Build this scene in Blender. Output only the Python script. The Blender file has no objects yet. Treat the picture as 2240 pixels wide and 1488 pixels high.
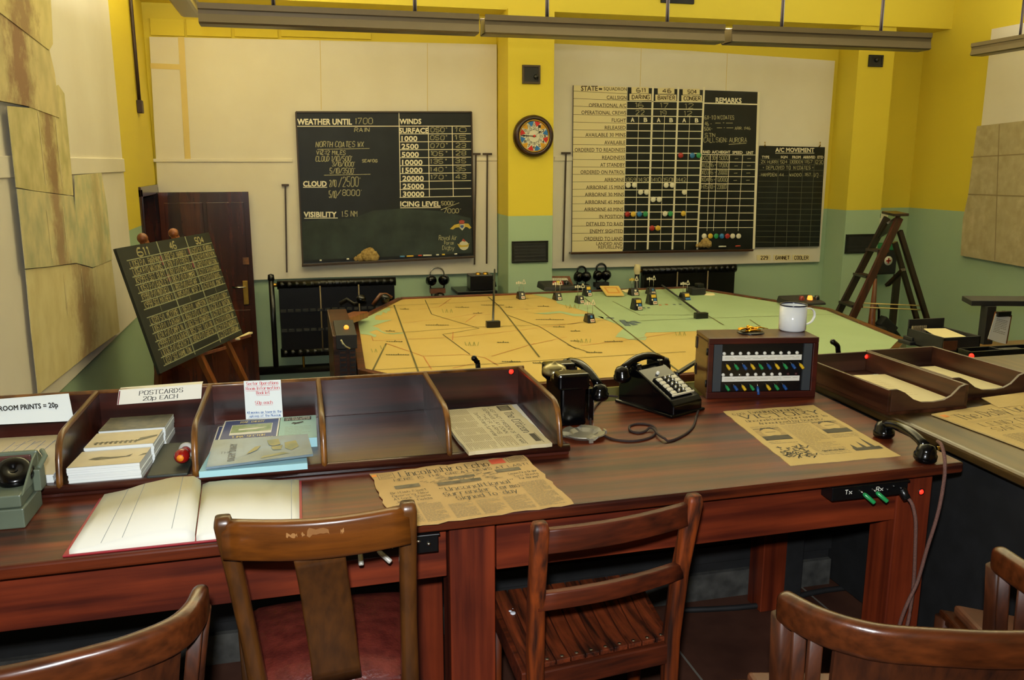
import bpy, math, random
from mathutils import Vector, Matrix
random.seed(11)
sc = bpy.context.scene
# ---------------------------------------------------------------- camera, world, lights, exposure
EYE = 1.54                      # eye height above the raised floor the desks stand on
FPX = 1864.0                    # focal length in pixels of the 2240 x 1488 frame
PITCH, YAW = math.radians(11.75), math.radians(13.92)
cd = bpy.data.cameras.new('camera'); cam = bpy.data.objects.new('camera', cd); sc.collection.objects.link(cam)
cam.location = (0, 0, EYE); cam.rotation_euler = (math.pi/2 - PITCH, 0, -YAW)
cd.sensor_width = 36; cd.lens = 36*FPX/2240; cd.clip_start = 0.05; cd.clip_end = 60
sc.camera = cam
w = bpy.data.worlds.new('world'); sc.world = w; w.use_nodes = True
w.node_tree.nodes['Background'].inputs[0].default_value = (1.0, 0.85, 0.6, 1); w.node_tree.nodes['Background'].inputs[1].default_value = 0.02
vs = sc.view_settings; vs.view_transform = 'Standard'; vs.look = 'None'; vs.gamma = 1; vs.exposure = 0.0; vs.use_curve_mapping = False
sc.cycles.use_denoising = True; sc.cycles.max_bounces = 6; sc.cycles.diffuse_bounces = 4; sc.cycles.glossy_bounces = 3
sc.cycles.sample_clamp_indirect = 4.0; sc.cycles.caustics_reflective = False; sc.cycles.caustics_refractive = False

def light(name, kind, loc, energy, color, size=None, rot=(0, 0, 0)):
    l = bpy.data.lights.new(name, kind); l.energy = energy; l.color = color
    o = bpy.data.objects.new(name, l); sc.collection.objects.link(o); o.location = loc; o.rotation_euler = rot
    if kind == 'AREA':
        l.shape = 'RECTANGLE'; l.size, l.size_y = size
    elif size is not None:
        l.shadow_soft_size = size
    return o
FLASH_E, LAMP_E, LAMP_C = 50.0, 106.0, (1.0, 0.96, 0.86)
fl = light('camera_flash', 'SPOT', (-0.03, -0.02, EYE + 0.14), FLASH_E*4.6, (0.95, 0.98, 1.0), 0.03, cam.rotation_euler)
fl.data.spot_size = math.radians(125); fl.data.spot_blend = 0.35

# ---------------------------------------------------------------- helpers
_c, _s, _cy, _sy = math.cos(PITCH), math.sin(PITCH), math.cos(YAW), math.sin(YAW)
FW = Vector((_sy*_c, _cy*_c, -_s)); RT = Vector((_cy, -_sy, 0)); UP = RT.cross(FW); CAM = Vector((0, 0, EYE))
def ray(px, py): return FW + RT*((px-1120)/FPX) - UP*((py-744)/FPX)
def az(px, py, z): d = ray(px, py); return CAM + d*((z-EYE)/d.z)      # point of the photograph on a level surface
def ay(px, py, Y): d = ray(px, py); return CAM + d*(Y/d.y)             # ... on a surface facing the camera wall
def ax(px, py, X): d = ray(px, py); return CAM + d*(X/d.x)             # ... on a side wall
def V(*a): return Vector(a)
def lin(h):
    h = h.lstrip('#'); o = []
    for i in (0, 2, 4):
        c = int(h[i:i+2], 16)/255
        o.append(c/12.92 if c <= 0.04045 else ((c+0.055)/1.055)**2.4)
    return (*o, 1)

MATS = {}
def mat(name, c1, c2=None, rough=0.55, scale=6.0, metal=0.0, spec=0.5, bump=0.0, stretch=(1, 1, 1), coat=0.0, emit=0.0, detail=4.0, lo=0.35, hi=0.7, bscale=None):
    m = bpy.data.materials.new(name); m.use_nodes = True; nt = m.node_tree; N = nt.nodes; L = nt.links
    b = N['Principled BSDF']; b.inputs['Roughness'].default_value = rough; b.inputs['Metallic'].default_value = metal
    b.inputs['Specular IOR Level'].default_value = spec; b.inputs['Coat Weight'].default_value = coat; b.inputs['Coat Roughness'].default_value = 0.12
    b.inputs['Base Color'].default_value = lin(c1)
    if emit: b.inputs['Emission Color'].default_value = lin(c1); b.inputs['Emission Strength'].default_value = emit
    tc = N.new('ShaderNodeTexCoord'); mp = N.new('ShaderNodeMapping'); mp.inputs['Scale'].default_value = stretch
    L.new(tc.outputs['Object'], mp.inputs[0])
    nz = N.new('ShaderNodeTexNoise'); nz.inputs['Scale'].default_value = scale; nz.inputs['Detail'].default_value = detail
    L.new(mp.outputs[0], nz.inputs['Vector'])
    if c2:
        rp = N.new('ShaderNodeValToRGB'); e = rp.color_ramp.elements
        e[0].position = lo; e[1].position = hi; e[0].color = lin(c1); e[1].color = lin(c2)
        L.new(nz.outputs['Fac'], rp.inputs[0]); L.new(rp.outputs[0], b.inputs['Base Color'])
    if bump:
        n2 = nz
        if bscale:
            n2 = N.new('ShaderNodeTexNoise'); n2.inputs['Scale'].default_value = bscale; L.new(mp.outputs[0], n2.inputs['Vector'])
        bp = N.new('ShaderNodeBump'); bp.inputs['Strength'].default_value = bump; bp.inputs['Distance'].default_value = 0.01
        L.new(n2.outputs['Fac'], bp.inputs['Height']); L.new(bp.outputs[0], b.inputs['Normal'])
    MATS[name] = m; return m
def wood(name, dark, light_, axis='x', rough=0.35, fine=26.0, coat=0.15, spec=0.45, lo=0.36, hi=0.64):
    st = {'x': (0.05, 1, 1), 'y': (1, 0.05, 1), 'z': (1, 1, 0.05)}[axis]
    m = mat(name, dark, light_, rough=rough, scale=fine, stretch=st, bump=0.08, coat=coat, spec=spec, detail=8, lo=lo, hi=hi)
    nt = m.node_tree; N = nt.nodes; L = nt.links; b = N['Principled BSDF']      # broad worn patches over the grain
    nz = N.new('ShaderNodeTexNoise'); nz.inputs['Scale'].default_value = 3.2; nz.inputs['Detail'].default_value = 5
    tc = N.new('ShaderNodeTexCoord'); L.new(tc.outputs['Object'], nz.inputs['Vector'])
    mx = N.new('ShaderNodeMix'); mx.data_type = 'RGBA'; mx.blend_type = 'MULTIPLY'
    rp = N.new('ShaderNodeValToRGB'); e = rp.color_ramp.elements; e[0].position = 0.35; e[1].position = 0.6
    e[0].color = (0.55, 0.5, 0.48, 1); e[1].color = (1, 1, 1, 1); L.new(nz.outputs['Fac'], rp.inputs[0])
    src = b.inputs['Base Color'].links[0].from_socket
    L.new(src, mx.inputs[6]); L.new(rp.outputs[0], mx.inputs[7]); mx.inputs[0].default_value = 0.8; L.new(mx.outputs[2], b.inputs['Base Color'])
    return m

class MB:
    def __init__(s): s.v = []; s.f = []; s.m = []; s.sm = []; s.mats = []
    def mi(s, m):
        if m not in s.mats: s.mats.append(m)
        return s.mats.index(m)
    def add(s, vs, fs, m, smooth=False):
        n = len(s.v); k = s.mi(m); s.v += [Vector(p) for p in vs]
        for f in fs: s.f.append([i+n for i in f]); s.m.append(k); s.sm.append(smooth)
    def box(s, x0, x1, y0, y1, z0, z1, m):
        s.hexa([(x0, y0, z0), (x1, y0, z0), (x1, y1, z0), (x0, y1, z0), (x0, y0, z1), (x1, y0, z1), (x1, y1, z1), (x0, y1, z1)], m)
    def hexa(s, p, m): s.add(p, [(3, 2, 1, 0), (4, 5, 6, 7), (0, 1, 5, 4), (1, 2, 6, 5), (2, 3, 7, 6), (3, 0, 4, 7)], m)
    def poly(s, pts, m): s.add(pts, [tuple(range(len(pts)))], m)
    def extr(s, pts, d, m):
        d = Vector(d); n = len(pts); p = [Vector(q) for q in pts]
        nr = sum(((p[i]-p[0]).cross(p[(i+1) % n]-p[0]) for i in range(n)), Vector())
        if nr.dot(d) < 0: p.reverse()
        s.add(p+[q+d for q in p], [tuple(reversed(range(n))), tuple(range(n, 2*n))]+[(i, (i+1) % n, (i+1) % n+n, i+n) for i in range(n)], m)
    def bar(s, a, b, wd, dp, m, ref=(0, 0, 1), w2=None, d2=None):
        a, b = Vector(a), Vector(b); t = (b-a).normalized(); u = t.cross(Vector(ref))
        if u.length < 1e-4: u = t.cross(Vector((0, 1, 0)))
        u.normalize(); q = u.cross(t); w2 = w2 or wd; d2 = d2 or dp
        P = []
        for c, ww, dd in ((a, wd, dp), (b, w2, d2)): P += [c-u*ww/2-q*dd/2, c+u*ww/2-q*dd/2, c+u*ww/2+q*dd/2, c-u*ww/2+q*dd/2]
        s.hexa(P, m)
    def sweep(s, path, prof, m, up=(0, 0, 1), closed=False, cap=True, smooth=True, scale=None):
        path = [Vector(p) for p in path]; n = len(path); k = len(prof); vs = []; up = Vector(up)
        for i, p in enumerate(path):
            a = path[(i-1) % n] if (closed or i > 0) else p; b = path[(i+1) % n] if (closed or i < n-1) else p
            t = (b-a).normalized(); u = t.cross(up)
            if u.length < 1e-3: u = t.cross(Vector((0.3, 1, 0.1)))
            u.normalize(); q = u.cross(t); f = scale[i] if scale else 1
            vs += [p+u*x*f+q*y*f for x, y in prof]
        fs = []
        for i in range(n if closed else n-1):
            j = (i+1) % n
            for c in range(k): d = (c+1) % k; fs.append((i*k+c, i*k+d, j*k+d, j*k+c))
        if cap and not closed: fs += [tuple(reversed(range(k))), tuple(range((n-1)*k, n*k))]
        s.add(vs, fs, m, smooth)
    def tube(s, path, r, m, n=8, closed=False, scale=None):
        s.sweep(path, [(r*math.cos(2*math.pi*i/n), r*math.sin(2*math.pi*i/n)) for i in range(n)], m, closed=closed, scale=scale)
    def lathe(s, prof, m, o=(0, 0, 0), axis=(0, 0, 1), n=28, smooth=True):
        o = Vector(o); R = Vector((0, 0, 1)).rotation_difference(Vector(axis).normalized()).to_matrix(); vs = []; k = len(prof)
        for i in range(n):
            a = 2*math.pi*i/n
            for r, z in prof: vs.append(o + R @ Vector((r*math.cos(a), r*math.sin(a), z)))
        fs = []
        for i in range(n):
            j = (i+1) % n
            for c in range(k-1): fs.append((i*k+c, j*k+c, j*k+c+1, i*k+c+1))
        s.add(vs, fs, m, smooth)
    def ball(s, c, r, m, sq=(1, 1, 1), n=14, jit=0.0):
        c = Vector(c); vs = []; fs = []; rows = n//2
        for i in range(rows+1):
            t = math.pi*i/rows
            for j in range(n):
                a = 2*math.pi*j/n; k = r*(1+random.uniform(-jit, jit))
                vs.append(c+Vector((math.sin(t)*math.cos(a)*k*sq[0], math.sin(t)*math.sin(a)*k*sq[1], math.cos(t)*k*sq[2])))
        for i in range(rows):
            for j in range(n): fs.append((i*n+j, (i+1)*n+j, (i+1)*n+(j+1) % n, i*n+(j+1) % n))
        s.add(vs, fs, m, True)
    def ribbon(s, a, b, wd, nr, m):
        a, b = Vector(a), Vector(b); t = b-a
        if t.length < 1e-6: return
        u = t.normalized().cross(Vector(nr)); u = u.normalized()*wd/2
        s.add([a-u, b-u, b+u, a+u], [(0, 1, 2, 3)], m)

COL = sc.collection
RM = {}
def root_of(o): return RM.get(o.name, Matrix.Identity(4))
def thing(name, label, cat, loc, rz=0.0, group=None):
    o = bpy.data.objects.new(name, None); COL.objects.link(o); o.empty_display_size = 0.05
    o.location = loc; o.rotation_euler = (0, 0, rz); RM[o.name] = Matrix.Translation(Vector(loc)) @ Matrix.Rotation(rz, 4, 'Z')
    o['label'] = label; o['category'] = cat
    if group: o['group'] = group
    return o
def obj(name, mb, parent=None, bevel=0.0, local=False, label=None, seg=2):
    """link the collected shapes as ONE mesh object; world coordinates unless local"""
    me = bpy.data.meshes.new(name)
    vs = mb.v
    if parent is not None:
        M = root_of(parent)
        if not local: Mi = M.inverted(); vs = [Mi @ p for p in vs]
        loc = None
    else:
        xs = [p.x for p in vs]; ys = [p.y for p in vs]; zs = [p.z for p in vs]
        loc = Vector(((min(xs)+max(xs))/2, (min(ys)+max(ys))/2, min(zs))); vs = [p-loc for p in vs]
    me.from_pydata([tuple(p) for p in vs], [], mb.f)
    for m in mb.mats: me.materials.append(m)
    me.polygons.foreach_set('material_index', mb.m); me.polygons.foreach_set('use_smooth', mb.sm); me.update()
    o = bpy.data.objects.new(name, me); COL.objects.link(o)
    if parent is not None: o.parent = parent; RM[o.name] = M
    else: o.location = loc; RM[o.name] = Matrix.Translation(loc)
    if bevel:
        bv = o.modifiers.new('bevel', 'BEVEL'); bv.width = bevel; bv.segments = seg; bv.limit_method = 'ANGLE'; bv.angle_limit = 0.6
    if label: o['label'] = label
    return o
def top(name, mb, label, cat, group=None, bevel=0.0, kind=None):
    o = obj(name, mb, None, bevel); o['label'] = label; o['category'] = cat
    if group: o['group'] = group
    if kind: o['kind'] = kind
    return o
def struct(name, mb, bevel=0.0, label=None, parent=None):
    o = obj(name, mb, parent, bevel)
    if parent is None: o['kind'] = 'structure'; o['category'] = name.split('_')[0]
    if label: o['label'] = label
    return o
def dup(root, loc, rz, label, group=None):
    r = root.copy(); COL.objects.link(r); r.location = loc; r.rotation_euler = (0, 0, rz); r['label'] = label
    if group: r['group'] = group
    for ch in list(root.children):
        c = ch.copy(); COL.objects.link(c); c.parent = r
        for g in ch.children:
            d = g.copy(); COL.objects.link(d); d.parent = c
    return r

# ---------------------------------------------------------------- lettering
_TX = {}
def glyphs(body, bold):
    k = (body, bold)
    if k not in _TX:
        cu = bpy.data.curves.new('lettering', 'FONT'); cu.body = body; cu.size = 1; cu.offset = bold; cu.resolution_u = 2; cu.fill_mode = 'FRONT'
        o = bpy.data.objects.new('lettering', cu); COL.objects.link(o); bpy.context.view_layer.update()
        me = bpy.data.meshes.new_from_object(o.evaluated_get(bpy.context.evaluated_depsgraph_get()))
        _TX[k] = ([(v.co.x, v.co.y) for v in me.vertices], [tuple(p.vertices) for p in me.polygons])
        bpy.data.objects.remove(o); bpy.data.curves.remove(cu); bpy.data.meshes.remove(me)
    return _TX[k]
class Sheet:
    """flat writing surface: corner points bl, br, tr, tl and a normal; (s, t) run 0..1"""
    def __init__(s, bl, br, tr, tl, n): s.c = [Vector(p) for p in (bl, br, tr, tl)]; s.n = Vector(n).normalized()
    def p(s, a, b, h=0.0):
        bl, br, tr, tl = s.c
        return bl*(1-a)*(1-b)+br*a*(1-b)+tr*a*b+tl*(1-a)*b+s.n*h
    def size(s): return ((s.c[1]-s.c[0]).length+(s.c[2]-s.c[3]).length)/2, ((s.c[3]-s.c[0]).length+(s.c[2]-s.c[1]).length)/2
def print_on(mb, sh, body, a0, b0, a1, b1, m, bold=0.0, h=0.0008, shear=0.0):
    v, f = glyphs(body, 0.0)
    if not v: return
    x0, x1 = min(p[0] for p in v), max(p[0] for p in v); y0, y1 = min(p[1] for p in v), max(p[1] for p in v)
    W, H_ = sh.size(); g = abs(b1-b0)*H_*bold*1.1; da, db = g/W, g/H_
    for i, (ka, kb) in enumerate(((-1, -1), (1, -1), (1, 1), (-1, 1)) if bold > 0.005 else ((0, 0),)):     # heavier faces: the outline struck four times
        pts = []
        for x, y in v:
            q = (y-y0)/(y1-y0); pts.append(sh.p(a0+da+(a1-a0-2*da)*((x-x0)/(x1-x0))+shear*q+ka*da, b0+db+(b1-b0-2*db)*q+kb*db, h+i*0.00012))
        mb.add(pts, f, m)
STK = dict(A='00 26 40,12 32', B='00 06 36 45 44 33 03,33 42 41 30 00', C='45 36 16 05 01 10 30 41', D='00 06 26 44 42 20 00', E='46 06 00 40,03 33', F='46 06 00,03 33',
 G='45 36 16 05 01 10 30 41 43 23', H='00 06,40 46,03 43', I='20 26', J='46 41 30 10 01', K='00 06,46 03 40', L='06 00 40', M='00 06 23 46 40', N='00 06 40 46', O='16 05 01 10 30 41 45 36 16',
 P='00 06 36 45 44 33 03', Q='16 05 01 10 30 41 45 36 16,22 40', R='00 06 36 45 44 33 03,23 40', S='45 36 16 05 04 13 33 42 41 30 10 01', T='06 46,26 20', U='06 01 10 30 41 46', V='06 20 46',
 W='06 10 24 30 46', X='00 46,06 40', Y='06 23 46,23 20', Z='06 46 00 40', a='43 34 14 03 01 10 30 41,44 40', b='06 00,03 14 34 43 41 30 10 01', c='43 34 14 03 01 10 30 41',
 d='46 40,43 34 14 03 01 10 30 41', e='02 42 43 34 14 03 01 10 30 41', f='46 36 25 20,04 34', g='43 34 14 03 01 10 30 41,44 4a 3b 1b', h='06 00,03 14 34 43 40', i='24 20,26 25', j='34 3a 2b 1b,36 35',
 k='06 00,34 02 30', l='26 20', m='00 04,03 14 23 20,23 34 43 40', n='00 04,03 14 34 43 40', o='14 03 01 10 30 41 43 34 14', p='04 0b,03 14 34 43 41 30 10 01', q='44 4b,43 34 14 03 01 10 30 41',
 r='00 04,02 14 34', s='43 34 14 03 12 32 41 30 10 01', t='26 21 30 40,04 44', u='04 01 10 30 41,44 40', v='04 20 44', w='04 10 22 30 44', x='04 40,00 44', y='04 20,44 1b', z='04 44 00 40')
STK.update({'0': STK['O'], '1': '15 26 20', '2': '05 16 36 45 44 00 40', '3': '05 16 36 45 44 33 13,33 42 41 30 10 01', '4': '30 36 02 42', '5': '46 06 03 33 42 41 30 10 01', '6': '36 16 04 01 10 30 41 42 33 03', '7': '06 46 10',
 '8': '13 04 05 16 36 45 44 33 13 02 01 10 30 41 42 33', '9': '10 30 42 45 36 16 05 04 13 43', '-': '13 33', '.': '20 21', ':': '21 22,24 25', '/': '00 46', "'": '26 25', '"': '16 15,36 35', '°': '16 15 25 26 16', '+': '13 33,22 24', '!': '26 22,20 21', ',': '21 1a', '*': '12 34,14 32,24 22', '?': '05 16 36 45 34 22,20 21'})
def strokes(body, jit=0.0):
    out = []; x = 0.0
    for ch in body:
        if ch == ' ': x += 3.2; continue
        adv = 2.4 if ch in "I1il'.:!," else 5.4
        off = -1.2 if ch in "I1il'.:!," else 0
        jx, jy = random.uniform(-jit, jit), random.uniform(-jit, jit)
        for pl in STK.get(ch, '').split(','):
            pts = []
            for q in pl.split():
                yy = {'a': -1, 'b': -2}.get(q[1]); yy = int(q[1]) if yy is None else yy
                pts.append((x+off+int(q[0])+jx+random.uniform(-jit, jit)*0.5, yy+jy+random.uniform(-jit, jit)*0.5))
            if pts: out.append(pts)
        x += adv
    return out, x-1.4
def hand_on(mb, sh, body, a0, b0, a1, b1, m, wd=0.008, jit=0.25, h=0.0008, slant=0.0, serif=False, low=0.0):
    """hand lettering (chalk) or a serifed printed face, stroke by stroke"""
    st, W = strokes(body, jit)
    def P(q): return sh.p(a0+(a1-a0)*(q[0]/max(W, 1)) + slant*(q[1]/6), b0+(b1-b0)*((q[1]-low)/(6-low)), h)
    for pl in st:
        for i in range(len(pl)-1):
            A, B = P(pl[i]), P(pl[i+1]); k = 1.0
            if serif: k = 1.25 if abs(pl[i][0]-pl[i+1][0]) < abs(pl[i][1]-pl[i+1][1])*1.2 else 0.55
            else: k = random.uniform(0.75, 1.15)
            mb.ribbon(A, B, wd*k, sh.n, m)
        if serif:
            for e in (pl[0], pl[-1]):
                if abs(e[1]-round(e[1])) < 1e-6 and e[1] in (0, 6, 4) : mb.ribbon(P((e[0]-0.8, e[1])), P((e[0]+0.8, e[1])), wd*0.6, sh.n, m)
def rule(mb, sh, a0, b0, a1, b1, wd, m, h=0.0007): mb.ribbon(sh.p(a0, b0, h), sh.p(a1, b1, h), wd, sh.n, m)
def area(mb, sh, a0, b0, a1, b1, m, h=0.0006): mb.poly([sh.p(a0, b0, h), sh.p(a1, b0, h), sh.p(a1, b1, h), sh.p(a0, b1, h)], m)
def shape(mb, sh, pts, m, h=0.0007): mb.poly([sh.p(x, y, h) for x, y in pts], m)
def column(mb, sh, a0, b0, a1, b1, rows, m, wd, h=0.0006):
    """a column of small print: rows of word-length strokes"""
    for r in range(rows):
        t = b1-(b1-b0)*(r+0.5)/rows; x = a0; e = a1 if random.random() < 0.8 else a0+(a1-a0)*random.uniform(0.4, 0.9)
        while x < e:
            l = min((a1-a0)*random.uniform(0.08, 0.2), e-x); mb.ribbon(sh.p(x, t, h), sh.p(x+l, t, h), wd, sh.n, m); x += l+(a1-a0)*0.028
# ---------------------------------------------------------------- materials
FLOOR2, ZD = -0.76, 0.76        # lower floor of the plotting room; desk top height
YB = 9.0; XL = -1.33; XR = 7.2; YF = -2.6; ZC = 3.45; YE = 2.95; YLP = 2.62
PAINT_Z = ay(1990, 454, YB).z
def two_tone(name):
    m = mat(name, '#d9b618', rough=0.6, spec=0.3, bump=0.02, scale=30)
    nt = m.node_tree; N = nt.nodes; L = nt.links; b = N['Principled BSDF']
    g = N.new('ShaderNodeNewGeometry'); sx = N.new('ShaderNodeSeparateXYZ'); L.new(g.outputs['Position'], sx.inputs[0])
    gt = N.new('ShaderNodeMath'); gt.operation = 'GREATER_THAN'; gt.inputs[1].default_value = PAINT_Z; L.new(sx.outputs['Z'], gt.inputs[0])
    nz = N.new('ShaderNodeTexNoise'); nz.inputs['Scale'].default_value = 1.5
    mx = N.new('ShaderNodeMix'); mx.data_type = 'RGBA'; L.new(gt.outputs[0], mx.inputs[0])
    mx.inputs[6].default_value = lin('#a0b898'); mx.inputs[7].default_value = lin('#dfc93f'); L.new(mx.outputs[2], b.inputs['Base Color'])
    return m
PAINT = two_tone('two_tone_wall_paint')
YELLOW = mat('yellow_paint', '#dfc93f', rough=0.6, spec=0.3)
CEILP = mat('ceiling_paint', '#efe6b8', rough=0.7, spec=0.2)
PANEL = mat('cream_wallboard', '#ebe4d4', '#e0d7c4', rough=0.65, scale=1.2, spec=0.25, bump=0.03, bscale=9)
TAPE = mat('masking_tape', '#d8bf74', rough=0.5)
TEAL = mat('teal_paint', '#5f9a8c', rough=0.5)
BLACK = mat('black_paint', '#0c0c0d', rough=0.3, spec=0.5)
BLACKM = mat('dull_black', '#141414', '#1d1d1e', rough=0.65, scale=14)
BAKE = mat('black_bakelite', '#050506', rough=0.16, spec=0.35, coat=0.1)
RADM = mat('black_enamel_iron', '#040404', rough=0.33, spec=0.4, bump=0.08, scale=40)
CHALKB = mat('chalkboard', '#0c0f0e', '#1a2020', rough=0.45, scale=3, spec=0.35, lo=0.45, hi=0.85)
WHITE = mat('white_card', '#eae8da', rough=0.5)
LETTER = mat('painted_white', '#eee6cc', rough=0.5)
CHALK = mat('chalk', '#a9a483', '#86805f', rough=0.9, scale=60)
CHALKY = mat('yellow_chalk', '#a89f70', '#7c744c', rough=0.9, scale=60)
INK = mat('black_ink', '#15130f', rough=0.6)
GREYINK = mat('grey_newsprint_ink', '#8c7c58', rough=0.7)
MIDINK = mat('dark_newsprint_ink', '#3b3423', rough=0.7)
CREAMB = mat('cream_board_paint', '#e6d8a8', rough=0.55)
BROWNINK = mat('brown_lettering', '#4a3818', rough=0.6)
DESKW = wood('mahogany_desk_top', '#30110a', '#763215', 'x', rough=0.36, coat=0.12, spec=0.35)
DESKR = wood('red_mahogany', '#4a180b', '#803216', 'x', rough=0.42, coat=0.08)
DESKZ = wood('red_mahogany_upright', '#4a180b', '#803216', 'z', rough=0.42, coat=0.08)
PIGW = wood('dark_varnished_wood', '#1c0b07', '#482016', 'x', rough=0.3, coat=0.15)
PIGE = wood('worn_wood_edge', '#4a2c12', '#80521f', 'y', rough=0.35)
OAKD = wood('dark_oak', '#29160a', '#54301a', 'x', rough=0.35)
RDESKW = wood('right_desk_wood', '#33240f', '#5a4420', 'y', rough=0.35, coat=0.25)
CHAIRA = wood('honey_beech', '#42230a', '#7c4411', 'x', rough=0.32, coat=0.2, spec=0.4, fine=60, lo=0.2, hi=0.85)
CHAIRAZ = wood('honey_beech_upright', '#3a220d', '#633a13', 'z', rough=0.35, coat=0.3, fine=60, lo=0.2, hi=0.85)
CHAIRB = wood('weathered_teak', '#1c0c06', '#6b2b10', 'x', rough=0.5, coat=0.0, spec=0.3, fine=60, lo=0.2, hi=0.85)
CHAIRBZ = wood('weathered_teak_upright', '#2c140b', '#78340f', 'z', rough=0.5, coat=0.0, spec=0.3, fine=64)
CHAIRBY = wood('weathered_teak_slat', '#2a120a', '#7a3619', 'y', rough=0.5, coat=0.0, spec=0.3, fine=64)
OAK = wood('carved_oak', '#241006', '#5e2d11', 'x', rough=0.3, coat=0.2, spec=0.4, fine=60, lo=0.2, hi=0.85)
OAKZ = wood('carved_oak_upright', '#200e06', '#50260e', 'z', rough=0.5, coat=0.0, spec=0.3, fine=60, lo=0.2, hi=0.85)
EASELW = wood('orange_pine', '#5d2f12', '#8a4c1e', 'z', rough=0.45)
DOORW = wood('dark_door_wood', '#2a120a', '#4c2312', 'z', rough=0.25, coat=0.4, fine=14)
LEATHER = mat('oxblood_leather', '#4a1a15', '#66281f', rough=0.35, scale=30, bump=0.15, bscale=160)
TANL = mat('tan_leather', '#633b25', '#52301c', rough=0.4, scale=20)
CHROME = mat('bright_steel', '#b9b8b0', rough=0.25, metal=1.0)
BRASS = mat('brass', '#b08a3a', rough=0.35, metal=1.0)
GOLD = mat('gilt', '#e0a020', rough=0.18, metal=1.0)
LAMPM = mat('beige_enamel', '#6c5f48', rough=0.35, spec=0.4)
IRON = mat('rusty_iron', '#2d1a12', rough=0.5)
RODK = mat('dark_rod', '#140d07', rough=0.8, spec=0.1)
RODM = mat('brown_rod', '#3a2a18', rough=0.5)

# ---------------------------------------------------------------- the room
def lino():
    m = mat('brown_lino_tiles', '#3c231a', '#533427', rough=0.5, scale=5, spec=0.35)
    nt = m.node_tree; N = nt.nodes; L = nt.links; b = N['Principled BSDF']
    br = N.new('ShaderNodeTexBrick'); br.offset = 0.0; br.inputs['Scale'].default_value = 1.0; br.inputs['Brick Width'].default_value = 0.62; br.inputs['Row Height'].default_value = 0.62
    br.inputs['Mortar Size'].default_value = 0.004; br.inputs['Mortar'].default_value = lin('#6a655c')
    g = N.new('ShaderNodeNewGeometry'); mp = N.new('ShaderNodeMapping'); mp.inputs['Location'].default_value = (0.12, -0.15, 0); L.new(g.outputs['Position'], mp.inputs[0]); L.new(mp.outputs[0], br.inputs['Vector'])
    src = b.inputs['Base Color'].links[0].from_socket
    L.new(src, br.inputs['Color1']); L.new(src, br.inputs['Color2']); L.new(br.outputs['Color'], b.inputs['Base Color'])
    return m
LINO = lino()
LOWF = mat('dark_floor', '#3a2416', '#2c1a10', rough=0.4, scale=4)
m = MB(); m.box(XL-0.1, XR+0.1, YF, YE, -0.2, 0, LINO); struct('floor', m)
m = MB(); m.box(XL-0.9, XR+0.1, YE, YB+0.1, FLOOR2-0.1, FLOOR2, LOWF); struct('floor.001', m)
m = MB(); m.box(XL-0.9, XR, YB, YB+0.15, FLOOR2, ZC, PAINT); struct('wall_back', m)
m = MB()
yd = 8.05; zdoor = ax(345, 421, XL).z
m.box(XL-0.15, XL, YF, yd, FLOOR2, ZC, PAINT); m.box(XL-0.15, XL, yd, YB, zdoor+0.06, ZC, PAINT); struct('wall_left', m)
m = MB(); m.box(XL-0.9, XL-0.8, yd-0.6, YB, FLOOR2, zdoor+0.5, TEAL); m.box(XL-0.8, XL-0.15, yd-0.6, yd-0.55, FLOOR2, zdoor+0.5, TEAL); m.box(XL-0.8, XL-0.15, yd-0.6, YB, zdoor+0.4, zdoor+0.5, TEAL); struct('wall_passage', m)
m = MB(); m.box(XR, XR+0.15, YF, YB+0.15, FLOOR2, ZC, PAINT); struct('wall_right', m)
m = MB(); m.box(XL-0.15, XR+0.15, YF-0.15, YF, -0.2, ZC, PAINT); struct('wall_front', m)
m = MB(); m.box(XL-0.15, XR+0.15, YF-0.15, YB+0.15, ZC, ZC+0.15, CEILP); struct('ceiling', m)
zs = ay(1212, 42, YB).z
yb = az(1400, 34, zs).y
m = MB(); m.box(XL, XR, yb, YB, zs, ZC, YELLOW); struct('trim_1', m, label='boxed yellow ceiling beam above the far wall')
YP = 8.5
x0, x1 = ay(1111.5, 200, YP).x, ay(1211.5, 200, YP).x
m = MB(); m.box(x0, x1, YP, YB, FLOOR2, zs, PAINT); struct('trim_2', m, label='square wall pillar carrying the clock'); PILX = (x0, x1)
YQ = 8.63
x0, x1 = ay(1868, 250, YQ).x, ay(1945, 250, YQ).x
m = MB(); m.box(x0, x1, YQ, YB, FLOOR2, zs, PAINT); struct('trim_3', m, label='square wall pier behind the stepladder')
YW = YB-0.045
def wallboard(name, px, Y, label, extra=None):
    m = MB(); m.extr([ay(x, y, Y) for x, y in px], (0, YB-Y, 0), PANEL)
    if extra: extra(m)
    struct(name, m, 0.004, label)
def seams(m):
    for (a, b, t) in (((330, 351), (640, 352), 0.03), ((1040, 349), (1087, 349), 0.03)):
        p, q = ay(*a, YW), ay(*b, YW); m.box(p.x, q.x, YW-0.012, YW, p.z-t/2, p.z+t/2, PANEL)
    for a, b, wd in (((396, 81), (411, 353), 0.055), ((329, 144), (400, 147), 0.05)):
        yy = YW-0.002-(0.002 if wd > 0.052 else 0); p, q = ay(*a, yy), ay(*b, yy); m.ribbon(p, q, wd, (0, -1, 0), TAPE)
    for a, b in (((700, 88), (703, 240)), ((935, 95), (935, 243))): m.ribbon(ay(*a, YW-0.001), ay(*b, YW-0.001), 0.006, (0, -1, 0), TAPE)
wallboard('trim_4', [(326, 80), (700, 88), (1087, 97), (1088, 597), (700, 608), (356, 620)], YW, 'cream wallboard left of the pillar', seams)
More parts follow.
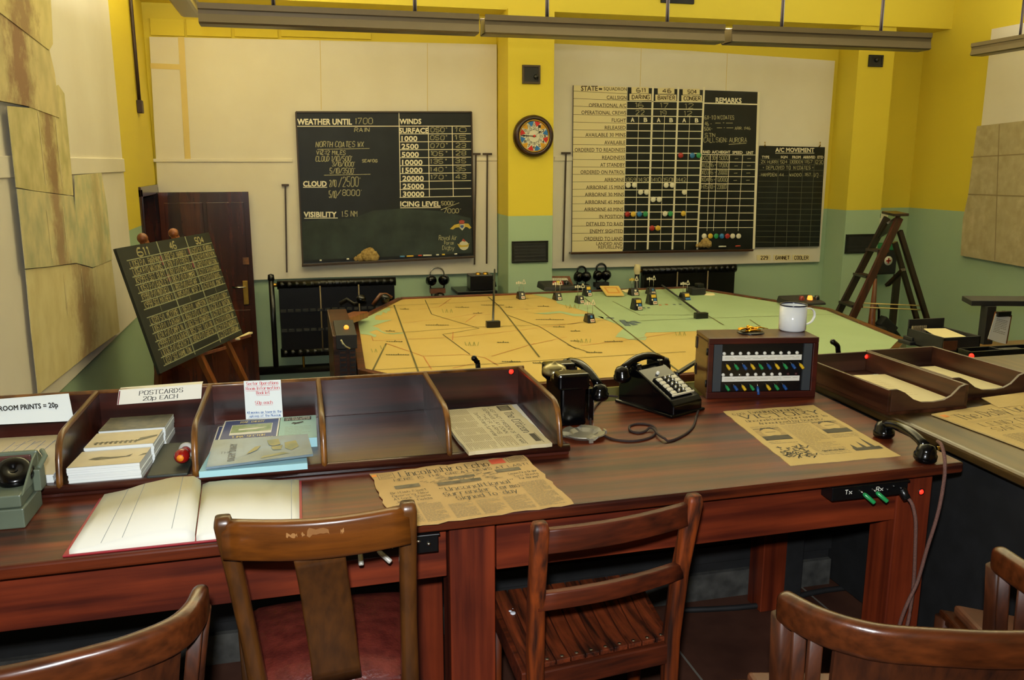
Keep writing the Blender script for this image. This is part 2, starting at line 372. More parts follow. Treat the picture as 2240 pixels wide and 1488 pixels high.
def seams2(m):
    p, q = ay(1212, 346, YW), ay(1255, 346, YW); m.box(p.x, q.x, YW-0.012, YW, p.z-0.03, p.z+0.015, PANEL)
    for a, b in (((1403, 103), (1400, 190)), ((1591, 116), (1588, 200))): m.ribbon(ay(*a, YW-0.001), ay(*b, YW-0.001), 0.006, (0, -1, 0), TAPE)
wallboard('trim_5', [(1212, 95), (1510, 111), (1827, 133), (1793, 573), (1500, 581), (1208, 588)], YW, 'cream wallboard right of the pillar', seams2)
m = MB()
for a, b in (((327, 40), (404, 79)), ((406, 41), (506, 81)), ((512, 60), (608, 83)), ((614, 60), (812, 86))):
    p, q = ay(*a, YB-0.02), ay(*b, YB-0.02); m.box(p.x, q.x, YB-0.02, YB, q.z, p.z, YELLOW)
struct('trim_6', m, 0.002, label='yellow painted boards above the left wallboard')
# wallboards of the side walls
m = MB(); XP = XL+0.03
pr_, pb = ax(282, 500, XP), ax(302, 692, XP)
m.box(XL, XP, 1.0, pr_.y, pb.z, ZC-0.1, PANEL); p = ax(245, 362, XP); m.box(XP, XP+0.012, 1.0, pr_.y, p.z-0.05, p.z+0.05, PANEL)
struct('trim_7', m, 0.004, label='cream wallboard on the left wall')
m = MB(); p, q = ax(2163, 118, XR-0.03), ax(2141, 300, XR-0.03); m.box(XR-0.03, XR, 1.0, p.y, q.z-0.6, p.z+0.25, PANEL); struct('trim_8', m, 0.004, label='cream wallboard on the right wall')
# doorway in the left wall and its door, opened flat against the far wall
m = MB(); z1 = zdoor+0.06
m.box(XL-0.15, XL+0.02, yd-0.06, yd+0.02, FLOOR2, z1, DOORW); m.box(XL-0.15, XL+0.02, YB-0.07, YB, FLOOR2, z1, DOORW); m.box(XL-0.15, XL+0.02, yd-0.06, YB, z1-0.07, z1+0.02, DOORW)
struct('trim_9', m, 0.006, label='dark wooden door frame in the left wall')
YDR = YB-0.13
a, b = ay(345, 421, YDR), ay(543, 420, YDR)
m = MB(); m.box(a.x, b.x, YDR, YDR+0.05, FLOOR2+0.02, a.z, DOORW)
for q0, q1 in ((0.06, 0.48), (0.52, 0.94)):
    for r0, r1 in ((0.05, 0.42), (0.47, 0.95)):
        h = a.z-FLOOR2; m.box(a.x+(b.x-a.x)*q0, a.x+(b.x-a.x)*q1, YDR-0.006, YDR, FLOOR2+h*r0, FLOOR2+h*r1, DOORW)
dr = struct('door_1', m, 0.006)
m = MB(); p = ay(539, 640, YDR); m.box(p.x-0.03, p.x+0.02, YDR-0.018, YDR-0.006, p.z-0.12, p.z+0.12, BRASS); obj('lock_plate', m, dr, 0.003)
m = MB(); p = ay(536, 627, YDR); m.tube([p+V(0, -0.01, 0), p+V(0, -0.055, 0), p+V(-0.05, -0.06, 0), p+V(-0.12, -0.06, 0.004)], 0.009, CHROME); obj('door_handle', m, dr)
m = MB(); p = ay(538, 571, YDR); m.box(p.x-0.03, p.x+0.03, YDR-0.012, YDR-0.006, p.z-0.035, p.z+0.035, PIGE); obj('lock_cover', m, dr, 0.002)
# front of the raised floor
GREYS = mat('scuffed_grey_paint', '#4d4c47', '#2c2b28', rough=0.7, scale=18)
m = MB(); m.box(XL, 1.855, YLP-0.04, YLP, 0.0, 0.70, BLACKM); m.box(XL, 1.855, YLP-0.06, YLP-0.04, 0.0, 0.10, GREYS); m.box(XL, 1.855, YLP-0.055, YLP-0.04, 0.14, 0.20, BLACKM)
m.box(XL, XR, YE, YE+0.04, FLOOR2, 0.0, BLACKM); struct('trim_10', m, label='low dark front of the raised floor behind the desks')

# ---------------------------------------------------------------- lamps
def lamp(label, a, b, wd=0.2, up=(0, 0, 1), rods=(0.3, 0.75), power=LAMP_E):
    """pendant trough lamp throwing its light upward"""
    a, b = Vector(a), Vector(b); mid = (a+b)/2; d = (b-a); ln = d.length; rz = math.atan2(d.y, d.x)
    t = thing('pendant_lamp', label, 'lamp', (mid.x, mid.y, mid.z), rz, 'pendant trough lamps')
    h = ln/2; prof = [(-0.055, 0.0), (0.055, 0.0), (0.075, 0.008), (0.062, 0.068), (0.075, 0.076), (0.075, 0.106), (0.067, 0.106), (0.065, 0.016), (-0.065, 0.016), (-0.067, 0.106), (-0.075, 0.106), (-0.075, 0.076), (-0.062, 0.068), (-0.075, 0.008)]
    s = MB(); s.add([(x, y, z) for x in (-h, h) for y, z in prof], [tuple((i, (i+1) % 14, (i+1) % 14+14, i+14)) for i in range(14)], LAMPM)
    obj('trough', s, t, 0.0, local=True)
    for sg in (-1, 1):
        s = MB(); s.extr([(sg*h, y, z) for y, z in [(-0.062, 0.008), (0.062, 0.008), (0.060, 0.085), (-0.060, 0.085)]], (-sg*0.012, 0, 0), LAMPM); obj('end_cap', s, t, local=True)
    TUBE = MATS.get('lit_tube') or mat('lit_tube', '#fff0c8', emit=1.5)
    s = MB(); s.tube([(-h+0.05, 0, 0.048), (h-0.05, 0, 0.048)], 0.015, TUBE, 12); obj('fluorescent_tube', s, t, local=True)
    for f in rods:
        s = MB(); x = -h+ln*f; s.tube([(x, 0, 0.02), (x, 0, ZC-mid.z)], 0.011, RODK); s.lathe([(0.0, 0), (0.05, 0), (0.05, 0.02), (0, 0.02)], LAMPM, (x, 0, ZC-mid.z-0.02)); obj('hanging_rod', s, t, local=True)
    cuts = [-h-0.12]+[-h+ln*f for f in rods]+[h+0.12]
    for a_, b_ in zip(cuts, cuts[1:]):
        a_, b_ = a_+0.17, b_-0.17
        if b_-a_ > 0.05: lt = light('lamp_light', 'AREA', ((a_+b_)/2, 0, 0.10), power*(b_-a_)/(ln*0.6), LAMP_C, (b_-a_, 0.10), (math.pi, 0, 0)); lt.parent = t
YL = 5.15
def lx(px, py): p = ay(px, py, YL); return p
zl = ay(1043, 56, YL).z-0.053
for (x0, x1, rr, lb) in ((437, 1043, (0.255, 0.765), 'beige trough lamp hanging highest on the left, above the weather chalkboard'), (1056, 1572, (0.258, 0.765), 'beige trough lamp in the middle of the row, in front of the clock pillar'), (1588, 2016, (0.262, 0.765), 'beige trough lamp at the right end of the row, above the small movement chalkboard')):
    y0 = 46+(x0-437)*0.0668; y1 = 46+(x1-437)*0.0668
    lamp(lb, (lx(x0, y0).x, YL, zl), (lx(x1, y1).x, YL, zl), rods=rr)
p, q = V(-0.42, 5.6, 0), V(-0.42, 4.1, 0)
e = ay(417, 18, 7.7); lamp('beige trough lamp at upper left, seen nearly end on', (e.x, 7.7, e.z-0.07), (e.x, 6.2, e.z-0.07), power=LAMP_E*0.7)
e = ay(2139, 105, 6.6); lamp('beige trough lamp cut off by the right edge of the view', (e.x, 6.6, e.z-0.07), (e.x, 5.1, e.z-0.07), power=LAMP_E*0.8)
# ---------------------------------------------------------------- things on the far wall
YS = YW-0.03                    # face of the boards hung on the wallboards
def board_sheet(tl, tr, br, bl, Y): return Sheet(ay(*bl, Y), ay(*br, Y), ay(*tr, Y), ay(*tl, Y), (0, -1, 0))
class PxBoard:
    """writing on a wall board, placed by where it stands in a zoomed crop of the photograph"""
    def __init__(s, mb, off, sc_, Y): s.mb, s.off, s.k, s.Y = mb, off, sc_, Y
    def pt(s, x, y, h=0.0): return ay(s.off[0]+x*s.k, s.off[1]+y*s.k, s.Y)+V(0, -h, 0)
    def sh(s, x0, y0, x1, y1): return Sheet(s.pt(x0, y1), s.pt(x1, y1), s.pt(x1, y0), s.pt(x0, y0), (0, -1, 0))
    def pr(s, body, x0, y0, x1, y1, m=None, bold=0.03, rise=0.0):
        a = Sheet(s.pt(x0, y1), s.pt(x1, y1+rise), s.pt(x1, y0+rise), s.pt(x0, y0), (0, -1, 0)); print_on(s.mb, a, body, 0, 0, 1, 1, m or LETTER, bold)
    def hd(s, body, x0, y0, x1, y1, m=None, wd=0.008, jit=0.3, slant=0.0): hand_on(s.mb, s.sh(x0, y0, x1, y1), body, 0, 0, 1, 1, m or CHALK, wd, jit, slant=slant)
    def ln(s, x0, y0, x1, y1, wd=0.006, m=None): s.mb.ribbon(s.pt(x0, y0, 0.0009), s.pt(x1, y1, 0.0009), wd, (0, -1, 0), m or LETTER)
    def pl(s, pts, m, h=0.0007): s.mb.poly([s.pt(x, y, h) for x, y in pts], m)
def slab(mb, px, Y, th, m): mb.extr([ay(x, y, Y) for x, y in px], (0, th, 0), m)
def ledge(px0, px1, Y, parent, m, name='chalk_ledge', dep=0.06, th=0.018):
    a, b = ay(*px0, Y-dep), ay(*px1, Y-dep); s = MB(); s.hexa([V(a.x, Y-dep, a.z-th), V(b.x, Y-dep, b.z-th), V(b.x, Y+0.01, b.z-th), V(a.x, Y+0.01, a.z-th), V(a.x, Y-dep, a.z), V(b.x, Y-dep, b.z), V(b.x, Y+0.01, b.z), V(a.x, Y+0.01, a.z)], m)
    s.bar(V(a.x, Y-dep, a.z), V(b.x, Y-dep, b.z), 0.008, 0.012, m); obj(name, s, parent, 0.002)
# weather board
t = thing('chalkboard', 'large black weather chalkboard headed WEATHER UNTIL on the far wall', 'chalkboard', ay(850, 565, YS))
m = MB(); slab(m, [(648, 246), (1030, 246), (1036, 559), (663, 577)], YS, 0.028, CHALKB)
B = PxBoard(m, (620, 220), 0.26882, YS)
for tx, r in (('WEATHER UNTIL', (112, 148, 558, 198)), ('WINDS', (945, 148, 1122, 192)), ('SURFACE', (940, 222, 1182, 266)), ('1000', (960, 288, 1090, 332)), ('2500', (960, 352, 1100, 396)), ('5000', (962, 418, 1102, 462)), ('10000', (965, 482, 1132, 526)), ('15000', (965, 545, 1132, 590)), ('20000', (968, 612, 1142, 656)), ('25000', (970, 676, 1144, 720)), ('30000', (972, 740, 1146, 784)), ('ICING LEVEL', (950, 820, 1278, 864)), ('CLOUD', (160, 655, 352, 700)), ('VISIBILITY', (165, 905, 432, 950))): B.pr(tx, *r, bold=0.035)
for l in ((160, 706, 355, 706), (170, 958, 442, 956), (950, 873, 1280, 871)): B.ln(*l, wd=0.007)
for l in ((105, 210, 1525, 208), (940, 95, 952, 792), (1178, 210, 1188, 785), (1373, 208, 1382, 782)): B.ln(*l, wd=0.008)
for i in range(9): B.ln(945, 272+i*64.6, 1527, 270+i*63.6, wd=0.007)
for tx, r in (('1700', (585, 145, 722, 192)), ('RAIN', (580, 222, 700, 255)), ('NORTH COATES WX', (265, 335, 650, 378)), ('VIZ:12 MILES', (268, 408, 505, 440)), ("CLOUD 1/10/500'", (262, 452, 555, 494)), ("3/10/1000'", (395, 500, 578, 535)), ('SEAFOG', (640, 480, 762, 502)), ("5/10/3500'", (378, 550, 580, 594)), ('2/10', (375, 645, 430, 700)), ("/2500'", (450, 622, 622, 700)), ('5/10', (372, 735, 430, 792)), ("/8000'", (440, 728, 635, 775)), ('1.5 NM', (475, 900, 600, 945)), ("5000'", (1285, 820, 1390, 850)), ("7000'", (1305, 880, 1440, 915))): B.hd(tx, *r, slant=0.01)
B.ln(275, 398, 700, 390, 0.007, CHALK); B.ln(330, 608, 708, 600, 0.007, CHALK); B.ln(1280, 890, 1430, 832, 0.007, CHALK)
for i, (a, b) in enumerate((('050°', '10'), ('050°', '15'), ('070°', '23'), ('105°', '28'), ('135°', '35'), ('140°', '35'), ('170°', '43'))):
    B.hd(a, 1198, 220+i*64.5, 1345, 256+i*64, slant=0.01); B.hd(b, 1400, 220+i*63.5, 1485, 255+i*63.5, slant=0.01)
for tx, r in (('Royal Air', (1265, 1098, 1415, 1135)), ('Force', (1310, 1145, 1385, 1172)), ('Digby', (1295, 1180, 1390, 1215))): B.hd(tx, *r, wd=0.006, slant=0.01)
SMEAR = mat('wiped_chalk_dust', '#1c2524', '#2c3836', rough=0.8, scale=5)
B.pl([(150, 985), (330, 965), (560, 960), (640, 930), (730, 895), (950, 880), (1280, 900), (1420, 930), (1525, 960), (1532, 1240), (160, 1300)], SMEAR, 0.0004)
YC = mat('badge_yellow', '#c2a63c', rough=0.6); WC = mat('badge_white', '#cfcab0', rough=0.6); BC = mat('badge_blue', '#2b4a86', rough=0.6); RC = mat('badge_red', '#a0402e', rough=0.6)
B.pl([(1355, 1045), (1390, 1012), (1432, 1002), (1440, 1030), (1400, 1035), (1380, 1050)], YC); B.pl([(1530, 1035), (1505, 1002), (1470, 1000), (1462, 1028), (1495, 1030), (1515, 1045)], YC)
B.pl([(1430, 1008), (1475, 1005), (1478, 1030), (1455, 1058), (1432, 1035)], WC); B.pl([(1440, 1015), (1465, 1013), (1466, 1030), (1454, 1042), (1441, 1030)], BC, 0.001); B.pl([(1428, 980), (1450, 972), (1475, 980), (1470, 1003), (1432, 1003)], RC)
B.pl([(1468+40*math.cos(a*math.pi/8), 1180+38*math.sin(a*math.pi/8)) for a in range(16)], WC); B.pl([(1415, 1165), (1450, 1178), (1490, 1176), (1515, 1160), (1500, 1190), (1430, 1195)], YC, 0.001); B.pl([(1450, 1142), (1462, 1124), (1482, 1140), (1480, 1150)], RC, 0.001)
obj('board', m, t)
m = MB()
for a, b in (((647, 245), (1031, 245)), ((647, 245), (662, 578)), ((1031, 245), (1037, 559))): m.bar(ay(*a, YS), ay(*b, YS), 0.014, 0.03, RODM, (0, 1, 0))
obj('frame', m, t)
ledge((660, 580), (1037, 561), YS, t, RODM)
def sponge(px, py, Y, w_, label):
    m = MB(); p = ay(px, py, Y-0.03); SP = MATS.get('natural_sponge') or mat('natural_sponge', '#b0955a', '#7d6434', rough=0.95, scale=40, bump=0.8, bscale=70)
    for dx, dz, r in ((0, 0.05, 0.052), (0.055, 0.035, 0.045), (-0.05, 0.03, 0.034), (0.03, 0.075, 0.036), (-0.09, 0.02, 0.02)): m.ball(p+V(dx*w_, -0.002, dz*w_), r*w_, SP, (1, 0.48, 1), 12, 0.13)
    top('sponge', m, label, 'sponge')
sponge(803, 571, YS, 1.25, 'tan natural sponge on the ledge of the weather chalkboard')
def chalk(px, py, Y, ln, col, where, g):
    CH = MATS.get('chalk_'+col) or mat('chalk_'+col, {'white': '#e8e4d4', 'blue': '#4d7fb0', 'red': '#b5462e', 'yellow': '#d8b648'}[col], rough=0.9)
    p = ay(px, py, Y-0.035); m = MB(); m.tube([p+V(-ln/2, 0, 0.008), p+V(ln/2, 0, 0.008)], 0.008, CH, 8); top('chalk_stick', m, where, 'chalk', g)
for px, py, ln, col, wh in ((701.5, 571.5, 0.02, 'white', 'tiny white chalk stub nearest the left end of the weather board ledge'), (761, 568.6, 0.025, 'white', 'white chalk stub just left of the sponge on the weather board ledge'), (880, 563, 0.05, 'blue', 'blue chalk stick on the weather board ledge'), (897, 562.2, 0.07, 'yellow', 'cream chalk stick beside the blue one on the weather board ledge'), (919, 561, 0.04, 'red', 'red chalk stub on the weather board ledge'), (935, 560.5, 0.09, 'white', 'longest white chalk stick on the weather board ledge'), (957, 559.5, 0.03, 'white', 'white chalk stub below the writing Force on the weather board'), (970, 558.8, 0.03, 'yellow', 'yellow chalk stub below the winged badge on the weather board'), (997, 557.5, 0.03, 'white', 'white chalk stub nearest the right end of the weather board ledge')): chalk(px, py, YS, ln, col, wh, 'chalks on the weather board ledge')
# squadron state board
t = thing('state_board', 'wide black and cream squadron state board headed STATE on the far wall', 'notice board', ay(1450, 545, YS))
m = MB(); B = PxBoard(m, (1220, 160), 0.29566, YS)
m.extr([B.pt(x, y) for x, y in ((118, 90), (1488, 140), (1450, 1302), (105, 1328))], (0, 0.028, 0), CHALKB)
def bl(u, x): return None
def colx(xt, xb, y): return xt+(xb-xt)*(y-100)/1205
B.pl([(118, 90), (512, 103), (480, 1318), (105, 1326)], CREAMB, 0.0006)
rows = [191, 247, 304, 360, 417, 472, 527, 582, 637, 692, 747, 803, 858, 911, 966, 1020, 1075, 1130, 1184, 1240]
for i, y in enumerate(rows):
    B.ln(118-12*(y-100)/1205, y-58, colx(515, 482, y), y-45+7, 0.004, BROWNINK) if i == 0 else None
    yl = y-1.0 if i else y
    B.ln(117-12*(y-100)/1205, y+(2 if y > 300 else -3), colx(513, 481, y), y+(12 if y < 400 else 6 if y < 800 else -1), 0.004, BROWNINK)
labels = [('SQUADRON', 340, 118, 0), ('CALLSIGN', 362, 180, 0), ('OPERATIONAL A/C', 230, 237, 0), ('OPERATIONAL CREWS', 175, 291, 0), ('FLIGHT', 400, 348, 0), ('RELEASED', 348, 404, 0), ('AVAILABLE 30 MINS', 205, 457, 0), ('AVAILABLE', 345, 514, 0), ('ORDERED TO READINESS', 125, 568, 0), ('READINESS', 328, 625, 0), ('AT STANDBY', 315, 679, 0), ('ORDERED ON PATROL', 168, 733, 0), ('AIRBORNE', 345, 789, 0), ('AIRBORNE 15 MINS', 210, 846, 0), ('AIRBORNE 30 MINS', 200, 899, 0), ('AIRBORNE 45 MINS', 200, 955, 0), ('AIRBORNE 60 MINS', 195, 1009, 0), ('IN POSITION', 308, 1062, 0), ('DETAILED TO RAID', 212, 1117, 0), ('ENEMY SIGHTED', 238, 1170, 0), ('ORDERED TO LAND', 195, 1226, 0), ('LANDED AND', 285, 1262, 0), ('REFUELLING', 300, 1288, 0)]
for tx, xl, yc, _ in labels:
    h = 12 if 'LAND' in tx and yc > 1250 or tx == 'REFUELLING' else 14; B.pr(tx, xl, yc-h, colx(511, 478, yc), yc+h, BROWNINK, 0.012, 3 if yc < 400 else 0)
B.pr('STATE', 172, 94, 296, 132, BROWNINK, 0.03); B.ln(304, 117, 328, 118, 0.02, BROWNINK)
cols = [(515, 482, 0.006), (605, 572, 0.006), (705, 665, 0.022), (798, 757, 0.006), (893, 848, 0.022), (985, 938, 0.006), (1083, 1032, 0.022)]
def rowy(i, x): return (208+54.7*i) + (x-515)/565*(6-10*i/20)
for xt, xb, wd in cols:
    thin = wd < 0.01; y0 = 318 if thin and xt not in (515,) else 103
    B.ln(colx(xt, xb, y0), y0, colx(xt, xb, 1305), 1305, wd)
for i in range(20): y = rowy(i, 515); B.ln(colx(515, 482, y), y, colx(1080, 1030, y), rowy(i, 1080), 0.009)
# remarks side
B.ln(1085, 222, 1485, 232, 0.014); B.pr('REMARKS', 1168, 180, 1360, 220, None, 0.035, 4)
for tx, r in (("611-TO N'COATES", (1088, 315, 1305, 342)), ('46 -', (1088, 360, 1140, 388)), ('504-', (1085, 400, 1145, 425)), ('STN', (1090, 445, 1165, 472)), ('CALLSIGN: AURORA', (1080, 478, 1398, 512)), ('ARR. 1146', (1310, 398, 1425, 418))): B.hd(tx, *r, wd=0.007)
for l in ((1165, 370, 1205, 370), (1222, 368, 1232, 368), (1245, 370, 1295, 370), (1178, 405, 1215, 405), (1228, 404, 1236, 404), (1248, 405, 1298, 405), (1265, 528, 1395, 518)): B.ln(*l, wd=0.007, m=CHALK)
for tx, r in (('RAID', (1075, 572, 1128, 594)), ('A/C', (1140, 573, 1185, 595)), ('HEIGHT', (1190, 574, 1277, 596)), ('SPEED', (1292, 576, 1367, 598)), ('UNIT', (1395, 578, 1448, 600))): B.pr(tx, *r, bold=0.03)
for i in range(11): y = 604+54.2*i; B.ln(colx(1080, 1030, y), y-2, colx(1478, 1440, y), y+(2-6*i/11), 0.007)
for xt, xb in ((1152, 1098), (1205, 1144), (1300, 1232), (1398, 1326)): B.ln(colx(xt, xb, 604), 604, colx(xt, xb, 1165), 1168, 0.006)
B.ln(1488, 140, 1450, 1302, 0.03)
for i, (a, b, c) in enumerate((('X01', '30+', '5000'), ('X02', '6+', '17000'), ('X03', '6+', '20000'), ('X04', '6+', '12000'), ('H15', '10+', '23000'))):
    y = 612+53.5*i; B.hd(a, 1070-i*2, y, 1125-i*3, y+30, wd=0.007); B.hd(b, 1140-i*3, y, 1180-i*4, y+30, wd=0.007); B.hd(c, 1195-i*4, y, 1265-i*4, y+30, wd=0.007)
    if i < 4: B.ln(1310-i*3, y+22, 1335-i*3, y+21, 0.007, CHALK); B.ln(1402-i*3, y+21, 1430-i*3, y+20, 0.007, CHALK)
for tx, r in (('16', (575, 220, 635, 254)), ('17', (762, 222, 818, 256)), ('12', (945, 226, 1000, 262)), ('22', (578, 275, 640, 308)), ('19', (758, 278, 805, 312)), ('12', (935, 280, 990, 314)), ('1359', (505, 775, 578, 804)), ('1430', (598, 775, 675, 804)), ('1410', (692, 775, 762, 804)), ('1501', (785, 775, 855, 804)), ('1442', (880, 775, 948, 802))): B.hd(tx, *r, wd=0.008)
for tx, x in (('A', 540), ('B', 636), ('A', 733), ('B', 826), ('A', 922), ('B', 1014)): B.pr(tx, x, 329+(x-540)*0.01, x+27, 361+(x-540)*0.01, None, 0.04)
obj('board', m, t)
ledge((1249, 553), (1648, 546.5), YS, t, OAKD, dep=0.07)
sponge(1540, 541, YS, 0.95, 'tan sponge on the ledge of the squadron state board')
chalk(1580, 541, YS, 0.09, 'white', 'white chalk stick on the ledge of the squadron state board', 'chalks on the state board ledge')
chalk(1614, 540, YS, 0.06, 'red', 'red chalk stick on the ledge of the squadron state board', 'chalks on the state board ledge')
DC = {c: mat(c+'_disc', h, rough=0.4) for c, h in dict(white='#ece6cf', yellow='#d8b23a', red='#a02a22', blue='#2b6ea8', green='#2c8a52').items()}
def disc(x, y, c, where):
    p = B.pt(x, y); m = MB(); m.lathe([(0.0, 0.014), (0.026, 0.014), (0.03, 0.010), (0.03, 0.002), (0, 0.002)], DC[c], p, (0, -1, 0), 20)
    top('peg_disc', m, where, 'disc', 'coloured discs on the state board')
rn = {830: 'AIRBORNE 15 MINS', 884: 'AIRBORNE 30 MINS', 936: 'AIRBORNE 45 MINS'}
for x, y, w_ in ((520, 829, 'first'), (566, 829, 'second'), (800, 829, 'third'), (845, 829, 'fourth')): disc(x, y, 'white', w_+' white disc from the left in the AIRBORNE 15 MINS row')
for x, w_ in ((611, 'first'), (656, 'second'), (936, 'third')): disc(x, 881, 'white', w_+' white disc from the left in the AIRBORNE 30 MINS row')
for x, w_ in ((705, 'left'), (749, 'right')): disc(x, 935, 'white', w_+' white disc of the pair in the AIRBORNE 45 MINS row')
for x, c in ((908, 'red'), (994, 'blue'), (1041, 'green')): disc(x, 609, c, c+' disc in the READINESS row of the state board')
for x, c, w_ in ((514, 'red', 'red disc'), (557, 'yellow', 'yellow disc left of the blue one'), (603, 'blue', 'blue disc'), (647, 'green', 'green disc right of the blue one'), (792, 'white', 'white disc'), (832, 'green', 'green disc right of the white one'), (928, 'yellow', 'yellow disc at the right')): disc(x, 1044-(x-514)*0.012, c, w_+' in the IN POSITION row of the state board')
for x, c in ((696, 'red'), (739, 'yellow')): disc(x, 1147, c, c+' disc in the ENEMY SIGHTED row of the state board')
for x, c, w_ in ((1082, 'white', 'leftmost white disc'), (1127, 'yellow', 'yellow disc'), (1170, 'green', 'green disc'), (1212, 'blue', 'blue disc'), (1253, 'red', 'red disc'), (1292, 'white', 'white disc next to the red one'), (1336, 'white', 'rightmost white disc')): disc(x, 1206, c, w_+' in the spare row above the state board sponge')
def card(tx, r, where, Bp=B, Y=YS, tilt=0.0):
    m = MB(); x0, y0, x1, y1 = r; P = [Bp.pt(x0, y1, 0.004), Bp.pt(x1, y1, 0.004), Bp.pt(x1, y0, 0.004), Bp.pt(x0, y0, 0.004)]
    m.extr(P, (0, 0.003, 0), CREAMB); sh = Sheet(*P, (0, -1, 0)); hand_on(m, sh, tx, 0.12 if len(tx) > 3 else 0.28, 0.2, 0.92 if len(tx) > 3 else 0.8, 0.8, BROWNINK, 0.009, 0.05, h=0.001)
    top('name_card', m, where, 'card', 'hanging name cards')
for tx, r, w_ in (('611', (545, 104, 672, 150), 'cream card lettered 611 at the top of the state board'), ('DARING', (530, 153, 690, 202), 'cream card lettered DARING under the 611 card'), ('46', (740, 110, 862, 154), 'cream card lettered 46 at the top of the state board'), ('BANTER', (722, 159, 876, 206), 'cream card lettered BANTER under the 46 card'), ('504', (925, 117, 1050, 160), 'cream card lettered 504 at the top of the state board'), ('CONGER', (915, 164, 1066, 210), 'cream card lettered CONGER under the 504 card')): card(tx, r, w_)
BW = PxBoard(None, (1220, 160), 0.29566, YW)
for tx, r in (('229', (1472, 1346, 1572, 1386)), ('GANNET', (1596, 1345, 1722, 1387)), ('COOLER', (1735, 1345, 1862, 1387))): card(tx, r, 'cream card lettered %s low on the wallboard, below the movement board' % tx, BW)
# aircraft movement board
t = thing('movement_board', 'small black movement chalkboard hung right of the state board', 'chalkboard', ay(1727, 541, YS))
m = MB(); B2 = PxBoard(m, (1220, 160), 0.29566, YS); m.extr([B2.pt(x, y) for x, y in ((1497, 537), (1978, 548), (1935, 1282), (1462, 1290))], (0, 0.02, 0), CHALKB)
B2.pr('A/C MOVEMENT', 1610, 552, 1898, 584, None, 0.03, 2); B2.ln(1610, 592, 1898, 592, 0.006)
for tx, x0, x1 in (('TYPE', 1510, 1565), ('SQN', 1650, 1700), ('FROM', 1735, 1797), ('ARRIVED', 1815, 1905), ('ETD', 1922, 1965)): B2.pr(tx, x0, 612, x1, 632, None, 0.02)
GL = mat('faint_chalk_line', '#5d5f50', rough=0.9)
for i in range(16): y = 636+i*41; B2.ln(1495-35*(y-537)/753, y, 1974-42*(y-548)/734, y+2, 0.004, GL)
for xt, xb in ((1635, 1603), (1716, 1690), (1815, 1783), (1900, 1862)): B2.ln(xt, 636, xb, 1284, 0.005, GL)
for tx, r in (('2X HURRI', (1505, 645, 1628, 668)), ('504', (1648, 645, 1698, 668)), ('DEBDEN', (1722, 645, 1812, 668)), ('1157', (1828, 645, 1885, 668)), ('1230', (1905, 645, 1965, 672)), ("* DEPLOYED TO  N'COATES *", (1515, 688, 1895, 712)), ('HAMPDEN', (1505, 740, 1618, 764)), ('44', (1640, 742, 1672, 764)), ('WADDO', (1715, 742, 1802, 764)), ('1157', (1828, 740, 1872, 762)), ('1/2', (1895, 740, 1928, 770))): B2.hd(tx, *r, wd=0.006)
obj('board', m, t)
for x in (1530, 1938):
    m = MB(); p = B2.pt(x, 536); m.tube([p+V(0, 0.02, -0.03), p+V(0, -0.01, 0.0), p+V(0, -0.005, 0.04)], 0.008, BRASS); obj('hook', m, t)
# clock on the pillar
cp = ay(1165.5, 298, YP); cr = (ay(1209, 298, YP).x-ay(1122, 298, YP).x)/2
t = thing('wall_clock', 'round wooden sector clock with coloured triangles on the yellow pillar', 'clock', cp-V(0, 0, cr))
CASE = wood('clock_case_wood', '#1d0d08', '#3a1b10', 'x'); FACE = mat('clock_face', '#dcd9c2', rough=0.4)
m = MB(); m.lathe([(0.76*cr, 0.055), (0.80*cr, 0.075), (0.90*cr, 0.07), (0.985*cr, 0.045), (cr, 0.02), (cr, 0), (0, 0)], CASE, cp, (0, -1, 0), 48); obj('case', m, t)
m = MB(); m.lathe([(0.70*cr, 0.052), (0.72*cr, 0.066), (0.77*cr, 0.066), (0.78*cr, 0.05)], BRASS, cp, (0, -1, 0), 48); obj('bezel', m, t)
m = MB(); m.lathe([(0, 0.05), (0.74*cr, 0.05)], FACE, cp, (0, -1, 0), 48)
def cpt(r, deg, h=0.0515): a = math.radians(90-deg); return cp+V(r*cr*math.cos(a), -h, r*cr*math.sin(a))
CB, CR, CY = mat('clock_blue', '#2a6cb0', rough=0.4), mat('clock_red', '#c0281f', rough=0.4), mat('clock_yellow', '#d29a1e', rough=0.4)
for i in range(12): m.poly([cpt(0.44, i*30+15-30), cpt(0.68, i*30+2-30), cpt(0.70, i*30+15-30), cpt(0.68, i*30+28-30)], (CB, CR, CY)[i % 3])
for i in range(60): m.ribbon(cpt(0.71, i*6), cpt(0.735, i*6), 0.003, (0, -1, 0), INK)
for i in range(36): a, b = cpt(0.3, i*10, 0.0512), cpt(0.3, i*10+10, 0.0512); m.ribbon(a, b, 0.002, (0, -1, 0), INK)
for i in range(1, 13):
    c = cpt(0.52, i*30, 0.052); m_ = 0.012*1.4; sh = Sheet(c+V(-m_, 0, -m_), c+V(m_, 0, -m_), c+V(m_, 0, m_), c+V(-m_, 0, m_), (0, -1, 0)); print_on(m, sh, str(i), 0.1, 0.1, 0.9, 0.9, INK, 0.01)
    c = cpt(0.36, i*30, 0.052); sh = Sheet(c+V(-m_, 0, -m_), c+V(m_, 0, -m_), c+V(m_, 0, m_), c+V(-m_, 0, m_), (0, -1, 0)); print_on(m, sh, str(i+12), 0.1, 0.1, 0.9, 0.9, INK, 0.0)
obj('dial', m, t)
m = MB(); m.extr([cpt(-0.06, 56, 0.056), cpt(0.28, 54, 0.056), cpt(0.30, 48, 0.056), cpt(0.44, 53, 0.056), cpt(0.30, 60, 0.056), cpt(0.28, 56, 0.056)], (0, -0.002, 0), BLACK); obj('hour_hand', m, t)
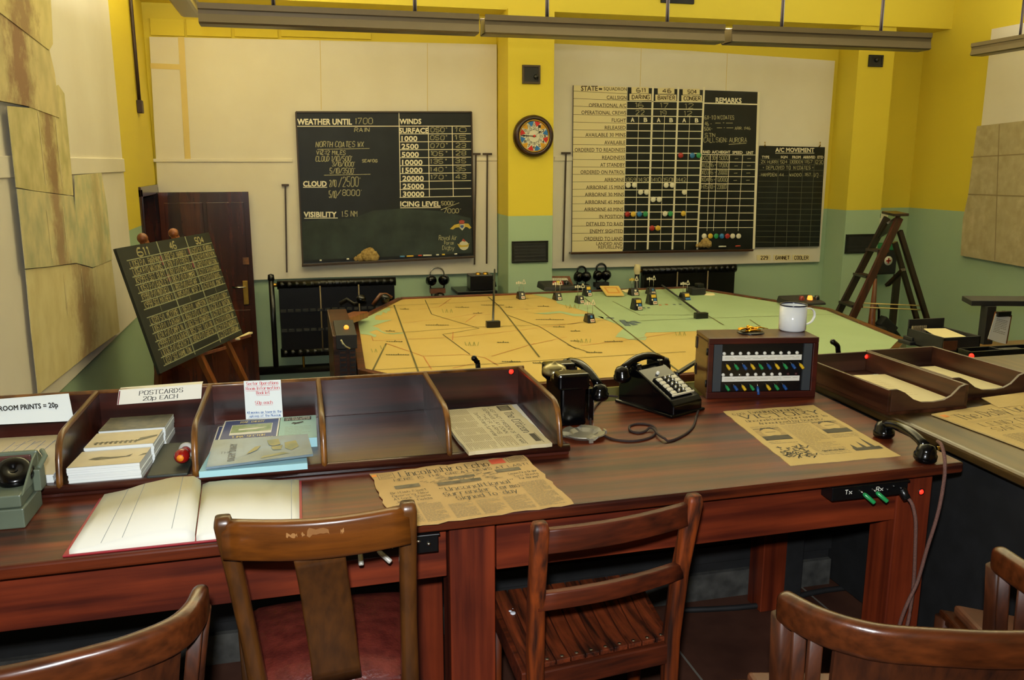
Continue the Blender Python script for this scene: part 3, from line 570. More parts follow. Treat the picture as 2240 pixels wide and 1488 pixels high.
m = MB(); m.ribbon(cpt(-0.1, 272, 0.06), cpt(0.66, 272, 0.06), 0.007, (0, -1, 0), BLACK); m.lathe([(0.0, 0.066), (0.012, 0.064), (0.012, 0.05)], CR, cp, (0, -1, 0), 12); obj('minute_hand', m, t)
# vents and plates
def vent(px, Y, label, depth=0.02, knob=None, fr=RODM, slats=0):
    t = thing('wall_vent', label, 'vent', ay(px[0], px[3], Y)); a, b = ay(px[0], px[1], Y), ay(px[2], px[3], Y)
    m = MB(); m.box(a.x+0.015, b.x-0.015, Y-depth*0.6, Y, b.z+0.015, a.z-0.015, BLACKM)
    for i in range(slats): z = b.z+(a.z-b.z)*(i+0.8)/(slats+0.6); m.box(a.x+0.03, b.x-0.03, Y-depth, Y-depth*0.5, z-0.006, z+0.006, BLACKM)
    obj('grille', m, t)
    m = MB()
    for x0, x1, z0, z1 in ((a.x, b.x, a.z-0.02, a.z), (a.x, b.x, b.z, b.z+0.02), (a.x, a.x+0.02, b.z+0.02, a.z-0.02), (b.x-0.02, b.x, b.z+0.02, a.z-0.02)): m.box(x0, x1, Y-depth, Y, z0, z1, fr)
    obj('frame', m, t, 0.002)
    if knob: m = MB(); p = ay(*knob, Y-depth); m.lathe([(0, 0.02), (0.02, 0.018), (0.025, 0), (0.025, -0.01)], BLACK, p, (0, -1, 0), 14); obj('knob', m, t)
vent((1142, 142, 1181, 184), YP, 'small square dark plate on the yellow pillar above the clock', knob=(1173, 168))
vent((1900, 120, 1929, 147), YQ, 'small square dark plate high on the right pier, under the lamp', knob=(1918, 131), fr=BLACKM)
vent((1119, 528, 1198, 573), YP, 'black louvred vent on the green part of the pillar below the clock', slats=6, fr=BLACK)
vent((1850, 513, 1909, 553), YQ, 'plain black vent panel on the green part of the pier behind the stepladder', slats=5, fr=BLACK)
m = MB(); a, b = ay(1445, -12, yb), ay(1516, 10, yb); m.box(a.x, b.x, yb-0.03, yb, b.z, a.z+0.1, BLACKM); top('ceiling_vent', m, 'dark vent box on the yellow ceiling beam above the middle lamp', 'vent', bevel=0.004)
# T headed rods hung on the wallboards
for (x, y0, y1, xb, hw, lb) in ((624, 405, 596, 627.5, 8, 'shorter thin T headed rod hung between door and weather board'), (1041, 337, 579, 1038, 10, 'thin T headed rod at the weather board edge, left of the pair'), (1066, 337, 577, 1064.5, 10, 'thin T headed rod hung nearest the pillar, right of the pair'), (1238, 335, 572, 1232, 10, 'thin T headed rod hung between pillar and state board')):
    t = thing('plotting_rod', lb, 'rod', ay(xb, y1, YW-0.015), 0, 'plotting rods hung on the far wall')
    m = MB(); m.bar(ay(x, y0, YW-0.015), ay(xb, y1, YW-0.015), 0.016, 0.012, RODM, (0, 1, 0)); obj('shaft', m, t)
    m = MB(); m.bar(ay(x-hw, y0, YW-0.015), ay(x+hw, y0, YW-0.015), 0.02, 0.02, RODM, (0, 1, 0)); obj('head', m, t)
# headsets hung on the wall
def headset(c, r, label, kind):
    t = thing('headset', label, 'headphones', ay(c[0], c[1], YB-0.06)-V(0, 0, 0.3), 0, 'headsets hung on the far wall'); o = ay(c[0], c[1], YB-0.06)
    m = MB(); arc = [o+V(r*math.cos(a*math.pi/14), 0.0, r*math.sin(a*math.pi/14)) for a in range(-2, 17)]; m.tube(arc, 0.007 if kind == 0 else 0.011, CHROME if kind == 0 else BLACK); obj('headband', m, t)
    for sg in (-1, 1):
        m = MB(); p = o+V(sg*r*0.95, -0.02, -0.06 if kind != 1 else -0.07); m.lathe([(0, 0.05), (0.04, 0.05), (0.055, 0.03), (0.055, -0.02), (0, -0.03)], BAKE, p, (-sg*0.6, -0.8, -0.1), 16); obj('ear_cup', m, t)
    m = MB(); m.tube([o+V(-r, 0, -0.12), o+V(-r*0.7, -0.02, -0.3), o+V(-0.02, -0.02, -0.36), o+V(r*0.6, -0.02, -0.3), o+V(r, 0, -0.12)], 0.008, BLACKM); m.tube([o+V(0.0, -0.02, -0.36), o+V(-0.03, -0.02, -0.45), o+V(0.02, -0.02, -0.5)], 0.009, BLACKM); obj('cable', m, t)
    m = MB(); m.lathe([(0, 0.08), (0.03, 0.08), (0.055, 0.0), (0.05, -0.05), (0, -0.06)], BAKE, o+V(0.01, -0.05, -0.24), (0.2, -0.8, 0.3), 14); m.box(o.x-0.08, o.x+0.08, YB-0.11, YB-0.03, o.z-0.20, o.z-0.15, MATS['tan_leather'] if kind == 0 else BLACKM); obj('mouthpiece', m, t)
headset((956, 600), 0.075, 'headset with thin wire band hung left of the pillar', 0)
headset((1272, 593), 0.05, 'tangled dark headset hung right of the pillar, nearer to it', 2)
headset((1315, 588), 0.056, 'black headset with round wire band hung farther from the pillar', 1)
# shelf with black instrument box left of the pillar
t = thing('wall_shelf', 'small black shelf table under the weather board, left of the pillar', 'shelf', ay(1040, 655, YB-0.3)-V(0, 0, 0.5))
a, b, c = ay(1001, 639, YB-0.42), ay(1088, 636, YB-0.42), 0
m = MB(); m.box(a.x, b.x, YB-0.42, YB-0.02, a.z-0.03, a.z, BLACK); obj('shelf_top', m, t, 0.004)
for x in (a.x+0.06, b.x-0.06): m = MB(); m.box(x-0.03, x+0.03, YB-0.36, YB-0.3, FLOOR2, a.z-0.03, BLACK); obj('leg', m, t)
SHZ = a.z
t = thing('instrument_box', 'black instrument box with two brass caps on the wall shelf', 'box', (ay(1053, 630, YB-0.25).x, YB-0.25, SHZ))
x0, x1 = ay(1029, 620, YB-0.34).x, ay(1079, 620, YB-0.34).x; zt = ay(1053, 602, YB-0.34).z
m = MB(); m.box(x0, x1, YB-0.34, YB-0.14, SHZ, zt, BLACK); obj('case', m, t, 0.008)
for px in (1045, 1061): m = MB(); m.lathe([(0, 0.02), (0.025, 0.018), (0.03, 0)], BRASS, (ay(px, 603, YB-0.24).x, YB-0.26, zt), n=14); obj('cap', m, t)
m = MB(); m.tube([V(x1, YB-0.2, zt-0.04), V(x1+0.05, YB-0.2, zt-0.1), V(x1+0.06, YB-0.2, SHZ+0.01)], 0.008, BLACKM); obj('cable', m, t)
# radiators
def radiator(tl, tr, br, bl, label, pipe):
    Yr = YB-0.2; a, b, c, d = ay(*tl, Yr), ay(*tr, Yr), ay(*br, Yr), ay(*bl, Yr); n = 16; zb = c.z if c.z < d.z else d.z
    t = thing('radiator', label, 'radiator', V((a.x+b.x)/2, Yr, zb)); m = MB(); W = b.x-a.x
    for i in range(n):
        x = a.x+W*(i+0.5)/n; m.sweep([V(x, Yr+0.03, zb+0.04), V(x, Yr+0.03, a.z-0.05)], [(1.04*W/n*math.cos(k*math.pi/4)*0.5, 0.06*math.sin(k*math.pi/4)) for k in range(8)], RADM, up=(0, 1, 0))
    m.box(a.x+0.01, b.x-0.01, Yr-0.03, Yr+0.08, zb+0.03, a.z-0.03, RADM); obj('sections', m, t)
    for nm, z in (('top_header', a.z-0.035), ('bottom_header', zb+0.04)):
        m = MB()
        for i in range(n): m.ball(V(a.x+W*(i+0.5)/n, Yr-0.005, z), 0.05, RADM, (W/n/0.085, 1, 0.85), 10)
        m.tube([V(a.x-0.01, Yr, z), V(b.x+0.01, Yr, z)], 0.046, RADM, 12); obj(nm, m, t)
    m = MB()
    for f in (0.62, 0.36): 
        z = zb+(a.z-zb)*f
        for i in range(n): x = a.x+W*(i+0.5)/n; m.box(x-W/n*0.36, x+W/n*0.36, Yr-0.07, Yr+0.0, z-0.012, z+0.012, BLACKM)
    obj('section_links', m, t)
    for f in (0.35, 0.68): m = MB(); x = a.x+W*f; m.tube([V(x, Yr-0.06, zb+0.05), V(x, Yr-0.06, a.z-0.05)], 0.008, LAMPM, 6); obj('tie_rod', m, t)
    m = MB(); m.lathe([(0.012, 0), (0.012, -0.12)], BRASS, V(a.x+W*0.18, Yr, zb), n=8); obj('drain', m, t)
    if pipe:
        p, q = ay(593, 612, Yr), ay(605, 803, Yr); m = MB(); m.tube([p, V(p.x, Yr, q.z)], 0.028, BLACK, 10); m.tube([V(p.x, Yr, a.z-0.035), V(a.x, Yr, a.z-0.035)], 0.02, BRASS, 8); m.lathe([(0, 0.06), (0.03, 0.05), (0.035, 0), (0.02, -0.02)], BLACK, p, n=10); obj('feed_pipe', m, t)
    else:
        p = ay(1394, 590, Yr); m = MB(); m.tube([p, V(p.x, Yr, FLOOR2+0.1)], 0.026, BLACK, 10); obj('feed_pipe', m, t); m = MB(); m.lathe([(0, 0.06), (0.03, 0.055), (0.04, 0.0), (0.03, -0.05)], CREAMB, p, n=12); obj('valve_cap', m, t, label='cream valve cap')
        m = MB(); m.tube([V(p.x, Yr, a.z-0.035), V(a.x, Yr, a.z-0.035)], 0.02, BRASS, 8); obj('valve_pipe', m, t)
radiator((608, 616), (863, 609), (863, 768), (618, 768), 'black iron radiator under the weather board', True)
radiator((1406, 586), (1607, 583), (1607, 760), (1406, 760), 'black iron radiator under the state board, behind the plotting table', False)
m = MB(); p = ay(640, 808, YB-0.06); m.tube([V(XL+0.6, YB-0.06, p.z), V(2.2, YB-0.06, p.z)], 0.045, BLACK, 12); top('heating_pipe', m, 'thick black heating pipe low along the far wall under the left radiator', 'pipe')
# conduit on the left wall
m = MB(); pts = [ax(288, -40, XL+0.02), ax(292, 30, XL+0.02), ax(297, 110, XL+0.02), ax(305, 222, XL+0.02)]; m.tube([V(p.x, pts[-1].y, p.z) for p in pts], 0.016, IRON, 8)
t = thing('conduit', 'thin dark conduit running down the yellow left wall to a small switch box', 'conduit', pts[-1]); obj('pipe', m, t)
p = pts[-1]; m = MB(); m.box(XL, XL+0.045, p.y-0.045, p.y+0.045, p.z-0.1, p.z+0.01, IRON); obj('switch_box', m, t, 0.006)
# map sheets on the left wall
def mapmat(name, a, b, c, scale, seed, mid=0.0, wid=0.3, top_=0.55):
    """faded printed map: paper, tinted lowland blotches and one ragged band of brown upland"""
    m = mat(name, a, b, rough=0.7, scale=scale*2.6, detail=9, lo=0.36, hi=0.68, spec=0.2, stretch=(1, 1.3, 1.0))
    nt = m.node_tree; N = nt.nodes; L = nt.links; bs = N['Principled BSDF']; src = bs.inputs['Base Color'].links[0].from_socket
    tc = N.new('ShaderNodeTexCoord'); mp = N.new('ShaderNodeMapping'); mp.inputs['Location'].default_value = (seed, seed*0.7, seed*0.3); L.new(tc.outputs['Object'], mp.inputs[0])
    nz = N.new('ShaderNodeTexNoise'); nz.inputs['Scale'].default_value = scale*3.2; nz.inputs['Detail'].default_value = 10; nz.inputs['Roughness'].default_value = 0.68; L.new(mp.outputs[0], nz.inputs['Vector'])
    sx = N.new('ShaderNodeSeparateXYZ'); L.new(tc.outputs['Object'], sx.inputs[0])
    def mth(op, x, y):
        n = N.new('ShaderNodeMath'); n.operation = op
        for i, q in enumerate((x, y)):
            if q is None: continue
            if isinstance(q, (int, float)): n.inputs[i].default_value = q
            else: L.new(q, n.inputs[i])
        return n.outputs[0]
    d = mth('DIVIDE', mth('ABSOLUTE', mth('SUBTRACT', sx.outputs['Y'], mid), None), wid)
    k = mth('SUBTRACT', mth('MULTIPLY', nz.outputs['Fac'], 2.2), d)
    rp = N.new('ShaderNodeValToRGB'); e = rp.color_ramp.elements; e[0].position = 0.30; e[1].position = 0.95; e[0].color = (0, 0, 0, 1); e[1].color = (top_,)*3+(1,); L.new(k, rp.inputs[0])
    mx = N.new('ShaderNodeMix'); mx.data_type = 'RGBA'; L.new(rp.outputs[0], mx.inputs[0]); L.new(src, mx.inputs[6]); mx.inputs[7].default_value = lin(c); L.new(mx.outputs[2], bs.inputs['Base Color'])
    return m
MP = [mapmat('top_relief_map', '#d9c98c', '#c4b67c', '#8b6d4e', 2.2, 3.1, 0.05, 0.35, 0.9), mapmat('upper_relief_map', '#d6c690', '#b9ac7c', '#84634a', 2.2, 4.4, 0.05, 0.32, 0.95), mapmat('banded_relief_map', '#d6c890', '#b2a872', '#86684c', 2.6, 7.7, 0.12, 0.22, 0.9),
 mapmat('narrow_relief_map', '#d8ca98', '#a9ad84', '#a39064', 2.6, 5.3, 0.2, 0.2, 0.6), mapmat('greenish_relief_map', '#d4c795', '#a8a680', '#8e7055', 2.4, 1.9, 0.15, 0.22, 0.85), mapmat('lowest_relief_map', '#dccf9c', '#cdbd88', '#a07f5c', 2.0, 9.3, 0.1, 0.4, 0.8)]
sheets = [
 ('brown contour map sheet cut off at the very top of the left wall', [(-70, -75), (108, -70), (116, 96), (108, 110), (0, 27), (-70, -15)]),
 ('brown contour map sheet second from the top of the left wall', [(-70, -14), (0, 28), (108, 108), (120, 160), (131, 258), (60, 232), (0, 220), (-70, 205)]),
 ('tall contour map sheet with brown band, third from top of left wall', [(16, 232), (64, 236), (100, 200), (128, 186), (141, 205), (150, 300), (161, 428), (80, 418), (36, 410)]),
 ('narrow pale map sheet pinned under the seam of the left wall', [(164, 384), (222, 378), (234, 450), (246, 568), (203, 585), (166, 575)]),
 ('greenish map sheet below the tall banded one on the left wall', [(37, 413), (161, 430), (166, 480), (168, 575), (110, 583), (56, 588)]),
 ('lowest wide pale map sheet of the left wall, reaching the green paint', [(56, 590), (168, 577), (203, 587), (243, 563), (253, 640), (262, 726), (187, 780), (84, 863), (68, 720)])]
for i, (lb, px) in enumerate(sheets):
    m = MB(); X = XP+0.016+0.004*((6-i) if i < 3 else (3 if i == 3 else (4 if i == 4 else 2))); P = [ax(x, y, X) for x, y in px]; cy_, cz_ = sum(p.y for p in P)/len(P), sum(p.z for p in P)/len(P)
    zl_, zh_ = min(p.z for p in P), max(p.z for p in P)
    for yy in ((cy_-0.12, cy_+0.2) if i in (2, 4) else (cy_-0.35, cy_+0.05, cy_+0.42) if i == 5 else ()): m.ribbon(V(X+0.0015, yy, zl_+0.35 if i == 5 else zl_+0.08), V(X+0.0015, yy, zh_-0.12), 0.012, (1, 0, 0), CREAMB)
    m.extr(P, (-0.003, 0, 0), MP[i])
    top('map_sheet', m, lb, 'map', 'map sheets on the left wall')
# map on the right wall
MP4 = mapmat('faded_linen_map', '#c4b690', '#b3a47c', '#8a7c5a', 3.0, 2.2, 0.0, 1.2, 0.35)
m = MB(); px = [(2137, 276), (2260, 262), (2262, 588), (2101, 559), (2106, 480), (2118, 425)]; m.extr([ax(x, y, XR-0.05) for x, y in px], (0.004, 0, 0), MP4)
for a, b in (((2124, 344), (2262, 336)), ((2118, 425), (2262, 430)), ((2186, 272), (2176, 570))): m.ribbon(ax(*a, XR-0.052), ax(*b, XR-0.052), 0.012, (-1, 0, 0), GREYINK)
top('wall_map', m, 'large faded map hung on the right wall beside the stepladder', 'map')
# ---------------------------------------------------------------- plotting table
ZT = EYE-1.26
def tz(x, y, h=0.0): return az(x, y, ZT+h)
LAND = mat('map_land_paint', '#c4aa66', '#bca15b', rough=0.5, scale=2, spec=0.3); SEA = mat('map_sea_paint', '#9cb28c', '#95ab84', rough=0.5, scale=2, spec=0.3)
MLN = mat('map_line_ink', '#4f4a22', rough=0.6); MRD = mat('map_red_line', '#b06a38', rough=0.6); MFA = mat('map_faint_ink', '#8f8a45', rough=0.6); MNV = mat('map_navy_ink', '#4a5a62', rough=0.6)
yfr = tz(1420, 825).y
A, Bq = tz(800, 811), tz(823, 816); k = (yfr-A.y)/(Bq.y-A.y); fl_ = A+(Bq-A)*k
Cq, Dq = tz(1967, 745), tz(1950, 763); k = (yfr-Cq.y)/(Dq.y-Cq.y); fr_ = Cq+(Dq-Cq)*k
OUT = [fl_, A, tz(783, 704), tz(880, 655), tz(1504, 631), tz(1806, 679), Cq, fr_]
tb = thing('plotting_table', 'huge eight sided map plotting table with yellow land and green sea', 'table', V(2.3, 6.3, FLOOR2))
m = MB(); m.extr([p+V(0, 0, -0.03) for p in OUT], (0, 0, 0.03), LAND)
TS = Sheet((0, 0, ZT), (1, 0, ZT), (1, 1, ZT), (0, 1, ZT), (0, 0, 1))
def tpoly(px, mt, h=0.0015): m.poly([tz(x, y)+V(0, 0, h) for x, y in px], mt)
def tline(px, wd, mt, h=0.0028):
    for a, b in zip(px, px[1:]): m.ribbon(tz(*a)+V(0, 0, h), tz(*b)+V(0, 0, h), wd, (0, 0, 1), mt)
tpoly([(1160, 643.5), (1190, 650), (1216, 657), (1219, 664), (1250, 672), (1283, 682), (1317, 697), (1348, 709), (1366, 717), (1351, 731), (1346, 738), (1362, 739), (1378, 744), (1395, 744), (1412, 745), (1415, 738), (1409, 734), (1414, 728), (1460, 727), (1517, 725), (1640, 722), (1700, 738), (1760, 790)]+[(1905, 800), (1950, 763), (1967, 745), (1806, 679), (1504, 631)], SEA)
tpoly([(783, 704), (852, 672), (854.5, 680), (848, 682), (845, 686), (838, 683), (834, 690), (823, 690), (820, 695), (821, 700), (834, 701), (858, 700), (841, 705), (814, 714), (828, 718), (835, 725), (846, 729), (860, 730), (882, 728), (882, 730), (858, 732), (840, 730), (824, 722), (807, 727), (815, 731), (823, 733), (823, 737), (817, 738), (811, 734), (788, 731)], SEA)
tpoly([(1166, 686), (1195, 684), (1225, 681), (1255, 687), (1283, 688), (1320, 694), (1320, 698), (1283, 693), (1255, 692), (1225, 685), (1195, 688)], SEA)
for l in ([(862, 668), (915, 814)], [(1068, 650), (1094, 672), (1180, 782)], [(1279, 653), (1433, 773), (1500, 825)], [(1545, 689), (1583, 712)], [(845, 752), (815, 812)], [(1640, 700), (1760, 780)]): tline(l, 0.012, MLN)
for l in ([(800, 811), (950, 803), (1090, 796), (1240, 785), (1500, 770)], [(861, 669), (1000, 663), (1180, 652)], [(850, 730), (1040, 716), (1240, 710), (1330, 700)], [(1345, 705), (1460, 700), (1760, 690), (1830, 688)], [(968, 732), (1028, 776)], [(930, 657), (944, 688), (1048, 719), (970, 732)], [(1110, 690), (1180, 715), (1260, 764)], [(1340, 660), (1400, 690), (1520, 690)], [(1240, 755), (1290, 772)]): tline(l, 0.007, MLN)
for l in ([(816, 746), (1000, 738), (1130, 724), (1270, 706)], [(845, 752), (926, 780), (944, 809)], [(926, 780), (1018, 776), (1060, 783), (1090, 800)], [(988, 653), (960, 672), (915, 678)], [(813, 737), (816, 746)], [(990, 745), (991, 727)], [(1018, 706), (1040, 690), (1075, 688)], [(990, 806), (1040, 795)], [(1100, 680), (1180, 675)], [(1160, 755), (1240, 738)], [(1075, 780), (1170, 752)], [(1270, 757), (1390, 742)], [(1390, 742), (1480, 728)], [(880, 707), (980, 697), (1060, 684)]): tline(l, 0.006, MRD)
for (x, y, wn) in ((955, 712, 48), (863, 748, 36), (870, 777, 52), (1010, 673, 28), (1045, 686, 20), (1078, 668, 52), (1113, 673, 14), (1100, 750, 24), (1118, 792, 40), (1202, 700, 60), (1223, 716, 26), (1258, 725, 18), (1300, 772, 36), (1342, 748, 40), (885, 677, 20), (852, 725, 16), (1188, 671, 24), (1256, 747, 16), (1180, 795, 30)):
    x0 = x-wn/2
    while x0 < x+wn/2: tline([(x0, y), (x0+4, y-0.3)], 0.022, MLN); x0 += 5.2
    tline([(x, y-1.5), (x+2, y-1.5)], 0.04, MLN)
for (x, y, n) in ((970, 685, 5), (1020, 757, 6), (1240, 675, 6), (1265, 750, 6), (815, 772, 3), (835, 765, 2), (1480, 735, 5)):
    for i in range(n): tline([(x+i*5, y), (x+i*5-3+(i % 2)*5, y-8)], 0.006, MFA)
for (x, y) in ((1405, 674), (1416, 674), (1472, 667), (1485, 666.5), (1441, 668), (1455, 667)): tline([(x, y), (x+6, y)], 0.05, MNV if x in (1405, 1416, 1472, 1485) else MRD)
for a, b in (((1360, 701), (1374, 714)), ((1373, 705), (1391, 712)), ((1382, 703), (1398, 708)), ((1326, 696), (1343, 697))): tline([a, b], 0.05, MNV)
obj('map_top', m, tb)
RIMW = wood('table_rim_wood', '#3a1a0c', '#6a3416', 'x'); FASC = mat('yellowed_fascia', '#8f8a4e', '#7d7840', rough=0.6, scale=5)
m = MB(); n = len(OUT)
for i in range(n):
    a, b = OUT[i], OUT[(i+1) % n]; c = (a+b)/2-V(2.3, 6.3, ZT); d = (b-a).normalized(); o = Vector((d.y, -d.x, 0)); o = o if o.dot(c) > 0 else -o
    m.bar(a+o*0.025-d*0.01+V(0, 0, -0.03), b+o*0.025+d*0.01+V(0, 0, -0.03), 0.05, 0.09, RIMW)
obj('rim', m, tb, 0.004)
m = MB(); CT = V(2.3, 6.3, 0)
IN = [V(2.3+(p.x-2.3)*0.93, 6.3+(p.y-6.3)*0.95, FLOOR2) for p in OUT]; m.extr(IN, (0, 0, ZT-0.08-FLOOR2), OAKD); obj('pedestal', m, tb)
m = MB(); m.box(fl_.x+0.1, fr_.x-0.1, yfr-0.07, yfr-0.052, FLOOR2+0.1, ZT-0.03, FASC); obj('front_panel', m, tb, label='yellowed front panel')
# cabinet with vents against the left side of the table, its console and lamp
t = thing('side_cabinet', 'dark brown slatted cabinet standing against the left end of the plotting table', 'cabinet', V(0.2, 5.4, FLOOR2))
p0, p1 = ay(727, 728, 5.3), ay(787, 722, 5.3)
m = MB(); m.box(p0.x, p1.x-0.03, 5.3, 6.3, FLOOR2, p0.z-0.02, OAKD); obj('body', m, t, 0.006)
for a, b in ((742, 760), (764, 780)):
    m = MB(); q0, q1 = ay(a, 765, 5.29), ay(b, 830, 5.29)
    m.box(q0.x, q1.x, 5.285, 5.3, q1.z-0.1, q0.z, BLACKM)
    for i in range(9): z = q1.z-0.1+(q0.z-q1.z+0.1)*(i+0.5)/9; m.bar(V(q0.x+0.005, 5.28, z), V(q1.x-0.005, 5.28, z), 0.012, 0.012, OAKD)
    obj('vent', m, t)
t = thing('console_box', 'black console box with one orange lamp on the cabinet left of the table', 'box', V((p0.x+p1.x)/2, 5.35, p0.z-0.02))
q0, q1 = ay(736, 765, 5.27), ay(782, 765, 5.27); zt_ = ay(760, 733, 5.27).z; zt2 = ay(760, 709, 5.5).z
m = MB(); m.hexa([V(q0.x, 5.27, q0.z), V(q1.x, 5.27, q0.z), V(q1.x, 5.296, q0.z), V(q0.x, 5.296, q0.z), V(q0.x, 5.27, zt_), V(q1.x, 5.27, zt_), V(q1.x, 5.296, zt_), V(q0.x, 5.296, zt_)], BLACKM)
m.hexa([V(q0.x, 5.27, p0.z-0.02), V(q1.x, 5.27, p0.z-0.02), V(q1.x, 5.65, p0.z-0.02), V(q0.x, 5.65, p0.z-0.02), V(q0.x, 5.27, zt_), V(q1.x, 5.27, zt_), V(q1.x, 5.65, zt2), V(q0.x, 5.65, zt2)], BLACKM); obj('case', m, t, 0.004)
GLOW = mat('orange_glow', '#ff8a30', emit=2.0); LED = mat('red_led_glow', '#ff1c10', emit=5.0)
m = MB(); pl_ = ay(757.5, 716.5, 5.42); m.ball(pl_, 0.016, GLOW); obj('indicator_lamp', m, t)
m = MB(); m.tube([ay(746, 744, 5.25), ay(750, 752, 5.23), ay(757, 759, 5.23), ay(765, 762.5, 5.25)], 0.006, CHALK, 6); obj('wire', m, t, label='loose white wire')
m = MB(); a, b = ay(748, 706, 6.4), ay(790, 690, 6.4); m.box(a.x, b.x, 6.33, 6.75, a.z-0.05, a.z+0.02, EASELW); m2 = MB(); m2.bar(ay(747, 703, 6.3), ay(789, 688, 6.9), 0.12, 0.05, EASELW)
top('wooden_flap', m2, 'short orange brown wooden flap behind the console at the left end of the table', 'board', bevel=0.004)
t = thing('headset', 'dark headset with a tan strap lying at the back left edge of the plotting table', 'headphones', tz(845, 668)-V(0.15, 0, 0), 0, None); b_ = tz(842, 676)+V(-0.06, 0.1, 0.075)
m = MB(); m.tube([b_+V(-0.04, 0, -0.05), b_+V(0.0, 0, 0.0), b_+V(0.03, 0, 0.04), b_+V(0.09, 0.05, 0.03), b_+V(0.14, 0.05, 0.0)], 0.015, MATS['tan_leather'] if 'tan_leather' in MATS else TANL, 8); obj('headband', m, t)
for dx in (-0.14, 0.07): m = MB(); m.lathe([(0, 0.03), (0.034, 0.03), (0.042, 0), (0.034, -0.03), (0, -0.03)], BAKE, b_+V(dx, -0.04, 0.01), (0.2, -0.9, 0.3), 14); obj('ear_cup', m, t)
m = MB(); m.tube([b_+V(-0.1, -0.05, 0.0), b_+V(-0.2, -0.02, -0.03), b_+V(-0.26, 0.02, 0.01), b_+V(-0.32, 0.05, -0.03)], 0.012, BLACKM); obj('cable', m, t)
# consoles standing on the far rim
def console(px0, px1, y0, yb_, Y, label, knobs, card=None):
    a, b = ay(px0, yb_, Y), ay(px1, yb_, Y); zt = ay(px0, y0, Y).z
    t = thing('switch_console', label, 'box', V((a.x+b.x)/2, Y, a.z)); zz = max(min(a.z, b.z), ZT+0.016)
    m = MB(); m.hexa([V(a.x, Y, zz), V(b.x, Y, zz), V(b.x, Y+0.28, zz), V(a.x, Y+0.28, zz), V(a.x+0.01, Y+0.01, zt), V(b.x-0.01, Y+0.01, zt), V(b.x-0.01, Y+0.27, zt+0.03), V(a.x+0.01, Y+0.27, zt+0.03)], BLACKM); obj('case', m, t, 0.01)
    for px, c in knobs: m = MB(); p = ay(px, y0-2, Y+0.1); m.lathe([(0, 0.035), (0.018, 0.033), (0.024, 0.01), (0.024, -0.02)], c, V(p.x, Y+0.1, zt+0.012), n=12); obj('knob', m, t)
    return t
KR, KY = mat('dark_red_knob', '#7a1f1a', rough=0.4), mat('yellow_knob', '#c9b43a', rough=0.4)
console(1190, 1261, 629, 640, tz(1225, 640.5).y+0.03, 'black switch console on the far rim of the table, right of the pillar foot', ((1213, KR), (1220, KY), (1228, KR), (1239, BLACK)))
console(1734, 1808, 664, 676, tz(1770, 674).y+0.03, 'black switch console with glowing orange lamp on the right rim of the table', ((1753, KR), (1771, GLOW), (1786, BLACK)))
t = thing('clipboard', 'brown clipboard with white sheet propped behind the console at the pillar', 'clipboard', ay(1230, 628, 8.55)); P = [ay(1207, 628, 8.5), ay(1256, 628, 8.5), ay(1246, 604, 8.8), ay(1207, 604, 8.8)]
m = MB(); m.extr(P, (0, 0.006, -0.004), EASELW); obj('board', m, t); m = MB(); Q = [p+V(0, -0.004, 0.003) for p in (ay(1208, 627, 8.5), ay(1248, 627, 8.5), ay(1240, 608, 8.76), ay(1208, 608, 8.76))]; m.poly(Q, WHITE); column(m, Sheet(*Q, (0, -1, 0.6)), 0.1, 0.1, 0.9, 0.9, 7, GREYINK, 0.006, 0.002); obj('paper', m, t)
t = thing('framed_card', 'yellow framed card lying askew over the far edge of the plotting table', 'card', tz(1338, 638)); CARDC = mat('yellow_card', '#d7b566', rough=0.6); CARDO = mat('orange_card', '#c98f3c', rough=0.6)
P = [tz(1327, 648, 0.01), tz(1365, 648, 0.01), tz(1353, 628, 0.05), tz(1312, 628, 0.05)]; m = MB(); m.extr(P, (0, 0, 0.012), CARDC); sh = Sheet(*[p+V(0, 0, 0.012) for p in P], (0, -0.1, 1)); area(m, sh, 0.14, 0.16, 0.86, 0.84, CARDO, 0.001); area(m, sh, 0.24, 0.28, 0.76, 0.72, CARDC, 0.002); obj('frame', m, t)
m = MB(); p = tz(1376, 637, 0.004); m.extr([p+V(-0.08, -0.1, 0), p+V(0.10, -0.06, 0), p+V(0.07, 0.05, 0.01), p+V(-0.06, 0.06, 0)], (0, 0, 0.006), CREAMB); top('paper_slip', m, 'crumpled cream paper slip beside the framed card on the table', 'paper')
t = thing('spare_blocks', 'small dark heap with a cream base at the far right of the plotting table', 'markers', tz(1530, 641)); p = tz(1528, 645)
m = MB(); m.box(p.x-0.09, p.x+0.06, p.y-0.04, p.y+0.10, ZT+0.002, ZT+0.07, BLACKM); m.box(p.x-0.02, p.x+0.05, p.y-0.02, p.y+0.06, ZT+0.07, ZT+0.11, BLACK); obj('block', m, t, 0.008); m = MB(); m.lathe([(0, 0.015), (0.05, 0.012), (0.06, 0)], CREAMB, p+V(0.10, -0.02, 0.001)); obj('base', m, t)
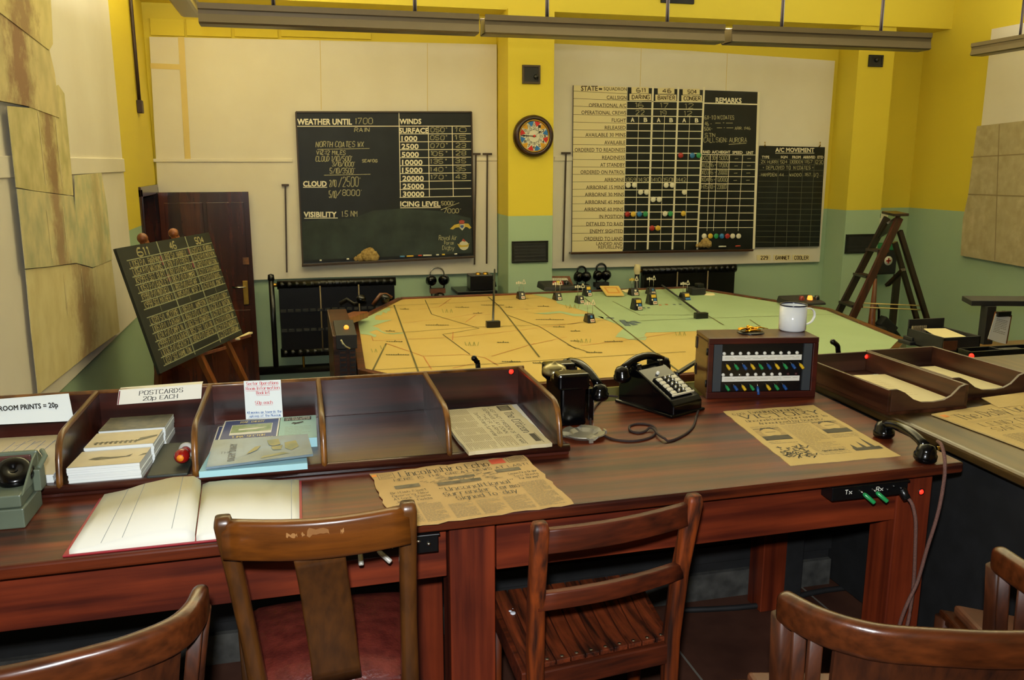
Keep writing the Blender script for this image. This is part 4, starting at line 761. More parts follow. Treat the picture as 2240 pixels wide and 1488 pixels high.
# plotting blocks with tags, and raid signs on two wires
TAGY, TAGB = mat('tag_yellow', '#d8b13a', rough=0.5), mat('tag_blue', '#2f6aa8', rough=0.5); TAGW = mat('tag_white', '#e6dcc2', rough=0.5); TAGR = mat('tag_red_ink', '#9a4a3a', rough=0.5)
def marker(px, py, label, tall=False, sign=0, wide=1.0, base='w'):
    p = tz(px, py); s = 1.0; t = thing('plotting_block', label, 'marker', p, 0.08, 'black plotting blocks on the table'); hw, hh, dp = 0.034*wide, (0.10 if tall else 0.068), 0.09
    m = MB(); m.hexa([(-hw, -0.02, 0), (hw, -0.02, 0), (hw, dp, 0), (-hw, dp, 0), (-hw*0.9, 0.01, hh), (hw*0.9, 0.01, hh), (hw*0.9, dp*0.7, hh), (-hw*0.9, dp*0.7, hh)], BLACK); obj('block', m, t, 0.006, local=True)
    def face(a0, b0, a1, b1): return [(-hw*0.95+2*hw*0.95*a, -0.0215+0.03*b, hh*b) for a, b in ((a0, b0), (a1, b0), (a1, b1), (a0, b1))]
    m = MB()
    if tall: m.poly(face(0.22, 0.66, 0.85, 0.92), TAGY); m.poly(face(0.22, 0.40, 0.40, 0.56), TAGW); m.poly(face(0.5, 0.38, 0.85, 0.58), TAGB); m.poly(face(0.38, 0.08, 0.92, 0.34), TAGW); m.poly([(x, y-0.0008, z) for x, y, z in face(0.48, 0.15, 0.62, 0.27)], TAGR); m.poly([(x, y-0.0008, z) for x, y, z in face(0.66, 0.15, 0.82, 0.27)], TAGR)
    elif base == 'y': m.poly(face(0.3, 0.5, 0.9, 0.9), TAGY); m.poly(face(0.3, 0.1, 0.98, 0.36), TAGB)
    else: m.poly(face(0.42, 0.60, 0.68, 0.86), TAGB if base == 'b' else TAGW); m.poly(face(0.34, 0.12, 0.86, 0.46), TAGW); m.poly([(x, y-0.0008, z) for x, y, z in face(0.44, 0.2, 0.58, 0.38)], TAGR); m.poly([(x, y-0.0008, z) for x, y, z in face(0.64, 0.2, 0.78, 0.38)], TAGR)
    obj('tags', m, t, local=True)
    if sign:
        m = MB(); 
        for x in (-0.02, 0.025): m.tube([(x, 0.03, hh-0.005), (x, 0.03, hh+0.08)], 0.0018, CHROME, 5)
        obj('wires', m, t, local=True); m = MB()
        z = hh+0.075; c = TAGY if sign == 2 else TAGW
        for i in range(3): m.box(-0.05+i*0.02, -0.036+i*0.02, 0.028, 0.031, z, z+0.02+0.006*(i % 2), c)
        for a, b in (((0.012, 0), (0.028, 0.04)), ((0.028, 0.04), (0.046, 0)), ((0.046, 0), (0.012, 0))): m.bar((a[0], 0.03, z+a[1]), (b[0], 0.03, z+b[1]), 0.006, 0.004, TAGW, (0, 1, 0))
        obj('sign', m, t, local=True)
for a in ((1142, 655, 'black plotting block with wire sign nearest the pillar, on the table edge', False, 1), (1222, 657.5, 'black plotting block with wire sign in front of the far rim console', False, 1), (1271, 664.5, 'black plotting block with wire sign just in front of the tall yellow tagged one', False, 1), (1293, 706.5, 'black plotting block with wire sign nearest the viewer, on the coast', False, 1, 1, 'b'), (1389, 647, 'broader black plotting block with yellow topped sign near the framed card', False, 2, 1.25), (1427, 645, 'black plotting block with bright sign on the far edge before the radiator', False, 1, 1.1, 'b'), (1287, 648.5, 'tall yellow tagged plotting block nearest the framed card', True), (1396, 679, 'tall yellow tagged plotting block nearest the viewer, on the green sea', True, 0, 1.15), (1429, 667, 'tall yellow tagged plotting block just behind the nearest one, on the sea', True, 0, 1.15), (1501, 657, 'black plotting block with yellow and blue tags, rightmost on the table', False, 1, 1.2, 'y')): marker(*a)
def rod(px, py, tip, label, rz):
    p = tz(px, py); t = thing('plotting_rod', label, 'rod', p, rz, 'plotting rods lying on the table'); m = MB(); m.box(p.x-0.055, p.x+0.055, p.y-0.025, p.y+0.025, ZT+0.001, ZT+0.05, BLACK); obj('head', m, t, 0.004); m = MB(); m.tube([p+V(0, 0, 0.04), tip], 0.009, BLACK, 8); obj('shaft', m, t)
rod(1078.5, 716, ay(1082, 590, 8.4), 'long black plotting rod with oblong head lying across the yellow land', 0)
rod(1533, 697, ay(1448, 624, 8.1), 'long black plotting rod with oblong head lying across the green sea', 0)

# ---------------------------------------------------------------- easel and its blackboard, left
Yb = 5.35; BLp = ay(350, 818, Yb); BRp = az(531, 731.6, BLp.z); e = BRp-BLp; d = ray(253, 544); TLp = CAM+d*((BLp-CAM).dot(e)/d.dot(e)); TRp = TLp+e
nb = e.cross(TLp-BLp); nb = nb if nb.dot(CAM-BLp) > 0 else -nb; nb.normalize()
SLATE = mat('grey_green_slate', '#0d110d', '#1b211b', rough=0.6, scale=5, lo=0.3, hi=0.8)
m = MB(); m.extr([BLp, BRp, TRp, TLp], -nb*0.018, SLATE); sh = Sheet(BLp, BRp, TRp, TLp, nb)
LN = mat('board_line', '#8d9070', rough=0.8)
vr = (0.06, 0.385, 0.70)
rows_ = [0.895-i*0.0655 for i in range(14)]
for i, r in enumerate(rows_): rule(m, sh, 0.055, r, 0.995, r+0.005, 0.006, LN)
for v_ in (0.385, 0.70): rule(m, sh, v_, 1.0, v_-0.0, 0.02, 0.011, LN)
for v_ in (0.21, 0.53, 0.85): rule(m, sh, v_, 0.55, v_, 0.45, 0.003, LN)
hand_on(m, sh, '611', 0.17, 0.91, 0.28, 0.975, CHALKY, 0.010, 0.3); hand_on(m, sh, '46', 0.50, 0.915, 0.57, 0.975, CHALKY, 0.010, 0.3); hand_on(m, sh, '504', 0.80, 0.915, 0.90, 0.97, CHALKY, 0.010, 0.3)
c1 = ["L1051 P/L BARHAM", "L1054 P/O WATKINS", "K9993 SGT BURT", "L1053 P/O BAZLEY", "K9990 P/O MITCHELL", "K9991 SGT MATHER 2", "", "L1039 S/L MCCOMB", "L1053 P/L LEATHART", "L1034 P/O CAMPLIN", "K9999 P/O LEATHER", "L1036 P/O HEATH 2", "L1037 SGT HAMILTON"]
c2 = ["L1892 S/L BARWELL", "L1811 P/O FROST", "L1817 P/O SMALLEY", "L1805 P/O PLUMMER", "L1803 P/O LEFEVRE", "L1815 P/O C. WEST 2", "", "L1853 P/L JAMESON", "L1860 P/O LYDALL", "L1863 SGT EDWARDS", "L1857 SGT TAYLOR", "L1804 P/O GREEN 2", ""]
c3 = ["L6722 S/L BEAMISH", "L6742 P/O MITCHEM", "L6892 P/O WATSON", "L6727 P/O HARDY", "L6733 P/O DAVIS", "L6712 P/O JONES", "", "L6723 P/O LOWRY", "L6726 F/L WATSON", "L6717 P/O PARSONS", "L6777 P/O MEDLAR", "L6721 P/O NORMAN", "L6712 P/O BROWNE"]
for j, (cc, x0, x1) in enumerate(((c1, 0.075, 0.375), (c2, 0.40, 0.69), (c3, 0.715, 0.985))):
    for i, tx in enumerate(cc):
        if tx: hand_on(m, sh, tx, x0, rows_[i]-0.058, x1-random.uniform(0, 0.03), rows_[i]-0.010, CHALKY, 0.005, 0.4)
PK = mat('dull_red_chalk', '#7a3440', rough=0.9)
for a in ((0.375, 0.66, 0.395, 0.72), (0.68, 0.72, 0.70, 0.78), (0.37, 0.80, 0.385, 0.88), (0.685, 0.84, 0.70, 0.90)): area(m, sh, *a, PK)
top('slate_board', m, 'grey slate board with three columns of chalked names standing tilted on an easel', 'blackboard', bevel=0.0)
t = thing('easel', 'orange wooden easel holding the slate board before the open door', 'easel', V(BRp.x-0.3, BRp.y-0.3, FLOOR2)); back = -nb*0.045
def onb(a, b): return sh.p(a, b)+back
for a_top, a_bot in ((0.33, 0.50), (0.66, 0.845)):
    A1, B1 = onb(a_top, 1.05), onb(a_bot, -0.05); dd = (B1-A1); k = (FLOOR2-A1.z)/dd.z; B1 = A1+dd*k
    m = MB(); m.bar(A1, B1, 0.05, 0.035, EASELW, tuple(nb)); m.ball(A1, 0.034, EASELW); obj('leg', m, t)
A1 = onb(0.4, 0.75); m = MB(); m.bar(A1, V(max(A1.x-0.12, -1.2), A1.y-0.1, FLOOR2)-nb*0.05, 0.045, 0.03, EASELW, tuple(nb)); obj('leg', m, t)
m = MB(); m.bar(onb(0.45, 0.3)-nb*0.02, onb(0.8, 0.3)-nb*0.02, 0.04, 0.02, EASELW, tuple(nb)); obj('cross_bar', m, t)
for a_ in (0.50, 0.845):
    m = MB(); p = onb(a_+0.02, -0.015); m.bar(p, p+nb*0.16+e.normalized()*0.04, 0.022, 0.018, EASELW); obj('peg', m, t)
m = MB(); m.bar(sh.p(0.86, -0.012, 0.03), sh.p(1.06, -0.012, 0.03), 0.03, 0.012, CREAMB); top('chalk_tray', m, 'pale strip under the right end of the slate board', 'strip')

# ---------------------------------------------------------------- stepladder corner, right
LADW = wood('ladder_wood', '#160b06', '#2e170d', 'z', rough=0.4); LADR = wood('ladder_front_wood', '#2b110a', '#4a2012', 'z', rough=0.4)
t = thing('stepladder', 'dark wooden stepladder standing in the right corner behind the table', 'ladder', V(5.7, 7.3, FLOOR2))
def toflo(a, b): a, b = Vector(a), Vector(b); return a+(b-a)*((FLOOR2-a.z)/(b.z-a.z))
Yn, Yr_ = 7.15, 7.5
s1t, s1b = ay(1968, 476, Yn), ay(1862, 700, Yn-0.0); s2t, s2b = ay(1941, 476, Yr_), ay(1832, 688, Yr_)
s1b, s2b = toflo(s1t, s1b), toflo(s2t, s2b)
m = MB(); m.bar(s1t, s1b, 0.075, 0.03, LADR, (0, 1, 0)); obj('front_stile', m, t, 0.003); m = MB(); m.bar(s2t, s2b, 0.07, 0.03, LADW, (0, 1, 0)); obj('front_stile', m, t, 0.003)
for k in (0.30, 0.44, 0.60, 0.70, 0.80, 0.92):
    a, b = s1t.lerp(s1b, k-0.12), s2t.lerp(s2b, k-0.12); m = MB(); m.bar(a, b, 0.11, 0.025, LADW, (0, 0, 1)); obj('tread', m, t, 0.002)
for (xt, yt, xb_, yb2, Y) in ((1957, 530, 2013, 724, Yr_), (1968, 505, 2036, 724, Yn)): a = ay(xt, yt, Y); b = toflo(a, ay(xb_, yb2, Y)); m = MB(); m.bar(a, b, 0.05, 0.035, LADW, (0, 1, 0)); obj('back_leg', m, t, 0.003)
m = MB(); a, b, c, d2 = ay(1934, 468, Yr_), ay(1984, 474, Yn-0.02), 0, 0; zt = s1t.z+0.015
m.hexa([V(s1t.x-0.10, Yn-0.04, zt), V(s1t.x+0.07, Yn-0.04, zt), V(s2t.x+0.13, Yr_+0.04, zt), V(s2t.x-0.04, Yr_+0.04, zt), V(s1t.x-0.10, Yn-0.04, zt+0.025), V(s1t.x+0.07, Yn-0.04, zt+0.025), V(s2t.x+0.13, Yr_+0.04, zt+0.025), V(s2t.x-0.04, Yr_+0.04, zt+0.025)], LADW); obj('top_platform', m, t, 0.003)
m = MB(); m.bar(ay(1955, 480, Yn+0.02), ay(1935, 512, Yn+0.25), 0.16, 0.02, LADW, (0, 1, 0)); obj('back_board', m, t)
m = MB(); m.bar(ay(1941, 624, Yr_), ay(1976, 590, Yn+0.1), 0.05, 0.03, LADW, (0, 1, 0)); obj('stay', m, t)
for yy in (672, 663): m = MB(); a = ay(1880, yy, Yn+0.02); b = ay(2020, yy+6, Yn+0.02); m.tube([a, b], 0.006, TAPE, 6); obj('cord', m, t)
t = thing('first_aid_bag', 'black first aid bag with red cross hung on the wall behind the stepladder', 'bag', ay(1940, 600, 8.85)); GRN = mat('green_flap', '#1f7a4a', rough=0.6); CRS = mat('cross_red', '#a82c22', rough=0.6)
a, b = ay(1908, 545, 8.8), ay(1960, 600, 8.8); m = MB(); m.box(a.x, b.x, 8.8, 8.98, b.z, a.z, BLACKM); obj('body', m, t, 0.02); m = MB(); q = ay(1908, 535, 8.79); m.box(a.x, b.x, 8.785, 8.99, a.z-0.02, q.z, GRN); obj('flap', m, t, 0.015)
c = ay(1943, 570.5, 8.797); m = MB(); m.lathe([(0, 0.004), (0.055, 0.004), (0.055, 0)], WHITE, c, (0, -1, 0), 28); m.box(c.x-0.032, c.x+0.032, 8.789, 8.7925, c.z-0.010, c.z+0.010, CRS); m.box(c.x-0.010, c.x+0.010, 8.789, 8.7925, c.z-0.032, c.z+0.032, CRS); obj('badge', m, t)
m = MB(); a, b = ay(1919, 467, 8.97), ay(1940, 503, 8.97); m.box(a.x, b.x, 8.97, 8.985, b.z, a.z, WHITE); h = (a.z-b.z)
for f in (0.72, 0.05): m.box(a.x, a.x+0.05, 8.967, 8.9695, b.z+h*f, b.z+h*(f+0.27), GRN)
top('wall_sign', m, 'white sign with green squares, half hidden behind the ladder top', 'sign')
m = MB(); p = ay(1905, 725, 7.9); q = ay(1912, 610, 7.9); m.lathe([(0, q.z-FLOOR2), (0.018, q.z-FLOOR2), (0.062, 0), (0, 0)], EASELW, V(p.x, 7.9, FLOOR2), n=14); top('tapered_post', m, 'tapering orange brown wooden post under the first aid bag', 'post')
t = thing('microphone_stand', 'tangled black stand and earpiece on the floor behind the ladder legs', 'stand', V(ay(1945, 720, 8.0).x, 8.0, FLOOR2))
m = MB(); a = ay(1963, 600, 8.0); b = ay(1950, 720, 8.0); m.bar(a, V(b.x, 8.0, FLOOR2), 0.07, 0.04, LADW, (0, 1, 0)); obj('post', m, t)
m = MB(); m.tube([ay(1912, 682, 7.95), ay(1919, 668, 7.95), ay(1923, 680, 7.95), ay(1922, 700, 7.95), ay(1930, 715, 7.95), ay(1945, 720, 7.95)], 0.014, BLACK); obj('cable', m, t)
m = MB(); m.bar(ay(1926, 700, 7.9), ay(1952, 725, 7.9), 0.12, 0.10, BLACKM, (0, 1, 0)); m.ball(ay(1925, 722, 7.9), 0.07, BLACKM); m.bar(ay(1948, 722, 7.9), ay(1962, 740, 7.9), 0.09, 0.06, BLACK, (0, 1, 0)); obj('earpiece', m, t, 0.01)

# ---------------------------------------------------------------- side bench at right
ZS = 0.36; SIDEW = wood('pale_bench_wood', '#7a5a30', '#a37c44', 'x', rough=0.4)
def sz(x, y, h=0.0): return az(x, y, ZS+h)
t = thing('side_bench', 'pale wooden bench beyond the document trays, at the right edge of the room', 'table', V(4.8, 4.6, FLOOR2)); f_, b_ = sz(2100, 792).y, sz(2160, 748).y; xl = sz(2003, 752).x
m = MB(); m.box(xl, xl+1.9, f_, b_, ZS-0.04, ZS, SIDEW); obj('bench_top', m, t, 0.004)
for x in (xl+0.15, xl+1.75): m = MB(); m.box(x-0.04, x+0.04, f_+0.05, f_+0.13, FLOOR2, ZS-0.04, OAKD); obj('leg', m, t); m = MB(); m.box(x-0.04, x+0.04, b_-0.13, b_-0.05, FLOOR2, ZS-0.04, OAKD); obj('leg', m, t)
t = thing('document_box', 'open black document box with cream papers on the side bench', 'box', sz(2095, 770))
a, b = sz(2062, 774), sz(2146, 770); zt = ay(2062, 740, a.y).z; dd = 0.34; W = 0.012
m = MB(); m.box(a.x, b.x, a.y, a.y+dd, ZS, ZS+0.012, BLACKM); m.box(a.x, b.x, a.y, a.y+W, ZS, zt, BLACKM); m.box(a.x, a.x+W, a.y, a.y+dd, ZS, zt, BLACKM); m.box(b.x-W, b.x, a.y, a.y+dd, ZS, zt, BLACKM); m.box(a.x, b.x, a.y+dd-W, a.y+dd, ZS, zt+0.06, BLACKM); obj('box', m, t, 0.003)
m = MB(); m.box(a.x-0.004, a.x+0.10, a.y-0.004, a.y, ZS+0.02, zt-0.02, TANL); obj('label_holder', m, t)
m = MB(); m.extr([V(a.x+0.03, a.y+0.03, zt-0.03), V(b.x-0.03, a.y+0.03, zt-0.03), V(b.x-0.03, a.y+0.28, zt-0.005), V(a.x+0.06, a.y+0.26, zt+0.005)], (0, 0, 0.004), CREAMB); top('paper_pile', m, 'cream papers lying in the black document box on the side bench', 'paper')
t = thing('peg_rack', 'black rack of short pale pegs left of the document box on the bench', 'rack', sz(2018, 757)); a = sz(1990, 757); b = sz(2040, 755); zt = ay(1990, 741, a.y).z
m = MB(); m.box(a.x, b.x, a.y, a.y+0.12, ZS, (ZS+zt)/2, BLACKM); m.box(a.x+0.03, b.x, a.y+0.02, a.y+0.11, (ZS+zt)/2, zt, BLACKM); obj('base', m, t, 0.005)
for i in range(9): m = MB(); x = a.x+0.05+(b.x-a.x-0.05)*i/9; m.tube([V(x, a.y+0.06, zt-0.01), V(x+0.008, a.y+0.06, zt+0.07)], 0.006, LAMPM, 6); obj('peg', m, t)
t = thing('compartment_tray', 'long black tray with empty compartments on the near edge of the side bench', 'tray', sz(2190, 785)); a = sz(2117, 786); L_ = 0.78; zt = ZS+0.05
m = MB(); m.box(a.x, a.x+L_, a.y-0.02, a.y+0.1, ZS, ZS+0.02, BLACK)
for f in (0, 0.29, 0.62, 0.98): m.box(a.x+L_*f, a.x+L_*f+0.015, a.y-0.02, a.y+0.1, ZS+0.02, zt, BLACK)
m.box(a.x, a.x+L_, a.y-0.02, a.y-0.005, ZS, zt, BLACK); m.box(a.x, a.x+L_, a.y+0.085, a.y+0.1, ZS, zt, BLACK); obj('tray', m, t, 0.002)
m = MB(); m.lathe([(0, 0.012), (0.012, 0.009), (0.016, 0), (0.016, -0.004)], LED, ay(2125, 779, a.y-0.022), (0, -1, 0), n=14); obj('red_lamp', m, t)
m = MB(); m.box(a.x+0.28, a.x+0.42, a.y+0.01, a.y+0.07, ZS+0.02, ZS+0.04, GREYS); top('small_block', m, 'small grey block lying in the compartment tray', 'block')
m = MB(); m.box(a.x+0.28, a.x+L_, a.y-0.25, a.y-0.06, ZS-0.12, ZS-0.02, BLACKM); m.box(a.x+0.28, a.x+L_, a.y-0.25, a.y-0.23, FLOOR2, ZS-0.12, BLACKM); top('black_cabinet', m, 'low black cabinet in front of the compartment tray', 'cabinet', bevel=0.004)
t = thing('bench_shelf', 'dark raised shelf on a post standing on the side bench, right edge', 'shelf', sz(2160, 752)); Ysf = sz(2150, 752).y
a, b = ay(2130, 664, Ysf), ay(2240, 690, Ysf-0.25); m = MB(); m.hexa([V(a.x, Ysf+0.02, a.z-0.02), V(a.x+1.1, Ysf-0.3, a.z-0.02), V(a.x+1.2, Ysf-0.1, a.z-0.02), V(a.x+0.1, Ysf+0.22, a.z-0.02), V(a.x, Ysf+0.02, a.z+0.015), V(a.x+1.1, Ysf-0.3, a.z+0.015), V(a.x+1.2, Ysf-0.1, a.z+0.015), V(a.x+0.1, Ysf+0.22, a.z+0.015)], BLACKM); obj('shelf_board', m, t, 0.004); SHB = a.z-0.02
p, q = ay(2168, 672, Ysf-0.02), ay(2152, 752, Ysf-0.02); m = MB(); m.box(p.x-0.035, p.x+0.035, Ysf-0.03, Ysf+0.03, ZS, SHB, BLACKM); obj('post', m, t, 0.003)
m = MB(); m.box(p.x+0.9, p.x+0.97, Ysf-0.28, Ysf-0.22, ZS, SHB, BLACKM); obj('post', m, t, 0.003)
t = thing('clipboard', 'hanging clipboard with white sheets under the dark raised shelf', 'clipboard', ay(2185, 750, Ysf-0.14)); Yc = Ysf-0.18
P = [ay(2162, 744, Yc), ay(2203, 752, Yc), ay(2214, 690, Yc), ay(2178, 682, Yc)]; m = MB(); m.extr(P, (0, 0.006, 0), EASELW); obj('board', m, t)
m = MB(); P = [ay(2161, 741, Yc-0.004), ay(2180, 748, Yc-0.004), ay(2200, 753, Yc-0.004), ay(2211, 694, Yc-0.004), ay(2178, 686, Yc-0.004)]; m.extr(P, (0, 0.002, 0), WHITE); column(m, Sheet(P[0], P[2], P[3], P[4], (0, -1, 0)), 0.15, 0.3, 0.85, 0.85, 9, GREYINK, 0.003, 0.001); obj('sheets', m, t)
m = MB(); c = ay(2196, 686, Yc-0.01); m.box(c.x-0.05, c.x+0.05, Yc-0.02, Yc, c.z-0.02, c.z+0.015, BLACK); m.box(c.x-0.012, c.x+0.012, Yc-0.01, Yc, c.z, SHB, BLACK); obj('clip', m, t, 0.003)
# ---------------------------------------------------------------- the long mahogany desk
PR = V(1.686, 1.800, 0); PL = V(-1.27, 1.735, 0); DX = (PR-PL).normalized()
def dsk(x, back=0.0, z=ZD): k = (x-PL.x)/DX.x; p = PL+DX*k; return V(x, p.y+back, z)
t = thing('desk', 'long mahogany desk with pigeonholes along the near edge of the platform', 'desk', V(0.2, 2.2, 0))
m = MB(); m.extr([V(PL.x, PL.y, ZD-0.03), V(PR.x, PR.y, ZD-0.03), V(1.72, 2.58, ZD-0.03), V(PL.x, 2.63, ZD-0.03)], (0, 0, 0.03), DESKW); obj('desk_top', m, t, 0.007, seg=3)
def rail(x0, x1, back, z0, z1, th, mt, name): m = MB(); a, b = dsk(x0, back, z0), dsk(x1, back, z0); m.hexa([a, b, b+V(0, th, 0), a+V(0, th, 0), a+V(0, 0, z1-z0), b+V(0, 0, z1-z0), b+V(0, th, z1-z0), a+V(0, th, z1-z0)], mt); return obj(name, m, t, 0.002)
rail(-1.2, 0.295, 0.055, 0.592, 0.73, 0.025, DESKR, 'apron'); rail(0.415, 1.53, 0.055, 0.592, 0.73, 0.025, DESKR, 'apron')
for x0, b0, mt in ((0.30, 0.04, DESKZ), (1.525, 0.05, DESKZ), (-1.22, 0.04, DESKZ)):
    m = MB(); p = dsk(x0, b0, 0); m.box(p.x, p.x+0.108, p.y, p.y+0.10, 0, 0.73, mt); obj('leg', m, t, 0.003)
for px, py in ((1672, 1325),): m = MB(); p = az(px, py, 0); m.box(p.x-0.04, p.x+0.05, p.y-0.04, p.y+0.05, 0, 0.73, DESKZ); m.box(p.x+0.06, p.x+0.13, p.y-0.02, p.y+0.05, 0, 0.73, BLACKM); obj('leg', m, t, 0.003)
m = MB(); p = dsk(0.24, 0.35, 0); m.box(p.x, p.x+0.09, p.y, p.y+0.09, 0, 0.73, DESKZ); obj('leg', m, t, 0.003)
# pigeonhole unit
LIPY, BKY, PZ, TZ_ = 2.112, 2.55, 0.785, 0.900
bx = [-0.588, -0.283, 0.026, 0.348, 0.662]; XE = 0.672
pg = thing('pigeonhole_tray', 'dark varnished row of open compartments along the back of the desk', 'tray', V(-0.3, 2.3, ZD))
m = MB(); m.box(-1.25, XE+0.012, LIPY, BKY, ZD, PZ, PIGW); obj('base', m, pg, 0.003)
m = MB(); m.tube([V(-1.25, LIPY, PZ-0.004), V(XE+0.012, LIPY, PZ-0.004)], 0.011, PIGW, 10); obj('front_lip', m, pg)
m = MB(); m.box(-1.25, XE, BKY, BKY+0.014, ZD, TZ_, PIGW); obj('back_panel', m, pg, 0.002)
m = MB(); m.tube([V(-1.25, BKY+0.007, TZ_), V(XE, BKY+0.007, TZ_)], 0.0075, PIGE, 8); obj('top_edge', m, pg)
for x in [-1.02]+bx:
    prof = [(BKY, PZ), (2.11, PZ), (2.112, 0.80), (2.124, 0.85), (2.14, 0.882), (2.165, 0.897), (2.19, TZ_), (BKY, TZ_)]
    xo = x+(0.006 if x < 0.5 else -0.004); m = MB(); m.extr([V(xo-0.006, y, z) for y, z in prof], (0.012, 0, 0), PIGW); dv = obj('divider', m, pg)
    m = MB(); m.tube([V(xo, y, z) for y, z in prof[1:]], 0.008, PIGE, 8); obj('divider_edge', m, dv, label='worn lighter edge')
def led(p, ax_, parent, nm='red_lamp', r=0.011):
    m = MB(); m.lathe([(0, r*0.7), (r*0.7, r*0.5), (r, 0), (r, -0.004)], LED, p, ax_, n=14); m.lathe([(r*1.0, 0.003), (r*1.25, 0.003), (r*1.25, -0.004)], BLACK, p, ax_, n=14); obj(nm, m, parent)
led(ay(1118, 813, BKY-0.001), (0, -1, 0), pg, r=0.008)
led(ay(2039, 1073, 1.84)+V(0, 0, 0), (0, -1, 0), t, r=0.007) if False else led(V(1.60, dsk(1.6, 0.05).y-0.001, ay(2039, 1073, dsk(1.6, 0.05).y).z), (0, -1, 0), t, r=0.0075)
# signs in the pigeonholes
SIGNB = mat('bluish_white_paper', '#e4ecec', rough=0.5)
def upright(px, Y, mt, name, label, lean=0.0, tilt=0.02):
    P = [ay(*px[0], Y-tilt), ay(*px[1], Y-tilt), ay(*px[2], Y), ay(*px[3], Y)]; m = MB(); m.extr(P, (0, 0.0015, 0), mt); return m, Sheet(*P, (0, -1, 0.05))
m, sh = upright([(256, 886), (440, 872), (442, 841), (260, 855)], BKY-0.004, WHITE, '', '', tilt=0.022)
m.extr([sh.p(0, 1), sh.p(1, 1), sh.p(1, 1)+V(0, 0.03, -0.0), sh.p(0, 1)+V(0, 0.03, 0)], (0, 0, 0.0015), WHITE)
hand_on(m, sh, 'POSTCARDS', 0.25, 0.57, 0.77, 0.86, INK, 0.0016, 0, serif=True); hand_on(m, sh, '20p EACH', 0.30, 0.17, 0.71, 0.44, INK, 0.0016, 0, serif=True); rule(m, sh, 0.012, 0.02, 0.012, 0.98, 0.003, PK)
top('price_card', m, 'cream folded price card reading POSTCARDS 20p EACH over the tray back', 'sign')
RINK, BINK = mat('red_print', '#c8323c', rough=0.6), mat('blue_print', '#2a5fa0', rough=0.6)
m, sh = upright([(538, 917.5), (619, 914), (614, 831), (533, 834)], BKY-0.004, SIGNB, '', '', tilt=0.055)
for tx, a0, a1, b0, b1 in (('Sector Operations', 0.07, 0.93, 0.89, 0.97), ('Room Information', 0.05, 0.95, 0.76, 0.84), ('Booklet', 0.32, 0.68, 0.64, 0.72), ('50p each', 0.28, 0.74, 0.38, 0.46)): hand_on(m, sh, tx, a0, b0, a1, b1, RINK, 0.0011, 0, serif=True); rule(m, sh, a0, b0-0.03, a1, b0-0.03, 0.0007, RINK)
hand_on(m, sh, 'All monies go towards the', 0.04, 0.145, 0.97, 0.20, BINK, 0.0009, 0, serif=True); hand_on(m, sh, 'upkeep of the Museum', 0.10, 0.05, 0.94, 0.105, BINK, 0.0009, 0, serif=True)
for b in (0.125, 0.03): rule(m, sh, 0.06, b, 0.96, b, 0.0006, BINK)
top('booklet_sign', m, 'white paper sign with red serif lettering about the 50p booklet', 'sign')
m, sh = upright([(-60, 932), (162, 921), (150, 861), (-60, 878)], BKY-0.01, SIGNB, '', '', tilt=0.05)
print_on(m, sh, 'OPS ROOM PRINTS = 20p', 0.13, 0.47, 0.872, 0.73, INK, 0.02, h=0.004, shear=0.0)
top('print_sign', m, 'large white sheet reading OPS ROOM PRINTS = 20p, leaning at far left of the tray', 'sign')
# stacks in the pigeonholes
PAPERE = mat('stacked_paper_edge', '#e8ece8', '#c9cfcc', rough=0.6, scale=120, stretch=(0.02, 0.02, 6)); SEPIA = mat('sepia_card', '#cdbf9c', '#b9a983', rough=0.4, scale=6); DKP = mat('dark_photo', '#2b2a20', '#5b5740', rough=0.4, scale=40)
def stack(pts, z0, h, name, label, cat, group, face_mat, draw, n=1):
    m = MB(); P = [V(p.x, p.y, z0) for p in pts]; random.seed(len(label)); layers = 7
    for i in range(layers):
        o = V(random.uniform(-1, 1)*0.0015, random.uniform(-1, 1)*0.0012, 0); m.extr([p+o+V(0, 0, h*i/layers) for p in P], (0, 0, h/layers*0.97), PAPERE)
    T = [p+V(0, 0, h+0.0004) for p in P]; sh = Sheet(*T, (0, 0, 1)); area(m, sh, 0.0, 0.0, 1, 1, face_mat, 0.0003)
    if draw: draw(m, sh)
    return top(name, m, label, cat, group)
def biplane(m, sh):
    shape(m, sh, [(0.2, 0.42), (0.34, 0.36), (0.6, 0.40), (0.78, 0.46), (0.80, 0.62), (0.72, 0.50), (0.5, 0.50), (0.36, 0.56), (0.26, 0.52)], DKP); shape(m, sh, [(0.9, 0.45), (1.0, 0.5), (1.0, 0.62), (0.95, 0.58)], DKP)
def airfield(m, sh):
    for i in range(9): shape(m, sh, [(0.10+i*0.072, 0.18), (0.145+i*0.072, 0.14), (0.15+i*0.072, 0.30), (0.12+i*0.072, 0.36)], DKP); shape(m, sh, [(0.085+i*0.072, 0.26), (0.16+i*0.072, 0.30), (0.16+i*0.072, 0.33), (0.085+i*0.072, 0.29)], DKP, 0.0009)
    shape(m, sh, [(0.7, 0.2), (0.98, 0.5), (0.98, 0.62), (0.74, 0.46)], DKP)
def crowd(m, sh):
    area(m, sh, 0.0, 0.0, 1, 0.35, DKP)
    for i in range(6): area(m, sh, 0.30+i*0.11, 0.4+0.05*(i % 2), 0.37+i*0.11, 0.8, DKP)
sx0, sx1 = -0.560, -0.400
stack([V(-0.565, 2.118, 0), V(-0.403, 2.118, 0), V(-0.395, 2.235, 0), V(-0.557, 2.235, 0)], PZ, 0.044, 'postcard_stack', 'thickest postcard stack at the front of the second compartment, with an aircraft picture', 'postcards', 'postcard stacks', SEPIA, biplane)
